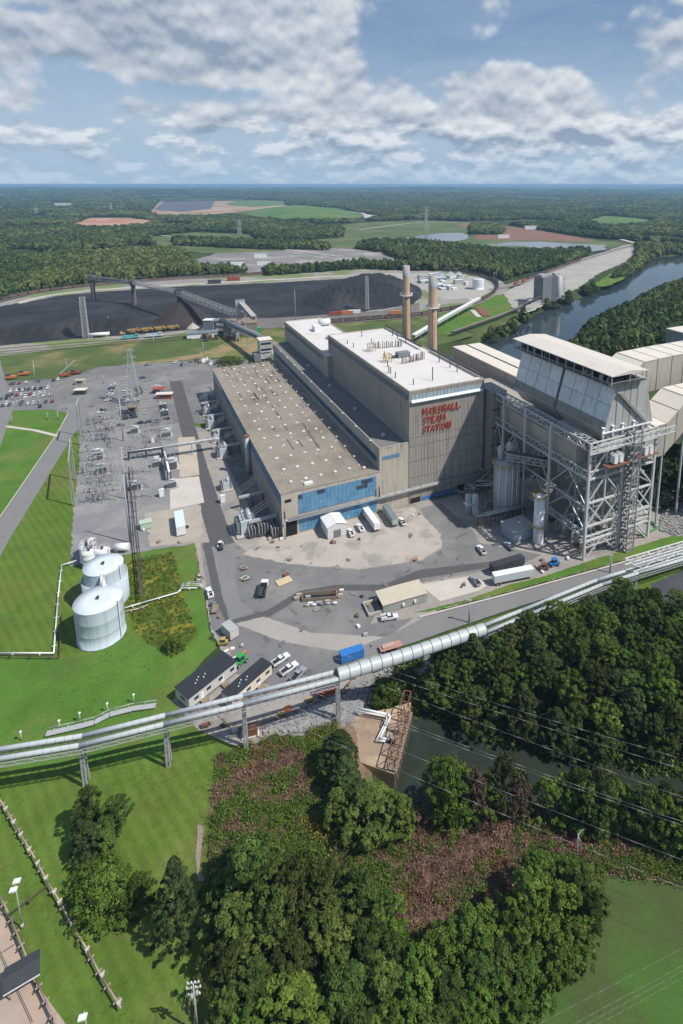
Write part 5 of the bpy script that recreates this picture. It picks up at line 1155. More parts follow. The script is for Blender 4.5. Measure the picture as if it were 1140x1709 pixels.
def transformer(label, g, rz, s=1.0, group=None, m1=None, flare=True):
    m1 = m1 or tgrey; t = thing('transformer', label, 'transformer', g, rz, group); t.scale = (s, s, s)
    MB().box(-2.4, 2.4, -1.5, 1.5, .3, 4).build('tank', m1, t); MB().box(-3.4, 3.4, -2.8, 2.8, 0, .3).build('base', concrete, t)
    for sd_ in (-1, 1):
        mb = MB()
        for i in range(10): x = -2.1+i*.46; mb.box(x, x+.16, sd_*1.5 if sd_ > 0 else -2.5, 2.5 if sd_ > 0 else -1.5, .8, 3.6)
        mb.build('radiator', slate, t)
    MB().tube((-2, -.9, 5), (1.6, -.9, 5), .55, n=12).beam((-1.4, -.9, 4), (-1.4, -.9, 4.6), .2).beam((1.2, -.9, 4), (1.2, -.9, 4.6), .2).build('conservator', m1, t)
    for x in (-1.5, 0, 1.5):
        o = obj('bushing', im, t, (x, .7, 4)); o.rotation_euler = (-.2, x*.12, 0); o.scale = (1.2, 1.2, 1.0)
    MB().tube((2.45, 0, .8), (2.45, 0, 4.6), .12, n=6).box(2.42, 2.8, -.5, .5, 1, 2.2).build('cabinet', white, t)
    return t
TR = ((410, 885, 1.6, 'big pale transformer bristling with bushings at the near end of the hall side yard'), (377, 815, 1.0, 'transformer with a white hood beside the side road'), (372, 760, 1.3, 'transformer under the pipe bridge end by the hall'),
      (362, 735, 1.1, 'pale transformer just beyond the pipe bridge'), (352, 712, 1.2, 'transformer in the shade near the middle of the hall'), (346, 690, 1.1, 'second farthest transformer along the hall'), (343, 668, 1.0, 'farthest transformer along the hall'))
for x, y, s, l in TR: transformer(l, G(x, y), SROT+math.pi/2, s, 'transformers along the turbine hall')
for x, y, s, l in ((163, 766, 1.2, 'white topped transformer in the left switchyard bay'), (170, 790, 1.1, 'transformer with white cabinet near the left gantry'), (286, 782, 1.2, 'pale transformer by the pipe bridge in the switchyard'), (262, 778, .9, 'small transformer left of the pale one'),
                  (225, 722, .9, 'small transformer at the back of the switchyard'), (278, 728, 1.0, 'transformer near the far corner of the switchyard'), (228, 816, .9, 'transformer right of the twin pipe'), (288, 812, .8, 'brown grey transformer beside the concrete pad')):
    transformer(l, G(x, y), SROT, s, 'switchyard transformers')
g = G(244, 880); t = thing('cabinet', 'pale green electrical cabinet on the sandy pad', 'cabinet', g, SROT); MB().box(-2.2, 2.2, -1.6, 1.6, .2, 2.8).build('body', M('pale_green_paint', (.42, .52, .40), .5), t); MB().box(-2.4, 2.4, -1.8, 1.8, 2.803, 3).build('lid', M('pale_green_paint', (.42, .52, .40)), t)
for k, (x, y) in enumerate(((270, 828), (262, 772), (372, 838), (255, 738))):
    g = G(x, y); t = thing('cabinet', ['white upright cabinet near the concrete pad', 'white cabinet beside the small transformer', 'white ventilation hood beside the hall yard', 'white cabinet at the far side of the switchyard'][k], 'cabinet', g, SROT); MB().box(-1, 1, -.8, .8, 0, 3.4).build('body', white, t); MB().box(-1.1, 1.1, -.9, .9, 3.403, 3.5).build('lid', tankt, t)
# coolers and gear in front of the hall corner
for k, (x, y, l) in enumerate(((440, 890, 'bank of dark finned coolers beside the big transformer'), (462, 893, 'dark cooler unit against the hall corner'), (424, 893, 'dark finned unit right of the big transformer'))):
    t = thing('cooler', l, 'cooler', G(x, y), SROT); MB().box(-2.4, 2.4, -2, 2, 0, 1.2).build('base', dsteel, t)
    for i in range(8): MB().box(-2.2+i*.6, -1.95+i*.6, -1.9, 1.9, 1.2, 5-(k*.6)).build('fin', [steel, dsteel][i % 2], t)
# pipe bridge from the switchyard to the hall
def bridge(label, a, b, wd, h, mt=steel, name='pipe_bridge'):
    t = thing(name, label, 'bridge', (a.x, a.y, 0)); d = b-a; n = Vector((-d.y, d.x, 0)).normalized()*wd/2
    mb = MB(); k = int(d.length/3)
    for s_ in (-1, 1): mb.truss(n*s_+Vector((0, 0, a.z)), d+n*s_+Vector((0, 0, a.z)), h, .2, k)
    mb.build('truss', mt, t, kind='stuff'); MB().beam(Vector((0, 0, a.z)), d+Vector((0, 0, a.z)), wd, .2).build('deck', mt, t); MB().tube(Vector((0, 0, a.z+.7)), d+Vector((0, 0, a.z+.7)), .45, n=8).tube(n*.5+Vector((0, 0, a.z+.7)), d+n*.5+Vector((0, 0, a.z+.7)), .3, n=8).build('pipe', white, t)
    for f in (0.02, .5, .98):
        c = d*f; MB().beam(c-n+Vector((0, 0, 0)), c-n+Vector((0, 0, a.z)), .4).beam(c+n, c+n+Vector((0, 0, a.z)), .4).build('support', mt, t)
bridge('pale pipe bridge crossing the dark side road to the turbine hall', G(272, 748, 6), G(366, 733, 6), 2.4, 1.4)
bridge('dark pipe bridge along the top of the switchyard square', G(213, 756, 4), G(272, 748, 4), 1.6, 1.0, dsteel)
bridge('dark pipe bridge down the right side of the switchyard square', G(272, 746, 4), G(282, 790, 4), 1.6, 1.0, dsteel)
u0, v0 = LOC(410, 800); g = G(412, 796); t = thing('vertical_duct', 'silver vertical exhaust pipe standing against the turbine hall', 'exhaust pipe', WUV(-60.6, 62), SROT)
MB().tube((0, 0, 0), (0, 0, 20.5), 1.15, n=14).build('shaft', steel, t); MB().tube((0, 0, 20.5), (0, 0, 21), 1.5, n=14).build('cap', rust, t)
for k, v in enumerate((8, 30, 88, 112, 136, 160)):
    t = thing('bus_duct', ['nearest', 'second', 'third', 'fourth', 'fifth', 'farthest'][k]+' steel bus duct frame between the hall wall and the side yard', 'bus duct', WUV(-59.3, v), SROT, 'bus duct frames')
    MB().box(-12, -.05, -.7, .7, 5.4, 6.3).build('duct', steel, t); mb = MB()
    for x in (-11.5, -6, -1): mb.beam((x, -.8, 0), (x, -.8, 5.4), .3).beam((x, .8, 0), (x, .8, 5.4), .3)
    mb.build('leg', dsteel, t, kind='stuff'); mb = MB()
    for s_ in (-2.2, 0, 2.2): mb.beam((-14, s_, 8), (-.1, s_, 15), .06)
    mb.build('line', steel, t, kind='stuff')
# lattice towers and masts
def lattice(name, label, x, y, ytop, wb, wt, n=10, arms=(), mat_=steel, lw=.22, cat='lattice tower'):
    g = G(x, y); h = HT(g, ytop); t = thing(name, label, cat, g, .3)
    C4 = [(-1, -1), (1, -1), (1, 1), (-1, 1)]
    for a, b in C4: MB().beam((a*wb/2, b*wb/2, 0), (a*wt/2, b*wt/2, h), lw).build('leg', mat_, t)
    mb = MB()
    for i in range(n):
        z0, z1 = h*i/n, h*(i+1)/n; w0 = wb/2+(wt-wb)/2*i/n; w1 = wb/2+(wt-wb)/2*(i+1)/n
        for (a, b), (c, d) in zip(C4, C4[1:]+C4[:1]):
            mb.beam((a*w0, b*w0, z0), (c*w1, d*w1, z1), lw*.6).beam((c*w0, d*w0, z0), (a*w1, b*w1, z1), lw*.6).beam((a*w1, b*w1, z1), (c*w1, d*w1, z1), lw*.6)
    mb.build('lacing', mat_, t, kind='stuff')
    for z, w in arms: MB().beam((-w, 0, h*z), (w, 0, h*z), lw*1.3).beam((-w, 0, h*z), (0, 0, h*z+2), lw*.7).beam((w, 0, h*z), (0, 0, h*z+2), lw*.7).build('crossarm', mat_, t)
    return t
lattice('transmission_tower', 'large lattice transmission tower standing in the car park', 224, 672, 582, 9, 1.4, 10, ((.72, 4), (.84, 4), (.96, 3)))
lattice('lighting_mast', 'leaning lattice mast with platform at the left edge of the coal yard', 144, 564, 496, 5, 4, 11, lw=.35)
lattice('lighting_mast', 'lattice mast in front of the right coal heap', 613, 517, 461, 3.6, 2.8, 10, lw=.3)
for k, (x, y, yt) in enumerate(((400, 392, 366), (711, 385, 346), (186, 355, 338), (61, 359, 346))):
    lattice('transmission_tower', ['distant pylon in the green fields left of centre', 'distant pylon above the ponds', 'distant pylon beside the dirt field', 'distant pylon at the far left'][k], x, y, yt, 12, 3, 7, ((.7, 10), (.85, 8)), lw=.8)
def mast(label, x, y, yt, heads=4):
    g = G(x, y); h = HT(g, yt); t = thing('light_mast', label, 'light mast', g); MB().tube((0, 0, 0), (0, 0, h), .3, .18, n=6).build('pole', steel, t); MB().box(-.8, .8, -.25, .25, h, h+.4).build('lamp_head', steel, t)
for k, (x, y, yt) in enumerate(((494, 545, 484), (59, 636, 603), (65, 676, 654), (85, 662, 637), (112, 620, 600), (257, 578, 558), (72, 590, 575), (340, 590, 572), (182, 545, 528), (824, 470, 455), (828, 467, 452), (1018, 955, 928), (783, 1038, 1003), (80, 700, 690), (20, 706, 696), (97, 700, 688), (173, 640, 625))):
    mast('slim light mast '+['beyond the boiler house roof', 'on the berm by the orange excavator', 'in the left car park', 'between car park and gatehouse', 'near the crane truck', 'on the berm below the locomotives', 'at the left end of the rail sidings', 'near the transfer tower', 'beside the white tank car', 'left of the railway junction', 'at the railway junction', 'on the verge by the precipitator', 'beside the perimeter road near the big tube', 'on the bright lawn triangle', 'at the left edge of the bright lawn', 'at the corner of the bright lawn', 'at the car park entrance'][k], x, y, yt)
# ------------------------------------------------------------ coal handling
def trestle(label, pts, w, h, wseg=3.4, mt=steel, roof=False, name='coal_conveyor', t=None):
    P = [Vector(p) for p in pts]; o = Vector((P[0].x, P[0].y, 0)); P = [p-o for p in P]; t = thing(name, label, 'coal conveyor', o)
    mb = MB()
    for a, b in zip(P, P[1:]):
        d = b-a; n = Vector((-d.y, d.x, 0)).normalized()*w/2; k = max(2, int(d.length/wseg))
        for s_ in (-1, 1): mb.truss(a+n*s_, b+n*s_, h, .35, k)
        for i in range(k): c = a+d*(i/k)+Vector((0, 0, h)); mb.beam(c+n, c+d/k-n, .22)
    mb.build('truss', mt, t, kind='stuff')
    for a, b in zip(P, P[1:]): MB().beam(a+Vector((0, 0, .4)), b+Vector((0, 0, .4)), w*.8, .3).build('belt_deck', dsteel, t)
    if roof:
        for a, b in zip(P, P[1:]): MB().beam(a+Vector((0, 0, h)), b+Vector((0, 0, h)), w*1.08, h*.5).build('cover', ductm if roof is True else roof, t)
    return t, P
q = [G(157, 502), G(225, 508), G(302, 532)]
hs = [HT(q[0], 466), HT(q[1], 474), HT(q[2], 490)]
A_ = [Vector((q[0].x-8, q[0].y+4, hs[0])), Vector((q[1].x, q[1].y, hs[1])), Vector((q[2].x, q[2].y, hs[2]))]
t, P = trestle('long lattice coal conveyor on tall concrete columns above the coal yard', A_, 4, 4, mt=steel)
for k, p in enumerate((q[0], q[1], q[2])):
    MB().lathe([(2.6, -1), (2.6, hs[k]-.3)], 16, c=(p.x-A_[0].x, p.y-A_[0].y, 0)).box(p.x-A_[0].x-3.4, p.x-A_[0].x+3.4, p.y-A_[0].y-3.2, p.y-A_[0].y+3.2, hs[k]-1, hs[k]+5.2).build('column', M('dark_concrete', (.13, .12, .115), .9, 0, .2, .4) if k < 2 else dsteel, t)
TB = G(412, 592); 
trestle('wide lattice gallery sloping down from the coal cone to the crusher house', [Vector((q[2].x, q[2].y, hs[2]-1)), G(393, 527, 14)], 7.5, 4.5)
a = G(404, 560); hA = HT(a, 508); b = G(428, 585); 
t, P = trestle('steep enclosed coal conveyor descending from the headframe', [Vector((a.x, a.y, hA)), Vector((G(426, 572).x, G(426, 572).y, 22))], 4.6, 3, roof=M('gallery_cover', (.36, .33, .30), .7, 0, .1, .4))
t = thing('headframe', 'open steel headframe at the top of the steep coal conveyor', 'headframe', a, .3); mb = MB()
for x, y in ((-4, -3), (4, -3), (4, 3), (-4, 3)): mb.beam((x, y, 0), (x, y, hA+4), .6)
for z in (8, 16, 24, hA, hA+4):
    for s_ in (-3, 3): mb.beam((-4, s_, z), (4, s_, z), .5)
    for s_ in (-4, 4): mb.beam((s_, -3, z), (s_, 3, z), .5)
mb.build('frame', gst, t, kind='stuff'); MB().box(-4, 4, -3, 3, hA+.5, hA+3).build('hood', steel, t)
t = thing('crusher_house', 'brown roofed crusher house at the foot of the coal conveyors', 'building', G(400, 556), .25)
MB().box(-15, 17, -7, 9, 0, 11).build('wall', M('dusty_wall', (.24, .215, .19), .8, 0, .15, .3), t); mb = MB(); mb.hexa([(-15.4, -7.4, 11.003), (-2, -7.4, 11.003), (-2, 9.4, 11.003), (-15.4, 9.4, 11.003)], [(-15.4, -7.4, 11.4), (-2, -7.4, 11.4), (-2, 9.4, 13.4), (-15.4, 9.4, 13.4)]); mb.hexa([(3, -7.4, 11.003), (17.4, -7.4, 11.003), (17.4, 9.4, 11.003), (3, 9.4, 11.003)], [(3, -7.4, 11.4), (17.4, -7.4, 11.4), (17.4, 9.4, 13.4), (3, 9.4, 13.4)]); mb.build('roof', M('brown_roof', (.22, .17, .12), .8, 0, .15, .3), t)
MB().box(17.1, 21, -3, 3, 0, 5).build('green_bin', green, t)
# bent enclosed tube conveyor and transfer tower
c0, c1, c2 = G(352, 553), G(370, 553), G(436, 596); h0 = HT(c0, 537); h1 = HT(c1, 534); h2 = HT(c2, 561)
t = thing('coal_tube_conveyor', 'grey tubular coal conveyor bending down towards the transfer tower', 'coal conveyor', c0)
pts = [Vector((0, 0, h0)), Vector((c1.x-c0.x, c1.y-c0.y, h1)), Vector((c2.x-c0.x, c2.y-c0.y, h2))]
MB().pipe(pts, 2.3, 14).build('cover_tube', slate, t); MB().beam(pts[1]-Vector((0, 0, 2.6)), pts[2]-Vector((0, 0, 2.6)), 3.4, 1).build('truss', gst, t)
for f in (.02, .45, .72): c = pts[1].lerp(pts[2], f); MB().beam((c.x-1.5, c.y, 0), (c.x-1, c.y, c.z-2.6), .5).beam((c.x+1.5, c.y, 0), (c.x+1, c.y, c.z-2.6), .5).build('leg', steel, t)
MB().box(-6, 4, -4, 4, h0-8, h0+2).build('tail_house', slate, t); MB().box(-6.3, 4.3, -4.3, 4.3, h0+2.003, h0+2.6).build('tail_house_roof', white, t); MB().box(-5, 3, -3, 3, 0, h0-8.01).build('tail_house_base', dsteel, t)
g = G(443, 599); ht = HT(g, 564); t = thing('transfer_tower', 'pale framed coal transfer tower at the far end of the bunker bay', 'tower', g, SROT)
MB().box(-5, 5, -5, 5, ht-11, ht-6.5).box(-5, 5, -5, 5, ht-6, ht-1).build('cabin', M('pale_cladding', (.48, .47, .45), .6, 0, .1, .5), t); MB().box(-5.5, 5.5, -5.5, 5.5, ht-.99, ht-.3).build('roof', ductt, t)
for z in (ht-4.6, ht-9.6): MB().box(-4.4, 4.4, -5.1, -5.003, z, z+1.8).build('window', glassd, t)
mb = MB()
for x, y in ((-4.6, -4.6), (4.6, -4.6), (4.6, 4.6), (-4.6, 4.6)): mb.beam((x, y, 0), (x, y, ht-1), .6)
mb.truss((-4.6, -4.6, 2), (4.6, -4.6, 2), 8, .4, 2); mb.build('frame', gst, t, kind='stuff'); MB().box(-10, -5.01, -5, 4, 0, ht-12).build('stair_shaft', slate, t)
MB().hexa([(-5, -4.5, ht-17), (8, -4.5, ht-14), (8, 4.5, ht-14), (-5, 4.5, ht-17)], [(-5, -4.5, ht-12.5), (8, -4.5, ht-12.5), (8, 4.5, ht-12.5), (-5, 4.5, ht-12.5)]).build('chute_house', M('pale_cladding', (.48, .47, .45)), t)
t = thing('workshop', 'low white walled workshop with grey roof beside the coal sidings', 'building', G(338, 562), rz0); MB().box(-14, 14, -5, 5, 0, 4.5).build('wall', white, t); MB().box(-14.5, 14.5, -5.5, 5.5, 4.503, 5.1).build('roof', slate, t)
tagm(MB().lathe([(7, -.5), (3, 3), (.01, 5.5)], 14).build('salt_pile', graveltan), 'small pale gravel heap behind the white workshop', 'heap', G(322, 547))
mb = MB()
r3 = random.Random(3)
t = thing('scrap_machinery', 'jumble of rusty machinery below the tube conveyor', 'machinery', G(362, 566), .3)
for i in range(14): x, y = r3.uniform(-14, 16), r3.uniform(-6, 8); MB().box(x, x+r3.uniform(1, 5), y, y+r3.uniform(1, 4), 0, r3.uniform(1, 5)).build('casing_part', [rust, dsteel, steel, M('brown_roof', (.2, .15, .1))][i % 4], t)
# haul trucks / scrapers
for k, (x, y) in enumerate(((223, 556), (245, 554), (267, 552), (289, 550))):
    t = thing('bulldozer', ['leftmost', 'second', 'third', 'rightmost'][k]+' of the four big yellow coal scrapers lined up by the sidings', 'scraper', G(x, y), rz0-.1, 'yellow coal scrapers')
    mY = M('faded_yellow', (.36, .23, .07), .6, 0, .2, .5)
    MB().hexa([(-5, -1.9, 1.6), (2, -1.9, 1.0), (2, 1.9, 1.0), (-5, 1.9, 1.6)], [(-5.4, -2, 4), (2.4, -2, 4.2), (2.4, 2, 4.2), (-5.4, 2, 4)]).build('bowl', mY, t); MB().box(2.8, 6, -1.4, 1.4, 1.6, 3.4).box(3, 4.6, -1, 1, 3.4, 5.2).build('cab', mY, t)
    for wx in (-4.6, 4.2):
        for s_ in (-1.9, 1.9): MB().tube((wx, s_-.5, 1.4), (wx, s_+.5, 1.4), 1.4, n=12).build('wheel', tire, t)
t = thing('bulldozer', 'small yellow dozer left of the four scrapers', 'bulldozer', G(204, 559), rz0); MB().box(-2, 2, -1.2, 1.2, .8, 2.2).box(-1.6, .2, -.9, .9, 2.2, 3.6).build('body', yellow, t); MB().box(2.4, 2.7, -1.9, 1.9, .2, 1.6).build('blade', yellow, t); MB().box(-2.2, 2.2, -1.7, -1.1, 0, 1.1).build('track', tire, t); MB().box(-2.2, 2.2, 1.1, 1.7, 0, 1.1).build('track', tire, t)
# light conveyor running behind the stacks to the railway junction, and second belt to the silo block
t, P = trestle('long white covered conveyor rising behind the stacks', [G(690, 563, 8), G(742, 532, 9), G(790, 505, 10), G(800, 500, 10)], 3.4, 2.2, roof=white, name='belt_conveyor', mt=white)
mb = MB()
for i, f in enumerate((.1, .3, .5, .7, .9)): c = P[0].lerp(P[2], f); mb.beam((c.x, c.y, 0), (c.x, c.y, 9), .5)
mb.build('leg', steel, t)
trestle('low brown conveyor along the river bank trees', [G(755, 556, 3), G(830, 530, 3), G(872, 512, 4)], 3, 1.6, roof=M('brown_cover', (.20, .17, .14), .8), name='belt_conveyor', mt=dsteel)
trestle('inclined belt conveyor up to the grey silo block', [G(872, 512, 3), G(904, 497, 14)], 3, 2, roof=M('brown_cover', (.2, .17, .14)), name='belt_conveyor', mt=dsteel)
tagm(MB().box(-4, 4, -3, 3, 0, 11).box(-4.4, 4.4, -3.4, 3.4, 11.003, 11.5).build('transfer_house', slate), 'small dark transfer house at the foot of the inclined belt', 'building', G(871, 515))
strip('concrete_chute', [G(797, 512).xy, G(812, 528).xy], 9, rust, z=.6, world=True); strip('concrete_chute', [G(788, 518).xy, G(800, 530).xy], 6, pale, z=.6, world=True)
g = G(916, 502); hg = HT(g, 460); t = thing('silo_block', 'tall dark grey twin block with silos above the gravel causeway', 'silo block', g, .55)
MB().box(-19, -4, -8, 8, 0, hg).build('wall', M('dark_cladding', (.17, .18, .19), .7, 0, .1, .3), t); MB().box(-3.99, 8, -6, 8, 0, hg-1).build('wall', M('darker_cladding', (.10, .12, .14), .7, 0, .1, .3), t)
for y in (-3.5, 3.5): MB().lathe([(4.2, 5), (4.2, hg-2), (.01, hg-.6)], 18, c=(12.5, y, 0)).build('silo', steel, t)
mb = MB()
for i in range(7): z = 2+i*4.2; mb.box(16.8, 19.5, -7, 7, z, z+.4).beam((19, -7, z), (19, 7, z+4), .4)
for y in (-7, 0, 7): mb.beam((19.4, y, 0), (19.4, y, hg), .5)
mb.build('stair', steel, t, kind='stuff'); MB().box(-18, -10, -4, 4, hg+.003, hg+3).box(6, 14, -3, 3, hg+.003, hg+2.6).build('penthouse', steel, t)
tagm(MB().box(-9, 9, -4, 4, 0, 4).box(-9.3, 9.3, -4.3, 4.3, 4.003, 4.4).build('building', gst), 'low grey building at the foot of the silo block', 'building', G(893, 506), .4)
# gypsum plant with white round tank
g = G(798, 482); tank('white round tank beside the curving coal train', (g.x, g.y), 8.2, HT(g, 466), mt=M('white_tank', (.66, .67, .68), .5, 0, .04, .2), top=M('white_tank', (.66, .67, .68)))
r3 = random.Random(9)
for k in range(34):
    x, y = r3.uniform(703, 780), r3.uniform(462, 484)
    if y > 476 and x > 770: continue
    g = G(x, y); s1, s2, hh = r3.uniform(2, 9), r3.uniform(2, 6), r3.uniform(2, 7); mt = [white, steel, slate, M('pale_cladding', (.48, .47, .45)), casing][k % 5]
    t = thing('process_building', '%s %s process building in the water treatment plant, %s' % (['white', 'steel grey', 'slate grey', 'pale', 'grey'][k % 5], ['tiny', 'small', 'low', 'long'][int(s1) % 4], ['left of the group', 'amid the group', 'near the round tank', 'at the rear of the group', 'at the front of the group'][min(4, int((x-703)/16))]), 'building', g, .4, 'process buildings in the treatment plant')
    MB().box(-s1, s1, -s2, s2, 0, hh).build('wall', mt, t); MB().box(-s1-.2, s1+.2, -s2-.2, s2+.2, hh+.003, hh+.4).build('roof', [white, tankt, steel][k % 3], t)
for k, x in enumerate((737, 767, 753)):
    g = G(x, 464-k*.7); t = thing('gypsum_tent', ['left', 'right', 'middle'][k]+' white peaked canopy at the back of the treatment plant', 'canopy', g, .2); MB().prism([(-9, 0), (9, 0), (0, 9)], -7, 7, axis=1).build('cover', white, t); MB().prism([(-4, .2), (4, .2), (0, 5)], -7.2, -7.003, axis=1).build('opening', black, t)
for k, (x, y, mt, l) in enumerate(((660, 524, orange, 'orange'), (580, 524, orange, 'long orange'), (592, 523, white, 'white'), (560, 526, redm, 'red brown'), (396, 444, white, 'white'), (435, 430, white, 'flat white'), (390, 468, redm, 'dark red'), (358, 473, dsteel, 'black'), (440, 443, white, 'pale'), (105, 346, white, 'distant white'), (885, 383, white, 'distant long white'), (840, 398, white, 'distant small white'))):
    g = G(x, y); s_ = g.length/600; t = thing('trailer', l+' trailer or hut '+['by the tracks behind the stacks', 'on the siding beyond the boiler house roof', 'next to the orange trailer', 'left of the orange trailer', 'in the industrial clearing', 'in the middle of the clearing', 'beside the loop train', 'standing in the coal yard by the haul road', 'at the clearing edge', 'in the woods at the far left', 'on the red brown field', 'near the right pond'][k], 'trailer', g, .2)
    MB().box(-6*s_, 6*s_, -1.6*s_, 1.6*s_, .4, 3.4*s_).build('body', mt, t); MB().box(-6.1*s_, 6.1*s_, -1.7*s_, 1.7*s_, 3.4*s_+.003, 3.6*s_).build('roof', mt, t)
# ------------------------------------------------------------ vehicles
def wheels(t, xs_, y, r, w=.28):
    for x in xs_:
        for s_ in (-1, 1):
            wo_ = MB().tube((x, s_*y-w/2, r), (x, s_*y+w/2, r), r, n=14).build('wheel', tire, t)
            MB().tube((x, s_*(y+w/2)+.005*s_-.02, r), (x, s_*(y+w/2)+.005*s_+.02, r), r*.55, n=10).build('rim', steel, wo_)
def make_pickup(p, rz, color, label, service=False):
    t = thing('pickup_truck', label, 'pickup truck', p, rz, 'pickup trucks in the yard')
    b = MB(); W_ = .98
    lo = [(-2.95, -W_, .55), (2.9, -W_, .5), (2.9, W_, .5), (-2.95, W_, .55)]; hi = [(-2.95, -W_, 1.02), (2.95, -W_, .98), (2.95, W_, .98), (-2.95, W_, 1.02)]; b.hexa(lo, hi)
    b.hexa([(1.35, -W_*.97, 1.0), (2.9, -W_*.95, .98), (2.9, W_*.95, .98), (1.35, W_*.97, 1.0)], [(1.35, -W_*.92, 1.22), (2.75, -W_*.86, 1.12), (2.75, W_*.86, 1.12), (1.35, W_*.92, 1.22)])
    b.box(-2.95, -2.85, -W_, W_, 1.02, 1.42).box(-2.849, -.9, -W_, -W_+.1, 1.02, 1.42).box(-2.849, -.9, W_-.1, W_, 1.02, 1.42)
    b.hexa([(-.9, -W_, 1.02), (1.34, -W_, 1.02), (1.34, W_, 1.02), (-.9, W_, 1.02)], [(-.85, -W_*.96, 1.3), (1.34, -W_*.94, 1.24), (1.34, W_*.94, 1.24), (-.85, W_*.96, 1.3)])
    b.hexa([(-.72, -W_*.8, 1.86), (.45, -W_*.8, 1.86), (.45, W_*.8, 1.86), (-.72, W_*.8, 1.86)], [(-.66, -W_*.74, 1.93), (.38, -W_*.74, 1.93), (.38, W_*.74, 1.93), (-.66, W_*.74, 1.93)])
    o = b.build('body', paint, t); o.color = color
    MB().hexa([(-.86, -W_*.9, 1.3), (1.22, -W_*.9, 1.24), (1.22, W_*.9, 1.24), (-.86, W_*.9, 1.3)], [(-.72, -W_*.79, 1.858), (.45, -W_*.79, 1.858), (.45, W_*.79, 1.858), (-.72, W_*.79, 1.858)]).build('window', glassd, t)
    MB().box(-2.84, -.95, -W_+.11, W_-.11, 1.022, 1.06).build('bed_liner', tire, t)
    for s_ in (-.7, .7): MB().box(2.9, 2.97, s_-.2, s_+.2, .78, .95).build('headlight', white, t)
    wheels(t, (-1.85, 1.9), .9, .42)
    if service: MB().box(-2.9, -.95, -W_-.02, -W_+.42, 1.03, 1.7).box(-2.9, -.95, W_-.42, W_+.02, 1.03, 1.7).build('tool_box', white, t)
    return t
WH = (.75, .76, .78, 1); SV = (.30, .33, .37, 1)
def PK(a, b, color, label, sv=False):
    p, q_ = G(*a), G(*b); make_pickup((p+q_)/2, math.atan2((q_-p).y, (q_-p).x), color, label, sv)
PK((632, 1036), (668, 1030), WH, 'white pickup parked beside the beige roofed shed', True)
PK((798, 978), (788, 966), SV, 'silver pickup on the pale pad left of the long white trailer')
PK((808, 926), (799, 914), WH, 'white pickup at the edge of the shade below the vessels')
PK((855, 918), (843, 908), SV, 'grey pickup in the shade beside the white one')
PK((353, 1000), (347, 984), WH, 'white pickup by the verge near the footbridge', True)
PK((457, 1112), (480, 1096), WH, 'left white pickup of the three behind the conveyor')
PK((470, 1128), (495, 1110), WH, 'middle white pickup of the three behind the conveyor')
PK((488, 1140), (508, 1118), SV, 'silver pickup of the three behind the conveyor, nearest the tubes')
PK((605, 889), (596, 877), WH, 'white pickup just right of the white garage', True)
PK((589, 898), (582, 884), WH, 'second white pickup beside the white garage door', True)
PK((676, 879), (666, 866), WH, 'white pickup at the far right of the parked row by the end wall')
CARC = [((.72, .73, .74, 1), 'white'), ((.40, .42, .44, 1), 'silver'), ((.035, .037, .042, 1), 'black'), ((.10, .11, .125, 1), 'dark grey'), ((.32, .03, .03, 1), 'red'), ((.06, .10, .18, 1), 'dark blue')]
def car_root():
    t = thing('parked_car', 'white car', 'car', (0, 0, 0)); W_ = .9
    b = MB(); b.hexa([(-2.25, -W_, .3), (2.25, -W_, .3), (2.25, W_, .3), (-2.25, W_, .3)], [(-2.2, -W_, .85), (2.1, -W_*.95, .75), (2.1, W_*.95, .75), (-2.2, W_, .85)])
    b.hexa([(-2.15, -W_*.95, .85), (1.1, -W_*.95, .83), (1.1, W_*.95, .83), (-2.15, W_*.95, .85)], [(-2.1, -W_*.92, .98), (1.0, -W_*.92, .94), (1.0, W_*.92, .94), (-2.1, W_*.92, .98)])
    b.hexa([(-1.5, -W_*.74, 1.42), (.25, -W_*.74, 1.42), (.25, W_*.74, 1.42), (-1.5, W_*.74, 1.42)], [(-1.4, -W_*.68, 1.5), (.15, -W_*.68, 1.5), (.15, W_*.68, 1.5), (-1.4, W_*.68, 1.5)])
    b.build('body', paint, t)
    MB().hexa([(-1.95, -W_*.88, .97), (.98, -W_*.88, .94), (.98, W_*.88, .94), (-1.95, W_*.88, .97)], [(-1.5, -W_*.73, 1.418), (.25, -W_*.73, 1.418), (.25, W_*.73, 1.418), (-1.5, W_*.73, 1.418)]).build('window', glassd, t)
    wm_ = MB().tube((0, -.12, 0), (0, .12, 0), .34, n=10).mesh('wheel', tire)
    for x in (-1.4, 1.4):
        for s_ in (-.82, .82): obj('wheel', wm_, t, (x, s_, .34))
    return t
z8 = [(62, 405, 3), (108, 402, 4), (105, 437, 2), (134, 437, 2), (160, 435, 3), (187, 430, 0), (210, 430, 1), (42, 472, 2), (66, 470, 2), (94, 468, 4), (120, 465, 0), (145, 465, 1), (170, 463, 4), (192, 468, 0), (220, 457, 0), (5, 490, 3), (38, 515, 0), (122, 508, 2), (300, 385, 2), (325, 380, 0), (225, 532, 2)]
CARS = [(x/3.353, 520+y/3.353, c, EA, 'the left car park') for x, y, c in z8]
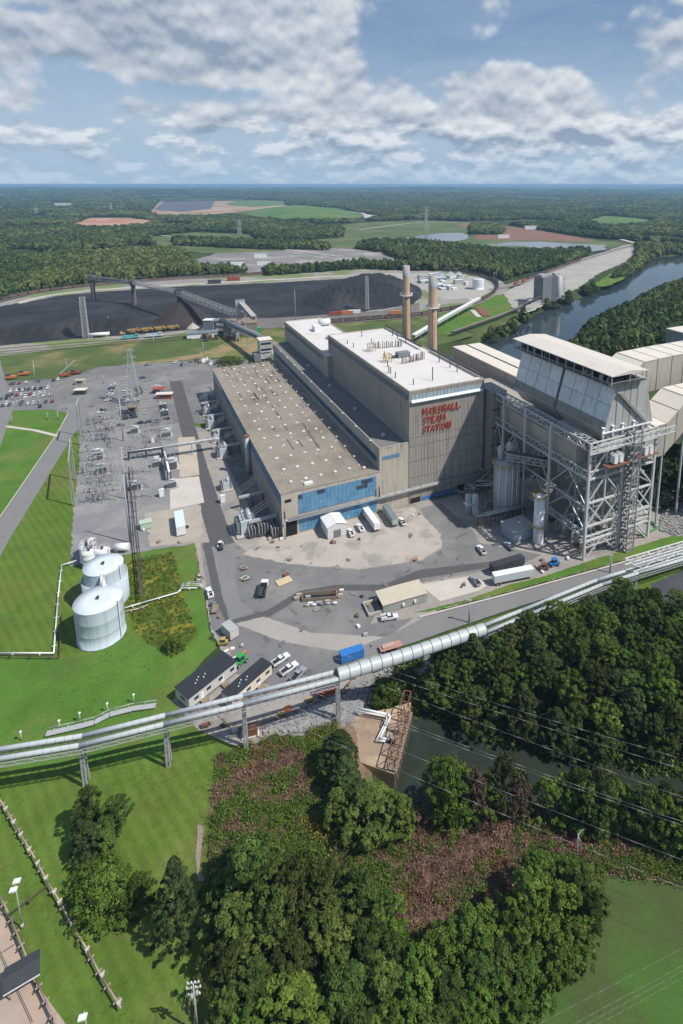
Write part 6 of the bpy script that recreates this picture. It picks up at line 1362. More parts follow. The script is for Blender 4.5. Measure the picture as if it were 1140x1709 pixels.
z5 = [(480, 230, 0), (468, 246, 1), (458, 262, 2), (450, 285, 1), (450, 312, 0), (445, 328, 1), (440, 347, 0), (430, 365, 0), (380, 455, 2), (355, 478, 0), (335, 525, 4), (340, 565, 2), (360, 612, 0), (590, 280, 0), (603, 297, 1), (612, 315, 0), (600, 335, 3), (600, 355, 0), (600, 375, 0), (690, 252, 2), (700, 272, 2), (712, 292, 3), (700, 315, 2), (680, 365, 0), (560, 465, 3), (570, 485, 2), (575, 508, 3), (580, 530, 2), (640, 478, 2), (650, 498, 2), (660, 518, 2), (540, 590, 3), (440, 612, 2), (710, 570, 2), (785, 560, 3), (870, 555, 2),
      (870, 243, 0), (865, 262, 2), (862, 280, 2), (885, 297, 0), (910, 400, 0), (920, 420, 2), (922, 438, 2), (930, 458, 0), (932, 475, 3), (935, 495, 2), (945, 535, 2), (740, 165, 5), (780, 50, 3), (1030, 30, 0), (800, 48, 1)]
CARS += [(100+x/5.34, 600+y/5.34, c, EB, 'the car park round the lattice tower') for x, y, c in z5]
for j_ in range(4):
    for i_ in range(9):
        if rnd.random() < .35: continue
        CARS.append((-8+i_*10.5+j_*4+rnd.uniform(-1, 1), 643+j_*11.5-i_*.9, rnd.choice((0, 0, 1, 1, 2, 3, 3, 5, 4)), EA, 'the left car park'))
CARS += [(368, 914, 2, EA, 'the side road corner')]
cr = None; cnt = {}
for x, y, c, d, where in CARS:
    col_v, cn = CARC[c]; g = G(x, y, .02)
    key = 'left rows' if x < 195 else ('middle rows' if x < 240 else 'right row')
    lab = '%s car parked in %s%s' % (cn, where, '' if 'left car' in where or 'side' in where else ', '+key)
    rz = math.atan2(d.y, d.x)+rnd.choice((0, math.pi))+rnd.uniform(-.05, .05)
    if cr is None: cr = car_root(); cr.location = g; cr.rotation_euler = (0, 0, rz); cr['label'] = lab; cr['group'] = 'cars in the car parks'; [setattr(ch, 'color', col_v) for ch in cr.children]
    else: dup(cr, g, rz, lab, 'cars in the car parks', color=col_v)
def boxtrailer(label, a, b, h, w, m1, m2, wh=True, z=1.2, name='box_trailer'):
    p, q_ = G(*a), G(*b); L_ = (q_-p).length/2; t = thing(name, label, 'trailer', (p+q_)/2, math.atan2((q_-p).y, (q_-p).x))
    MB().box(-L_, L_, -w/2, w/2, z, h).build('body', m1, t); MB().box(-L_-.05, L_+.05, -w/2-.05, w/2+.05, h+.003, h+.12).build('roof', m2, t)
    mb = MB()
    for i in range(int(L_*2/1.2)+1):
        x = -L_+.1+i*1.2
        for s_ in (-1, 1): mb.box(x-.05, x+.05, s_*w/2-.04, s_*w/2+.04, z, h)
    mb.build('side_post', m2, t, kind='stuff')
    if wh: wheels(t, (-L_+1.2, -L_+2.5), w/2-.2, .5)
    else: MB().box(-L_+.3, L_-.3, -w/2+.3, w/2-.3, 0, z-.01).build('skirt', dsteel, t)
    return t
boxtrailer('long white box trailer beside the perimeter road', (823, 975), (888, 962), 4.0, 2.7, M('pale_trailer', (.52, .56, .62), .4, 0, .04, .4), white)
boxtrailer('dark roofed trailer half hidden behind the long white trailer', (820, 958), (872, 942), 3.8, 3, dsteel, shingle, False)
boxtrailer('white office trailer with rounded roof by the blue glass wall', (630, 888), (610, 860), 4.0, 2.7, white, white)
boxtrailer('grey green box trailer beside the white one', (660, 880), (643, 855), 3.9, 2.6, M('grey_green_box', (.36, .42, .41), .5), slate)
boxtrailer('grey container hut beside the grass corner', (392, 1066), (377, 1052), 3.2, 3, M('container_grey', (.5, .49, .46), .6), steel, False, .3, 'site_hut')
boxtrailer('white and blue striped container office on the sandy pad', (303, 894), (299, 866), 4, 3.6, white, M('pale_blue_roof', (.6, .68, .74), .5), False, .3, 'site_hut')
# site office trailers with black roofs
def office(label, a, b, w, m1, nw):
    p, q_ = G(*a), G(*b); L_ = (q_-p).length/2; t = thing('site_office', label, 'site office', (p+q_)/2, math.atan2((q_-p).y, (q_-p).x)); h = 3.9
    MB().box(-L_, L_, -w/2, w/2, .5, h).build('wall', m1, t); MB().box(-L_+.3, L_-.3, -w/2+.2, w/2-.2, 0, .5-.003).build('skirt', dsteel, t)
    MB().hexa([(-L_-.2, -w/2-.2, h), (L_+.2, -w/2-.2, h), (L_+.2, w/2+.2, h), (-L_-.2, w/2+.2, h)], [(-L_-.2, -w/2-.2, h+.15), (L_+.2, -w/2-.2, h+.15), (L_+.2, w/2+.2, h+.15), (-L_-.2, w/2+.2, h+.15)]).build('roof', M('black_membrane', (.028, .031, .038), .6, 0, .1, .5), t)
    for x in (-L_*.4, L_*.35): MB().box(x-.04, x+.04, -w/2-.15, w/2+.15, h+.153, h+.19).build('roof_seam', dsteel, t)
    for i in range(5): x = -L_*.5+i*.9; MB().tube((x, .6*(i % 3-1), h+.15), (x, .6*(i % 3-1), h+.55), .15, n=7).build('roof_vent', white, t)
    for i in range(nw):
        x = -L_+2.4+i*(2*L_-4)/max(1, nw-1); MB().box(x-.7, x+.7, -w/2-.06, -w/2-.003, 1.9, 2.8).build('window', glassd, t)
    for x in (-L_+4.3, L_-5): MB().box(x-.5, x+.5, -w/2-.05, -w/2-.003, .6, 2.8).build('door', white, t); MB().box(x-.9, x+.9, -w/2-1.8, -w/2-.06, .1, .55).beam((x-.9, -w/2-1.8, .55), (x-.9, -w/2-1.8, 1.6), .08).beam((x+.9, -w/2-1.8, .55), (x+.9, -w/2-1.8, 1.6), .08).build('steps', wood, t)
    MB().box(-L_-.06, -L_-.003, -w*.2, w*.1, 1.9, 2.8).build('window', glassd, t)
office('large site office trailer with wide black roof, left of its neighbour', (305, 1176), (384, 1114), 6.6, M('light_grey_siding', (.50, .50, .49), .6, 0, .05, .5), 4)
office('narrow cream site office trailer with black roof, right of the larger one', (380, 1180), (446, 1122), 4.2, M('cream_wall', (.60, .55, .46), .6, 0, .05, .5), 4)
# garage, shed, gatehouse, shelters
def garage(name, label, a, w, d, h, rise, rz, mw, mr, cat='garage', door=True):
    t = thing(name, label, cat, a, rz); MB().prism([(-w/2, 0), (w/2, 0), (w/2, h), (0, h+rise), (-w/2, h)], 0, d, axis=1).build('wall', mw, t)
    mb = MB(); mb.hexa([(-w/2-.3, -.3, h-.1), (0, -.3, h+rise+.02), (0, d+.3, h+rise+.02), (-w/2-.3, d+.3, h-.1)], [(-w/2-.3, -.3, h+.1), (0, -.3, h+rise+.22), (0, d+.3, h+rise+.22), (-w/2-.3, d+.3, h+.1)])
    mb.hexa([(0.003, -.3, h+rise+.02), (w/2+.3, -.3, h-.1), (w/2+.3, d+.3, h-.1), (0.003, d+.3, h+rise+.02)], [(0.003, -.3, h+rise+.22), (w/2+.3, -.3, h+.1), (w/2+.3, d+.3, h+.1), (0.003, d+.3, h+rise+.22)]); mb.build('roof', mr, t)
    mb = MB()
    for i in range(int(d)):
        mb.beam((-w/2-.3, i+.5, h+.12), (0, i+.5, h+rise+.24), .08).beam((w/2+.3, i+.5, h+.12), (0, i+.5, h+rise+.24), .08)
    mb.build('roof_seam', mr, t, kind='stuff')
    if door:
        MB().box(-1.6, 1.6, -.06, -.003, 0, 3.3).build('door', M('grey_door', (.22, .20, .19), .6), t); mb = MB()
        for i in range(6): mb.box(-1.6, 1.6, -.09, -.063, .3+i*.5, .34+i*.5)
        mb.build('door_slat', dsteel, t)
    return t
garage('garage', 'white metal garage with grey door in front of the blue glass wall', G(563, 896), 8.2, 10.5, 5.2, 1.3, SROT, M('light_metal', (.62, .62, .63), .5), white)
p, q_ = G(640, 1024), G(712, 1003); rzs = math.atan2((q_-p).y, (q_-p).x)
t = garage('storage_shed', 'beige roofed long shed with open left end by the perimeter road', (p+q_)/2+Vector((0, 0, 0)), (q_-p).length, 7.5, 3.2, .0, rzs, M('sage_wall', (.30, .33, .30), .7), M('beige_roof', (.52, .46, .37), .7, 0, .06, .3), 'shed', door=False)
MB().box(-(q_-p).length/2-.02, -(q_-p).length/2-.004, 1.2, 6.2, .1, 2.6).build('opening', black, t); MB().box(-1.2, -.4, -.5, -.005, 1, 1.9).box(3.2, 4, -.5, -.005, 1, 1.9).build('air_conditioner', white, t)
MB().box(-(q_-p).length/2-4.8, -(q_-p).length/2-.03, .4, 1, 0, .9).box(-(q_-p).length/2-4.8, -(q_-p).length/2-.03, 6.6, 7.2, 0, .9).box(-(q_-p).length/2-5.2, -(q_-p).length/2-4.8, .4, 7.2, 0, .9).build('bin_wall', concrete, t)
for k, (x, y, w, d, l, mr) in enumerate(((135, 657, 8, 5, 'gatehouse with pale roof and dark shaded front between the car parks', ductt), (134, 641, 7, 4, 'small tan roofed hut behind the gatehouse', cream), (222, 686, 6, 5, 'hut with brown and tan roof below the lattice tower', M('brown_roof', (.22, .17, .12))), (275, 664, 11, 4.5, 'long pale roofed shelter beside the side road', ductt))):
    t = thing('hut', l, 'hut', G(x, y), .1); MB().box(-w/2+.6, w/2-.6, -d/2+.6, d/2-.6, 0, 3).build('wall', [dsteel, cream, wood, redm][k], t); MB().box(-w/2, w/2, -d/2, d/2, 3.003, 3.5).build('roof', mr, t)
    MB().box(-w*.2, w*.2, -d/2+.5, -d/2+.597, 1, 2.4).build('window', glassd, t)
tagm(MB().box(-4, 4, -3, -2.7, 2.9, 3.2).box(-4, 4, -2.69, 3, 3.2, 3.4).build('canopy', redm), 'small red canopy beside the pale roofed shelter', 'canopy', G(266, 655))
# blue container with ribs
p, q_ = G(568, 1104), G(606, 1092); t = thing('shipping_container', 'bright blue ribbed waste container behind the conveyor tube', 'container', (p+q_)/2, math.atan2((q_-p).y, (q_-p).x)); L_ = (q_-p).length/2
MB().box(-L_, L_, -1.3, 1.3, .2, 2.9).build('body', panelb, t)
rb_ = MB().box(-.1, .1, -1.42, 1.42, .2, 3.0).mesh('side_rib', M('blue_rib', (.05, .24, .6), .5))
for i in range(10): obj('side_rib', rb_, t, (-L_+.3+i*(2*L_-.6)/9, 0, 0))
t = thing('red_container', 'red open topped skip under the conveyor', 'skip', G(545, 1156), .5); MB().hexa([(-2.6, -1.2, .2), (2.8, -1.2, .2), (2.8, 1.2, .2), (-2.6, 1.2, .2)], [(-3.2, -1.2, 2), (3.2, -1.2, 2), (3.2, 1.2, 2), (-3.2, 1.2, 2)]).build('bin', redm, t); MB().box(-2.9, 2.9, -1, 1, 2.003, 2.1).build('load', dsteel, t)
t = thing('flatbed', 'pinkish flatbed of rubble behind the conveyor tube', 'flatbed', G(652, 1082), .35); MB().box(-3.6, 3.6, -1.2, 1.2, .6, 1).build('deck', M('pink_wood', (.42, .24, .19), .8), t); MB().box(-2.8, 1.4, -.8, .8, 1.003, 1.5).build('load', M('pink_load', (.45, .3, .25), .8), t); wheels(t, (-2.4, 2.2), 1, .4)
# dump truck and machines on the apron
t = thing('dump_truck', 'black and white tipper truck parked on the apron', 'truck', G(440, 988), R(92)); MB().box(-3.6, 1.2, -1.25, 1.25, 1.2, 1.35).box(-3.6, 1.2, -1.25, -1.1, 1.35, 2.7).box(-3.6, 1.2, 1.1, 1.25, 1.35, 2.7).box(1.05, 1.2, -1.1, 1.1, 1.35, 3).build('tipper_body', dsteel, t); MB().box(1.4, 3.2, -1.2, 1.2, .8, 2.9).box(3.2, 4.2, -1, 1, .8, 1.9).build('cab', white, t); MB().box(3.2, 3.26, -1, 1, 1.95, 2.7).build('window', glassd, t); wheels(t, (-2.6, -1.4, 3.2), 1.05, .5)
t = thing('excavation_pit', 'timber edged pit with pale barriers in the middle of the apron', 'pit', G(533, 1000), .12)
MB().box(-5.5, 5.5, -.2, 2.2, .05, .12).build('hole', black, t)
for a_, b_ in (((-6, -.6), (6, -.6)), ((-6, 2.7), (6, 2.9)), ((-6, -.6), (-6, 2.7)), ((6, -.6), (6, 2.9))): MB().beam((a_[0], a_[1], .6), (b_[0], b_[1], .6), .18, 1.2).build('shoring', wood, t)
for i, (x, y) in enumerate(((-8, 1), (-7.2, 2), (-3, -2), (0, -2.2), (3, -2), (7.5, 0), (7.8, 3.5), (-4, 1.2))): MB().box(x-.9, x+.9, y-.35, y+.35, 0, [.9, 1.4, .6, .8][i % 4]).build('barrier', [M('tan_board', (.45, .36, .25), .8), cream, white, steel][i % 4], t)
for i in range(5): MB().tube((-5+i*2.4, -3, .4), (-3.4+i*2.4, -3, .4), .35, n=9).build('drum', [steel, white, slate][i % 3], t)
for k, (x, y, l) in enumerate(((407, 950, 'small barricaded trench with orange posts at the left of the apron'), (409, 968, 'second small barricade ring below the first trench'), (484, 934, 'pale railing square at the edge of the bare yard'), (474, 970, 'sandy steel plate patch on the apron'), (693, 935, 'orange barrier frame on the bare yard'), (562, 990, 'red traffic drums right of the pit'))):
    t = thing('barricade', l, 'barricade', G(x, y), .2*k)
    if k == 3: MB().box(-2.8, 2.8, -1.8, 1.8, .04, .2).build('plate', M('sand_plate', (.55, .44, .28), .8), t); MB().box(1, 3, 2, 3.2, .04, .9).build('crate', rust, t); continue
    for i in range(4): a_ = i*1.57; MB().beam((1.6*math.cos(a_), 1.2*math.sin(a_), 0), (1.6*math.cos(a_), 1.2*math.sin(a_), 1.2), .12).build('post', orange if k in (0, 4, 5) else cream, t); MB().beam((1.6*math.cos(a_), 1.2*math.sin(a_), 1), (1.6*math.cos(a_+1.57), 1.2*math.sin(a_+1.57), 1), .15).build('rail', [cream, white, cream, cream, orange, redm][k], t)
    MB().box(-.8, .8, -.5, .5, .04, .5).build('cover', rust if k < 2 else wood, t)
# little machines
def cart(name, label, x, y, m1, rz=0.0, cat='machine', s=1.0):
    t = thing(name, label, cat, G(x, y), rz); t.scale = (s, s, s); MB().box(-1.6, 1.4, -.7, .7, .5, 1.1).build('chassis', m1, t); MB().box(-.6, .6, -.65, .65, 1.103, 2.1).build('cab', glassd, t); MB().box(-.75, .75, -.7, .7, 2.103, 2.2).build('canopy', m1, t); wheels(t, (-1, 1), .7, .4); return t
cart('utility_cart', 'green and yellow loader by the larger site office', 402, 1107, green, .9, 'loader', 1.4); cart('utility_cart', 'white golf cart on the side road', 368, 912, white, 1.4, 'golf cart')
cart('utility_cart', 'small cart on the verge of the side road', 334, 968, cream, 1.4, 'cart'); cart('utility_cart', 'yellow roller beside the grey hut', 373, 1075, yellow, .2, 'roller'); cart('utility_cart', 'blue and white loader at the precipitator foot', 925, 943, panelb, .3, 'loader', 1.3); cart('utility_cart', 'rust coloured loader beside the blue one', 908, 950, rust, .3, 'loader', 1.2)
for k, (x, y) in enumerate(((377, 1088), (399, 1095))): 
    t = thing('traffic_sign_board', ['left', 'right'][k]+' white and orange striped barrier lying by the site offices', 'barrier', G(x, y), .7); MB().box(-2, 1, -.3, .3, .1, .5).build('white_end', white, t); MB().box(1.003, 2.6, -.35, .35, .1, .6).build('orange_end', orange, t)
t = thing('utility_trailer', 'small brown trailer hitched behind the white pickup on the verge', 'trailer', G(359, 1019), 1.7); MB().box(-1.8, 1.8, -1, 1, .5, .9).build('deck', wood, t); wheels(t, (-.3,), 1, .35)
for k, (x, y, l) in enumerate(((418, 1225, 'rust red compressor at the foot of the fourth conveyor leg'), (392, 1222, 'grey pump unit beside the rust red compressor'), (342, 1212, 'rusty skid on the bare ground under the conveyor'), (480, 1185, 'orange red barrier by the riprap'), (517, 1170, 'yellow pump near the red skip'), (470, 1195, 'yellow valve on the hose by the riprap'))):
    t = thing('site_machine', l, 'machine', G(x, y), .3); s_ = 1.6 if k == 0 else .7; MB().box(-1.2*s_, 1.2*s_, -.7*s_, .7*s_, .3, 1.5*s_).build('housing', [rust, steel, rust, orange, yellow, yellow][k], t); MB().box(-1.4*s_, 1.4*s_, -.8*s_, .8*s_, 0, .297).build('skid', [white, dsteel, dsteel, redm, dsteel, yellow][k], t)
pipeline('hose', 'yellow hose looping from the compressor to the valve', [(425, 1228), (440, 1232), (458, 1222), (470, 1198)], .09, .3, yellow, sup=False); pipeline('hose', 'yellow pipe lying under the conveyor', [(362, 1193), (372, 1200), (390, 1218)], .12, .3, yellow, sup=False); pipeline('bank_rail', 'brown guard rail along the top of the riprap', [(392, 1222), (450, 1207), (520, 1180), (575, 1152), (596, 1128)], .12, .8, rust, step=2.5)
# crane truck and orange excavator on the berm edge
t = thing('crane_truck', 'red crane truck with grey boom at the edge of the berm', 'crane', G(108, 628), .3); MB().box(-4, 4, -1.4, 1.4, .8, 1.8).box(2.4, 4, -1.3, 1.3, 1.8, 3.2).build('chassis', redm, t); MB().beam((-3, 0, 2.5), (8, 2, 12), .7).build('boom', steel, t); wheels(t, (-3, -1.5, 3), 1.2, .55)
for k, (x, y, m_, l) in enumerate(((20, 632, orange, 'orange machine at the far left of the berm'), (42, 626, orange, 'long orange excavator on the berm'), (128, 624, rust, 'dark red truck beside the crane'))):
    t = thing('excavator', l, 'excavator', G(x, y), .2); MB().box(-4, 3, -1.3, 1.3, .8, 2.4).build('body', m_, t); MB().box(-3.4, -1.2, -1, 1, 2.403, 3.6).build('cab', glassd, t); MB().beam((2, 0, 2), (7, 0, 3.4), .6).build('boom', m_, t); MB().box(-3.6, 2.6, -1.6, -1, 0, .79).box(-3.6, 2.6, 1, 1.6, 0, .79).build('track', tire, t)
for k in range(16):
    x, y = r3.uniform(300, 352), r3.uniform(600, 610); s_ = r3.uniform(.6, 2.2); g = G(x, y)
    tagm(MB().box(-s_, s_, -s_*.6, s_*.6, 0, s_).box(-s_*.5, s_*.4, -s_*.3, s_*.3, s_+.003, s_*1.6).build('stored_equipment', [white, steel, rust, tan, slate][k % 5]), '%s piece of stored equipment beside the far end of the hall' % ['white', 'steel grey', 'rusty', 'sandy', 'slate grey'][k % 5], 'equipment', g, r3.random()*3, 'stored equipment by the bush')
# lots of little ground clutter: pallets, drums, bollards
CL = [(455, 905), (450, 900), (470, 900), (600, 900), (556, 903), (552, 906), (558, 906), (636, 870), (690, 860), (700, 858), (640, 1000), (770, 980), (775, 976), (895, 945), (905, 955), (880, 950), (300, 905), (312, 880), (265, 905), (250, 890), (240, 885), (330, 960), (336, 980), (352, 1010), (366, 1030), (404, 1078), (388, 1084), (330, 1196), (352, 1206), (372, 1212), (620, 1078), (610, 1060), (598, 1046), (596, 1028), (614, 1010), (604, 996), (905, 935), (935, 938), (948, 933)]
for k, (x, y) in enumerate(CL):
    s_ = rnd.uniform(.35, .8); c = k % 6
    tagm(MB().box(-s_, s_, -s_*.7, s_*.7, 0, s_*.9).box(-s_*.8, s_*.8, -s_*.5, s_*.5, s_*.9+.003, s_*1.1).build('crate', [wood, steel, white, rust, tan, dsteel][c]), '%s crate of site material standing on the open yard' % ['wooden', 'grey', 'white', 'rusty', 'sandy', 'dark'][c], 'crate', G(x, y), rnd.random()*3, 'crates around the yard')
# power lines over the creek
POLE2 = G(962, 1440); hp = HT(POLE2, 1392)
t = thing('utility_pole', 'pale pole with a bracket rising from the trees right of the brush', 'utility pole', POLE2); MB().tube((0, 0, 0), (0, 0, hp), .2, .14, n=8).build('pole', steel, t); MB().beam((0, 0, hp), (1.3, .6, hp+.5), .08).beam((0, 0, hp-.6), (.6, -.3, hp-1.8), .14).build('bracket', steel, t)
def wire(label, a, b, za, zb, sag=1.5, r=.024):
    p, q_ = (a if isinstance(a, Vector) else G(a[0], a[1], za)), (b if isinstance(b, Vector) else G(b[0], b[1], zb)); o = Vector((p.x, p.y, 0)); pts = []
    for i in range(17):
        t_ = i/16; c = p.lerp(q_, t_)-o; c.z -= sag*4*t_*(1-t_); pts.append(c)
    mb = MB(); mb.pipe(pts, r, 5); tagm(mb.build('power_line', M('wire_metal', (.33, .34, .35), .4, .4)), label, 'power line', o)
W1 = ((520, 1075), (1180, 1278), 'topmost power line over the trees right of the creek'), ((500, 1078), (1180, 1296), 'second power line over the trees right of the creek'), ((480, 1082), (1200, 1352), 'third power line, crossing the creek mouth'), ((470, 1130), (1200, 1392), 'upper of the close pair of lines over the near bank'), ((470, 1135), (1200, 1398), 'lower of the close pair of lines over the near bank'), ((430, 1182), (1200, 1506), 'lower left power line ending past the pole'), ((440, 1158), (1200, 1458), 'power line passing just above the pole')
for a, b, l in W1: wire(l, a, b, 14, 14, .8)
for k, (a, b) in enumerate((((800, 1760), (1200, 1550)), ((860, 1760), (1200, 1578)), ((885, 1760), (1200, 1586)), ((905, 1760), (1200, 1598)))): wire(['upper separate', 'first', 'second', 'third'][k]+' thin power line over the shaded lower right lawn', a, b, 16, 16, .2, .012)
for k, dx_ in enumerate((-1, -.3, .5)): wire(['left', 'middle', 'right'][k]+' guy wire dropping from the bottom utility pole', UPOLE+Vector((dx_, 0, -1)), G(285+k*16, 1800, 0), 0, 0, .2, .02)

# ------------------------------------------------------------ wear on the paving
om = M('oil_stain', (.14, .137, .134), .75, 0, .2, .6); cm_ = M('patched_asphalt', (.145, .142, .14), .9, 0, .1, .3, fine=.05); lm = M('dusty_patch', (.235, .22, .205), .95, 0, .15, .3, fine=.05)
YP = [(395, 925), (470, 945), (600, 955), (735, 945), (860, 940), (640, 990), (620, 1040), (690, 1035), (600, 1090), (560, 1115), (470, 1145), (395, 1120), (385, 1070)]
pts_ = w2([(420, 905), (690, 860), (760, 890), (860, 945), (640, 1010), (600, 1090), (480, 1140), (400, 1090), (370, 960)]); lo_, hi_ = pts_.min(0), pts_.max(0); r4 = np.random.RandomState(12); c_ = 0; used_ = []; layer[0] += 1; zst_ = .004*layer[0]-.26
while c_ < 22:
    p = lo_+r4.rand(2)*(hi_-lo_)
    if sdf(p[None], pts_)[0] > 0: continue
    if any(np.hypot(*(p-u_)) < 5.5 for u_ in used_): continue
    used_.append(p); c_ += 1; n = 9; rr_ = r4.uniform(.4, 2.6)*(1 if c_ % 3 else .5); ar = r4.uniform(.3, 1); an = r4.uniform(0, 3.14)
    q = []
    for i in range(n):
        a_ = i/n*6.283; w__ = rr_*r4.uniform(.6, 1.25); x_, y_ = w__*math.cos(a_), w__*ar*math.sin(a_); q.append((p[0]+x_*math.cos(an)-y_*math.sin(an), p[1]+x_*math.sin(an)+y_*math.cos(an)))
    patch('pavement_stain', q, [cm_, om, cm_, lm][c_ % 4], world=True, z=zst_)
# ------------------------------------------------------------ trees
npr = np.random.RandomState(4)
def crown_mesh(name, kind, n_clump, per, R_, H_, leaf, mat, seed, squash=1.0, base=.25, wild=.22):
    """leaf sized faces gathered in clumps spread through an uneven crown; unit: metres, trunk base at 0"""
    r = np.random.RandomState(seed); V = []; T = []
    C = []
    lobes = [(r.uniform(0, 6.28), r.uniform(.25, .8), r.uniform(.12, .45)) for _ in range(6)]
    for i in range(n_clump):
        t = r.rand(); z = base*H_+(1-base)*H_*t
        if kind == 'cone': rad = R_*(1-t)**.75*(.75+.35*r.rand())+.15*R_*(1-t)
        elif kind == 'bush': rad = R_*math.sqrt(max(0, 1-t**2))*(.6+.4*r.rand())
        else: rad = R_*math.sqrt(max(0.02, 1-(2*t-.85)**2/1.35))*(.5+.5*r.rand()**.5)
        a = r.rand()*6.283; f = 1
        for la, lh, lw in lobes:
            d = math.cos(a-la); f += wild*max(0, d)*math.exp(-((t-lh)/.25)**2)*(1 if lw > .25 else -1)
        rad *= f
        if r.rand() < .25: rad *= r.rand()
        cs = (.125 if kind != 'cone' else .11)*R_*r.uniform(.6, 1.5)
        C.append((rad*math.cos(a), rad*math.sin(a), z, cs, r.uniform(.0, 1.0)))
    C = np.array(C); idx = np.repeat(np.arange(len(C)), per); n = len(idx)
    d = r.normal(size=(n, 3)); d /= np.linalg.norm(d, axis=1)[:, None]; d[:, 2] = np.abs(d[:, 2])*1.0-.25
    rr = r.rand(n)**.4; P = C[idx, :3]+d*(C[idx, 3]*rr)[:, None]*np.array([1.15, 1.15, .8])
    P[:, 2] = np.maximum(P[:, 2], .1)
    nm = d+r.normal(size=(n, 3))*.55+np.array([0, 0, .35]); nm /= np.linalg.norm(nm, axis=1)[:, None]
    u = np.cross(nm, r.normal(size=(n, 3))); u /= np.linalg.norm(u, axis=1)[:, None]; v = np.cross(nm, u)
    s = leaf*r.uniform(.6, 1.3, n)[:, None]
    q = np.stack([P-u*s, P-v*s*.55, P+u*s, P+v*s*.55], 1)
    me = np_mesh(name, q.reshape(-1, 3), np.arange(n*4).reshape(n, 4), mat, False)
    at = me.attributes.new('tint', 'FLOAT', 'FACE'); tv = np.clip(C[idx, 4]*.75+r.rand(n)*.35-.05, 0, 1); at.data.foreach_set('value', tv.astype(np.float32))
    return me
def trunk_mesh(H_, r0, seed, spread=.4):
    r = random.Random(seed); mb = MB(); mb.tube((0, 0, -.5), (0, 0, H_*.45), r0, r0*.6, n=7); mb.tube((0, 0, H_*.45), (.2, .1, H_*.9), r0*.6, r0*.1, n=6)
    for i in range(7): a = r.random()*6.28; z = H_*r.uniform(.25, .7); mb.tube((0, 0, z), (math.cos(a)*H_*.22*spread*2, math.sin(a)*H_*.22*spread*2, z+H_*.18), r0*.35, .03, n=5)
    return mb.mesh('trunk', barkm)
KIND = {}
def mk(kind, variants):
    KIND[kind] = variants
mk('oak', [(crown_mesh('crown', 'oak', 190, 62, 4.4, 13, .25, leafs[0] if i != 4 else olive, 10+i, base=.14, wild=.5), trunk_mesh(13, .3, i)) for i in range(6)])
mk('bright', [(crown_mesh('crown', 'oak', 190, 60, 4.2, 11, .24, leafs[1], 30+i, base=.06, wild=.4), trunk_mesh(11, .25, i)) for i in range(3)])
mk('cedar', [(crown_mesh('crown', 'cone', 230, 52, 3.6, 13, .22, leafs[2], 50+i, base=.04), trunk_mesh(13, .28, i, .3)) for i in range(3)])
mk('bush', [(crown_mesh('crown', 'bush', 190, 60, 5.0, 4.6, .19, leafs[1], 70+i, base=.02, wild=.35), trunk_mesh(3, .15, i)) for i in range(2)])
mk('dead', [(crown_mesh('crown', 'bush', 90, 50, 4.0, 4.0, .16, leafs[3], 90+i, base=.0, wild=.4), trunk_mesh(3.6, .12, i)) for i in range(2)])
HK = {'oak': 13, 'bright': 11, 'cedar': 13, 'bush': 4.6, 'dead': 4.0}; RK = {'oak': 4.9, 'bright': 4.5, 'cedar': 3.5, 'bush': 5.0, 'dead': 4}
first_tree = {}
NAMES_ = {'oak': 'deciduous_tree', 'bright': 'deciduous_tree', 'cedar': 'cedar_tree', 'bush': 'bush', 'dead': 'brown_bush'}
CAT_ = {'oak': 'tree', 'bright': 'tree', 'cedar': 'tree', 'bush': 'bush', 'dead': 'bush'}
def tree(kind, p, h, rad, label, group=None, z=None):
    cm, tm = rnd.choice(KIND[kind]); zz = tz(p.x, p.y) if z is None else z
    t = thing(NAMES_[kind], label, CAT_[kind], (p.x, p.y, zz-.05), rnd.uniform(0, 6.28), group)
    t.scale = (rad/RK[kind], rad/RK[kind], h/HK[kind]); obj('trunk', tm, t); obj('crown', cm, t); return t
def ptree(kind, x, y, topy, wpx, label, group=None, zb=0.0):
    p = G(x, y, zb); zz = tz(p.x, p.y)
    if abs(zz-zb) > 1: p = G(x, y, zz)
    dist = p.y*CT+CH*ST; h = HT(p, topy+.22*wpx)-tz(p.x, p.y); tree(kind, p, max(2.2, h), wpx/2*dist/FOC/1.12, label, group)
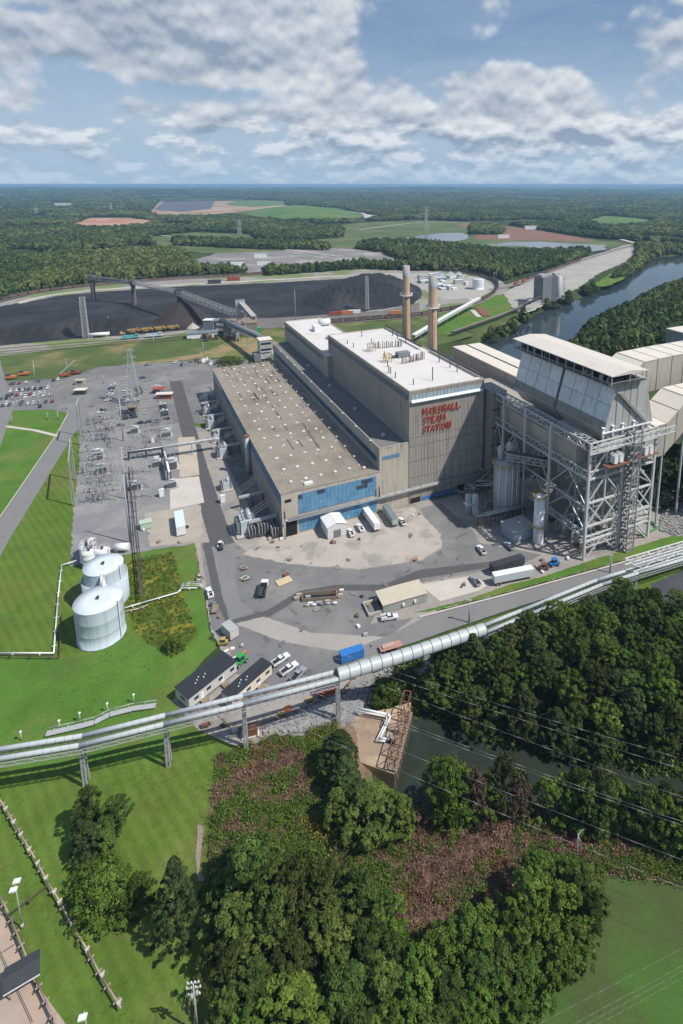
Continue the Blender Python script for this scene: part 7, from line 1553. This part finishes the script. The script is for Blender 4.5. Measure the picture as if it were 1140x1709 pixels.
SPEC = [  # kind, base px, top row, width px, label
 ('cedar', 300, 1562, 1417, 76, 'lone dark cedar on the lawn left of the big tree group'),
 ('oak', 150, 1385, 1305, 62, 'rear tall tree of the lawn clump with its ragged crown'), ('oak', 192, 1392, 1325, 66, 'right tree of the lawn clump'), ('cedar', 150, 1432, 1360, 60, 'dark cedar at the front left of the lawn clump'), ('oak', 180, 1425, 1365, 56, 'middle tree of the lawn clump'),
 ('bush', 186, 1508, 1430, 135, 'broad rounded bush mound in front of the lawn clump'), ('bush', 160, 1468, 1425, 80, 'small bush between the clump and the mound'), ('bush', 228, 1515, 1460, 60, 'low bush at the right end of the mound'),
 ('cedar', 567, 1285, 1205, 70, 'dark green cedar beside the intake platform'), ('cedar', 575, 1330, 1250, 70, 'second dark cedar in front of the platform'), ('oak', 615, 1385, 1300, 120, 'wide spreading tree below the platform'), ('oak', 670, 1390, 1318, 70, 'rounded tree right of the wide one'), ('dead', 697, 1378, 1335, 60, 'grey brown leafless shrub by the water edge'), ('oak', 560, 1375, 1310, 60, 'shaded tree left of the wide one'),
 ('dead', 762, 1330, 1262, 60, 'grey brown thinly leaved tree at the creek edge'), ('bright', 742, 1335, 1270, 45, 'slim bright green sapling at the creek edge'),
 ('bush', 640, 1180, 1120, 80, 'bright bush on the riprap below the big tube'), ('bush', 690, 1195, 1155, 60, 'bright bush right of the gantry top'), ('oak', 745, 1190, 1095, 90, 'pale green tree under the big tube'),
 ('bush', 294, 1082, 1052, 40, 'brownish willow bush on the weedy slope'), ('bush', 384, 606, 586, 45, 'round bright bush at the far end of the turbine hall'),
 ('cedar', 1095, 835, 738, 70, 'dark tree right of the precipitator frame'), ('oak', 1130, 830, 726, 80, 'tall tree at the right edge behind the frame'), ('oak', 1160, 850, 750, 80, 'tree just outside the right edge'), ('cedar', 1118, 800, 735, 60, 'dark tree behind the frame trees'),
 ('bush', 525, 1050, 1046, 5, 'tiny weed') ][:-1]
for k, x, y, ty, w, l in SPEC: ptree(k, x, y, ty, w, l)
BIG = [('oak', 415, 1545, 1392, 120), ('oak', 385, 1510, 1420, 90), ('oak', 450, 1535, 1405, 110), ('oak', 395, 1590, 1480, 120), ('oak', 440, 1620, 1510, 130), ('oak', 500, 1565, 1432, 110), ('oak', 470, 1600, 1470, 110),
       ('oak', 545, 1560, 1425, 110), ('oak', 600, 1570, 1440, 110), ('bright', 640, 1590, 1490, 90), ('oak', 560, 1625, 1500, 130), ('oak', 500, 1650, 1540, 120), ('oak', 615, 1635, 1520, 110), ('oak', 400, 1650, 1550, 110), ('oak', 430, 1690, 1590, 110),
       ('bright', 500, 1735, 1620, 150), ('bright', 350+80, 1770, 1675, 110), ('oak', 390, 1720, 1640, 80), ('oak', 580, 1710, 1590, 120), ('oak', 640, 1700, 1600, 110)]
for i, (k, x, y, ty, w) in enumerate(BIG): ptree(k, x, y, ty, w*1.02, 'large dense %s tree in the bottom centre grove, %s' % ('bright green' if k == 'bright' else 'dark green', ['its tall rear left crown', 'at its rear left corner', 'behind its middle gap', 'on its left flank', 'left of its centre', 'rear centre', 'inner left', 'rear centre right', 'rear right', 'its right edge', 'centre', 'front centre', 'inner right', 'front left', 'near the bottom left', 'paler foreground crown', 'palest crown at the bottom edge', 'at the lower left border', 'lower right', 'lower right edge'][i]), 'trees of the bottom centre grove')
RGT = [(905, 1520, 1418, 95), (945, 1500, 1425, 80), (975, 1530, 1440, 80), (880, 1560, 1445, 90), (930, 1570, 1465, 100), (985, 1570, 1480, 60), (870, 1600, 1490, 90), (915, 1620, 1525, 90), (955, 1610, 1530, 70), (820, 1610, 1520, 90), (780, 1620, 1510, 100), (840, 1650, 1560, 90), (880, 1660, 1585, 80), (740, 1650, 1545, 100), (790, 1680, 1580, 100), (840, 1695, 1610, 90), (700, 1690, 1585, 100), (750, 1720, 1620, 100), (800, 1740, 1650, 90), (690, 1740, 1650, 100), (720, 1790, 1690, 110), (780, 1800, 1700, 90), (650, 1780, 1680, 110), (600, 1790, 1690, 110), (540, 1790, 1700, 110), (470, 1830, 1730, 120)]
for i, (x, y, ty, w) in enumerate(RGT): ptree('bright' if i % 3 != 2 else 'oak', x, y, ty, w*1.05, 'vine clad green tree in the lower right grove, number %d along it from the power pole side' % (i+1) if False else '%s tree of the lower right grove, %s' % (('vivid green', 'vine clad', 'darker green')[i % 3], ('just left of the pale power pole', 'just right of the pale power pole', 'below the pale power pole', 'at its upper left corner', 'behind the grove middle', 'touching the shaded lawn corner', 'at its left, above the gap', 'in its very middle', 'on the lawn side, halfway', 'at the shadowed gap', 'left of the shadowed gap', 'below the gap', 'on the lawn edge, low', 'at the left, low', 'second row from below', 'lowest on the lawn edge', 'left lower flank', 'lower middle', 'right of lower middle', 'far lower left')[i] if i < 20 else 'at the bottom edge of the picture'), 'trees of the lower right grove')
def inpoly_px(P3, polys):
    d = P3[:, 1]*CT-(P3[:, 2]-CH)*ST; u = P3[:, 1]*ST+(P3[:, 2]-CH)*CT; q = np.stack([PX+FOC*P3[:, 0]/d, PY-FOC*u/d], 1); m = np.zeros(len(q), bool)
    for pl in polys: m |= sdf(q, np.array(pl, float)) < 0
    return m & (d > 0), q
def scatter_px(poly, spacing, seed=1, jit=.4):
    W_ = w2(poly); lo, hi = W_.min(0), W_.max(0); r = np.random.RandomState(seed)
    gx, gy = np.meshgrid(np.arange(lo[0], hi[0], spacing), np.arange(lo[1], hi[1], spacing*.87)); gx[::2] += spacing/2
    P = np.stack([gx.ravel(), gy.ravel()], 1)+r.uniform(-jit, jit, (gx.size, 2))*spacing; return P[sdf(P, W_) < 0]
def grove(poly, spacing, kinds, h, label, group, seed=1, rad=1.15, keep_water=True):
    P = scatter_px(poly, spacing, seed); r = random.Random(seed)
    if keep_water: P = P[(sdf(P, CHW) > .5) & (sdf(P, RVW) > .5)]
    P = P[np.argsort(P[:, 1])]; lab = ['near part', 'middle part', 'far part']; n = len(P)
    for i, (x, y) in enumerate(P):
        k = r.choice(kinds); hh = h*r.uniform(.75, 1.2)*(1 if k != 'bush' else .4); side = 'left' if x < np.percentile(P[:, 0], 33) else ('right' if x > np.percentile(P[:, 0], 66) else 'middle')
        tree(k, Vector((x, y, 0)), hh, spacing*.62*rad*r.uniform(.85, 1.15), '%s %s, %s, %s' % ({'oak': 'dark green tree', 'bright': 'bright green tree', 'cedar': 'dark conifer', 'bush': 'low green bush', 'dead': 'brown bush'}[k], label, lab[min(2, i*3//max(1, n))], side), group)
    return n
F1 = [(655, 1172), (720, 1130), (800, 1110), (880, 1078), (960, 1052), (1060, 1040), (1160, 1045), (1290, 1090), (1290, 1310), (1060, 1278), (950, 1258), (830, 1236), (760, 1206), (700, 1182)]
n1 = grove(F1, 6.6, ['oak', 'oak', 'oak', 'cedar', 'oak', 'bright'], 13.5, 'of the wood between road and creek', 'trees of the wood between road and creek', 2)
F1b = [(870, 1062), (960, 1018), (1040, 1000), (1100, 1012), (1200, 1030), (1200, 1045), (1060, 1042), (960, 1054), (880, 1078)]
n1 += grove(F1b, 6.0, ['oak', 'oak', 'cedar'], 8, 'of the wood edge by the conveyor', 'trees of the wood between road and creek', 12)
F2 = [(740, 1352), (860, 1352), (1000, 1372), (1120, 1410), (1290, 1465), (1290, 1430), (1100, 1374), (1000, 1349), (900, 1344), (800, 1331), (740, 1336)]
n2 = grove([(728, 1368), (860, 1366), (1000, 1388), (1120, 1428), (1300, 1490), (1300, 1440), (1100, 1376), (1000, 1350), (900, 1345), (800, 1332), (740, 1336)], 3.9, ['bright', 'oak', 'bright', 'oak', 'dead', 'oak'], 15, 'of the belt along the near creek bank', 'trees along the near creek bank', 3, 1.75)
F3 = [(735, 600), (760, 585), (800, 566), (842, 548), (872, 532), (900, 516), (930, 503), (965, 492), (985, 480), (1010, 480), (970, 500), (935, 514), (900, 527), (872, 548), (845, 566), (800, 580), (760, 600)]
n3 = grove(F3, 9.5, ['oak', 'oak', 'bright'], 12, 'of the belt along the far river bank', 'trees along the river bank', 4, 1.3)
print('trees', n1, n2, n3)
# ---- scattered growth too many to count: geometry nodes over point sets
def scatter_obj(name, P, S, src, label=None, tags=None):
    """one stuff object: copies of src on points P (n,3) with scale S"""
    me = bpy.data.meshes.new(name); me.vertices.add(len(P)); me.vertices.foreach_set('co', np.asarray(P, np.float32).ravel())
    a = me.attributes.new('s', 'FLOAT_VECTOR', 'POINT'); S = np.asarray(S, np.float32)
    if S.ndim == 1: S = np.stack([S, S, S], 1)
    a.data.foreach_set('vector', S.ravel()); b = me.attributes.new('r', 'FLOAT', 'POINT'); b.data.foreach_set('value', npr.uniform(0, 6.28, len(P)).astype(np.float32))
    so_ = bpy.data.objects.new(name+'_source', src)
    g = bpy.data.node_groups.new(name, 'GeometryNodeTree'); g.interface.new_socket('Geometry', in_out='INPUT', socket_type='NodeSocketGeometry'); g.interface.new_socket('Geometry', in_out='OUTPUT', socket_type='NodeSocketGeometry')
    gi = g.nodes.new('NodeGroupInput'); go = g.nodes.new('NodeGroupOutput'); ip = g.nodes.new('GeometryNodeInstanceOnPoints'); oi = g.nodes.new('GeometryNodeObjectInfo'); oi.inputs['Object'].default_value = so_; oi.inputs['As Instance'].default_value = True
    na = g.nodes.new('GeometryNodeInputNamedAttribute'); na.data_type = 'FLOAT_VECTOR'; na.inputs[0].default_value = 's'; nr = g.nodes.new('GeometryNodeInputNamedAttribute'); nr.data_type = 'FLOAT'; nr.inputs[0].default_value = 'r'
    cx = g.nodes.new('ShaderNodeCombineXYZ'); g.links.new(nr.outputs[0], cx.inputs[2])
    g.links.new(gi.outputs[0], ip.inputs['Points']); g.links.new(oi.outputs['Geometry'], ip.inputs['Instance']); g.links.new(na.outputs[0], ip.inputs['Scale']); g.links.new(cx.outputs[0], ip.inputs['Rotation']); g.links.new(ip.outputs[0], go.inputs[0])
    o = obj(name, me); o.modifiers.new('scatter', 'NODES').node_group = g; o['kind'] = 'stuff'; return o
def tuft(seed, n, mat, r_=.5, h=.6, leaf=.2, spike=False):
    r = np.random.RandomState(seed); P = r.normal(size=(n, 3))*np.array([r_*.5, r_*.5, 0])+np.array([0, 0, 1])*(r.rand(n)[:, None]*h); nm = r.normal(size=(n, 3))+np.array([0, 0, .3])
    if spike: nm[:, 2] *= .2
    nm /= np.linalg.norm(nm, axis=1)[:, None]; u = np.cross(nm, r.normal(size=(n, 3))*(1 if not spike else .2)+(0 if not spike else np.array([0, 0, 3.]))); u /= np.linalg.norm(u, axis=1)[:, None]; v = np.cross(nm, u); s = leaf*r.uniform(.5, 1.3, n)[:, None]
    if spike: u, v = v, u
    k = .25 if spike else .6; q = np.stack([P-u*s, P-v*s*k, P+u*s, P+v*s*k], 1)
    me = np_mesh('tuft', q.reshape(-1, 3), np.arange(n*4).reshape(n, 4), mat, False); at = me.attributes.new('tint', 'FLOAT', 'FACE'); at.data.foreach_set('value', r.rand(n).astype(np.float32)); return me
BR = [(362, 1262), (430, 1240), (500, 1232), (560, 1205), (600, 1290), (700, 1355), (780, 1352), (900, 1365), (1000, 1380), (1140, 1420), (1400, 1500), (1400, 1528), (1140, 1476), (1000, 1456), (1005, 1500), (985, 1580), (900, 1640), (830, 1680), (740, 2000), (460, 2000), (380, 1709), (345, 1500), (352, 1390)]
brown_a = [[(352, 1262), (440, 1236), (520, 1262), (530, 1330), (470, 1345), (420, 1330), (352, 1345)], [(330, 1390), (400, 1380), (390, 1440), (350, 1480), (326, 1450)], [(700, 1370), (820, 1335), (960, 1365), (1140, 1440), (960, 1440), (900, 1460), (830, 1530), (720, 1560), (650, 1560), (640, 1450)]]
P = scatter_px(BR, 1.05, 5, .6); z = terr(P); P3 = np.column_stack([P, z]); inb, _ = inpoly_px(P3, brown_a)
nz = fracn(P[:, 0], P[:, 1], 6.0, 8); r = npr.rand(len(P))
selb = (inb & (r < .78+.25*nz)) | (~inb & (r < .16+.1*nz)); rest = ~selb; sely = rest & (fracn(P[:, 0], P[:, 1], 5.0, 21) > .75); selg = rest & ~sely
leafred = M('leaf_rust', (.13, .065, .035), .9, 0, 0, tint=True, objrand=.8, spec=.1)
strawm = M('leaf_straw', (.30, .205, .14), .9, 0, 0, tint=True, objrand=.8, spec=.1)
k3 = npr.rand(len(P))
for nm_, sel, srcm, s0 in (('brown_brush', selb & (k3 < .45), tuft(1, 130, leafs[3], .9, .9, .15), 1.0), ('dry_grass', selb & (k3 >= .45) & (k3 < .95), tuft(2, 150, strawm, .95, .7, .17, True), 1.0), ('rust_brush', selb & (k3 >= .95), tuft(3, 110, leafred, .8, .9, .14), 1.0),
                           ('yellow_brush', sely, tuft(4, 110, leafs[4], .8, .9, .15), 1.05), ('green_brush', selg, tuft(5, 120, leafs[1], .9, 1.1, .16), 1.0)):
    if sel.sum(): scatter_obj(nm_, P3[sel]+np.array([0, 0, -.05]), npr.uniform(.6, 1.5, sel.sum())*s0, srcm)
P = scatter_px([(-60, 1110), (90, 1105), (225, 1065), (330, 1060), (288, 1160), (330, 1225), (345, 1300), (345, 1500), (380, 1709), (120, 1709), (30, 1520), (-60, 1400)], .95, 51, .7); k3 = fracn(P[:, 0], P[:, 1], 5.0, 12)+npr.normal(size=len(P))*.6
scatter_obj('lawn_clover', np.column_stack([P, P[:, 0]*0-.25])[k3 > .5], npr.uniform(.25, .6, (k3 > .5).sum())*np.array(1.0), tuft(31, 26, M('clover', (.075, .15, .024), .95, 0, 0, tint=True, objrand=.5, spec=.1), .9, .16, .12)); s_ = k3 < -.85
scatter_obj('lawn_dry_tufts', np.column_stack([P, P[:, 0]*0-.25])[s_], npr.uniform(.3, .7, s_.sum()), tuft(32, 26, M('dry_tuft', (.17, .16, .06), .95, 0, 0, tint=True, objrand=.5, spec=.1), .9, .16, .12))
P = scatter_px([(1005, 1462), (1160, 1490), (1300, 1530), (1300, 1750), (830, 1750), (840, 1690), (985, 1590)], .8, 52, .7); k3 = fracn(P[:, 0], P[:, 1], 5.0, 13)+npr.normal(size=len(P))*.6; s_ = k3 > .4
scatter_obj('lawn_clover', np.column_stack([P, P[:, 0]*0-.25])[s_], npr.uniform(.25, .6, s_.sum()), tuft(33, 26, M('shade_clover', (.06, .12, .022), .95, 0, 0, tint=True, objrand=.5, spec=.1), .9, .16, .12)); s_ = k3 < -.8  # clover colour darkened to match the shade painted into this lawn
scatter_obj('lawn_dry_tufts', np.column_stack([P, P[:, 0]*0-.25])[s_], npr.uniform(.3, .7, s_.sum()), tuft(34, 26, MATS['dry_tuft'], .9, .16, .12))
# weeds on the tank slope and edges of the groves
P = scatter_px([(212, 935), (290, 920), (305, 990), (330, 1060), (285, 1095), (235, 1065), (208, 1010)], 1.0, 8, .6); k3 = npr.rand(len(P)); nz = fracn(P[:, 0], P[:, 1], 4.0, 9)
scatter_obj('slope_weeds', np.column_stack([P, P[:, 0]*0-.15])[(k3 < .5)], npr.uniform(.3, .7, (k3 < .5).sum()), tuft(6, 60, leafs[1], .8, .8, .2)); s_ = (k3 > .62) & (nz > -.2); scatter_obj('yellow_weeds', np.column_stack([P, P[:, 0]*0-.15])[s_], npr.uniform(.3, .7, s_.sum()), tuft(7, 60, leafs[4], .8, .8, .18))
P = scatter_px(F1, 1.7, 15, .6); P = P[sdf(P, CHW) > -.3]; scatter_obj('undergrowth', np.column_stack([P, terr(P)]), npr.uniform(.8, 2.2, len(P)), tuft(8, 70, leafs[0], .9, 1.1, .3))
P = scatter_px([(600, 1118), (720, 1080), (880, 1035), (880, 1078), (720, 1135), (655, 1178), (690, 1190), (600, 1185), (620, 1140)], 1.3, 16, .6); P = P[(sdf(P, CHW) > -.3) & (fracn(P[:, 0], P[:, 1], 8, 4) > -.35)]; P = P[(P[:, 0] > -6)]; scatter_obj('bank_scrub', np.column_stack([P, terr(P)]), npr.uniform(.5, 1.6, len(P)), tuft(9, 80, leafs[0], .9, 1.1, .28))
# riprap stones
def rock(seed):
    r = random.Random(seed); mb = MB(); c = [[(x+r.uniform(-.25, .25))*.5, (y+r.uniform(-.25, .25))*.5, (z+r.uniform(-.2, .2))*.35] for z in (-1, 1) for x, y in ((-1, -1), (1, -1), (1, 1), (-1, 1))]; mb._hex(c, 0); return mb.mesh('rock', stone)
P = np.concatenate([scatter_px([(590, 1125), (640, 1102), (720, 1080), (728, 1092), (660, 1140), (640, 1165), (600, 1190), (560, 1205), (500, 1222), (440, 1222), (470, 1195), (560, 1160)], .62, 18, .6), scatter_px([(1108, 832), (1200, 810), (1200, 865), (1130, 893), (1100, 885)], .9, 19, .6)])
scatter_obj('riprap_stones', np.column_stack([P, terr(P)+.1-.1]), npr.uniform(.4, 1.15, len(P)), rock(3))
# ---- forests beyond the site
CLEAR = [[(250, 395), (330, 386), (420, 390), (520, 382), (600, 370), (700, 366), (800, 370), (830, 374), (890, 382), (1004, 400), (1050, 404), (1020, 424), (900, 427), (800, 418), (720, 432), (800, 442), (740, 452), (690, 450), (600, 448), (560, 446), (440, 457), (330, 452), (318, 432), (252, 408)],
         [(108, 378), (150, 362), (215, 362), (270, 370), (240, 380), (160, 383)], [(245, 354), (268, 330), (360, 329), (480, 336), (482, 343), (560, 346), (640, 362), (610, 370), (480, 370), (430, 366), (380, 358), (300, 364), (255, 360)],
         [(-2000, 700), (-500, 560), (-60, 516), (40, 489), (100, 480), (170, 472), (300, 462), (400, 457), (480, 451), (570, 446), (650, 443), (740, 448), (800, 456), (840, 466), (905, 450), (960, 432), (1010, 414), (1062, 402), (1066, 430), (1050, 450), (1010, 478), (970, 496), (930, 506), (900, 522), (870, 540), (800, 572), (760, 592), (735, 610), (660, 640), (-2000, 2400)],
         [(978, 368), (1010, 360), (1060, 363), (1100, 370), (1060, 378), (1000, 379)], [(640, 402), (690, 395), (788, 388), (792, 394), (770, 404), (720, 409), (670, 408)], [(1015, 583), (1060, 578), (1140, 572), (1400, 572), (1400, 660), (1090, 645), (1060, 600)],
         [(660, 640), (800, 572), (880, 640), (1100, 660), (1400, 650), (1400, 2400), (-300, 2400), (-300, 700)], [(836, 324), (880, 326), (942, 329), (937, 336), (870, 332)], [(268, 324), (310, 323), (332, 327), (290, 330)]]
WOODS_IN_CLEAR = [[(290, 402), (400, 404), (548, 410), (548, 418), (430, 416), (292, 410)], [(420, 378), (520, 380), (572, 372), (570, 396), (500, 402), (425, 398)], [(595, 404), (700, 408), (800, 418), (812, 440), (860, 456), (840, 470), (800, 450), (740, 446), (680, 440), (640, 422), (600, 416)], [(800, 424), (870, 424), (985, 420), (960, 438), (900, 452), (850, 462), (812, 446)], [(440, 455), (600, 445), (690, 447), (780, 452), (700, 452), (600, 449), (450, 460)], [(785, 378), (840, 380), (835, 392), (785, 392)]]
def forest_pts(d0, d1, spacing, amin, amax, seed):
    r = np.random.RandomState(seed); out = []; d = d0
    while d < d1:
        s = max(spacing, d*.0075); n = int((amax-amin)*d/s)
        a = np.linspace(amin, amax, n)+r.uniform(-.5, .5, n)*s/d; rr = d+r.uniform(-.5, .5, n)*s*1.0
        out.append(np.column_stack([rr*np.sin(a), rr*np.cos(a), np.full(n, s)])); d += s*.9
    return np.concatenate(out)
Q = forest_pts(330, 15000, 7.0, -.74, .52, 3); Q = Q[(sdf(Q[:, :2], RVW) > 4)]
P3 = np.column_stack([Q[:, :2], terr(Q[:, :2])]); inc, q = inpoly_px(P3, CLEAR); inw, _ = inpoly_px(P3, WOODS_IN_CLEAR)
gap = (fracn(P3[:, 0], P3[:, 1], 260.0, 31) > .86) & (np.hypot(Q[:, 0], Q[:, 1]) > 1300)
ok = (~inc | inw) & ~gap & ((q[:, 1] < 640)); Q = Q[ok]; P3 = P3[ok]; print('forest', len(Q))
def far_crown(seed, n=46, mat=None):
    r = np.random.RandomState(seed); t = r.rand(n); a = r.rand(n)*6.283; rad = np.sqrt(np.clip(1-(2*t-.7)**2/1.75, .05, 1))*(.65+.4*r.rand(n))*.55
    P = np.column_stack([rad*np.cos(a), rad*np.sin(a), .12+.88*t]); nm = np.column_stack([np.cos(a), np.sin(a), .2+1.3*t])+r.normal(size=(n, 3))*.35; nm /= np.linalg.norm(nm, axis=1)[:, None]
    u = np.cross(nm, r.normal(size=(n, 3))); u /= np.linalg.norm(u, axis=1)[:, None]; v = np.cross(nm, u); s = r.uniform(.13, .26, n)[:, None]; q = np.stack([P-u*s, P-v*s, P+u*s, P+v*s], 1)
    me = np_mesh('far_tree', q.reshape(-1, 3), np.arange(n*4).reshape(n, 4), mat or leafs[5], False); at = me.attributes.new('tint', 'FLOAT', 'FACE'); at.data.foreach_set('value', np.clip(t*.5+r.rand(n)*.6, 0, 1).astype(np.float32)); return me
kk = npr.randint(0, 3, len(Q)); big = fracn(P3[:, 0], P3[:, 1], 60.0, 41)
for k in range(3):
    s = kk == k; hgt = (11+5*npr.rand(s.sum())+2*big[s])*np.clip(1+(np.hypot(P3[s, 0], P3[s, 1])-3000)/14000, 1, 1.6); w_ = np.maximum(9.5, Q[s, 2]*1.35)*npr.uniform(.8, 1.3, s.sum())
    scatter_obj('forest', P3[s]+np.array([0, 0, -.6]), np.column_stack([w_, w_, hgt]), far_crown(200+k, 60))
# ------------------------------------------------------------ air
hzm = bpy.data.materials.new('haze'); hzm.use_nodes = True; t = hzm.node_tree; t.nodes.clear(); ou = N(t, 'ShaderNodeOutputMaterial'); pv = N(t, 'ShaderNodeVolumePrincipled'); pv.inputs['Color'].default_value = (.42, .68, 1.0, 1); pv.inputs['Density'].default_value = 8e-5; pv.inputs['Anisotropy'].default_value = .1
LK(t, pv.outputs[0], ou.inputs['Volume'])
o = MB().box(-38000, 38000, -6000, 40000, -13, 146.5).build('haze', hzm); o['kind'] = 'stuff'
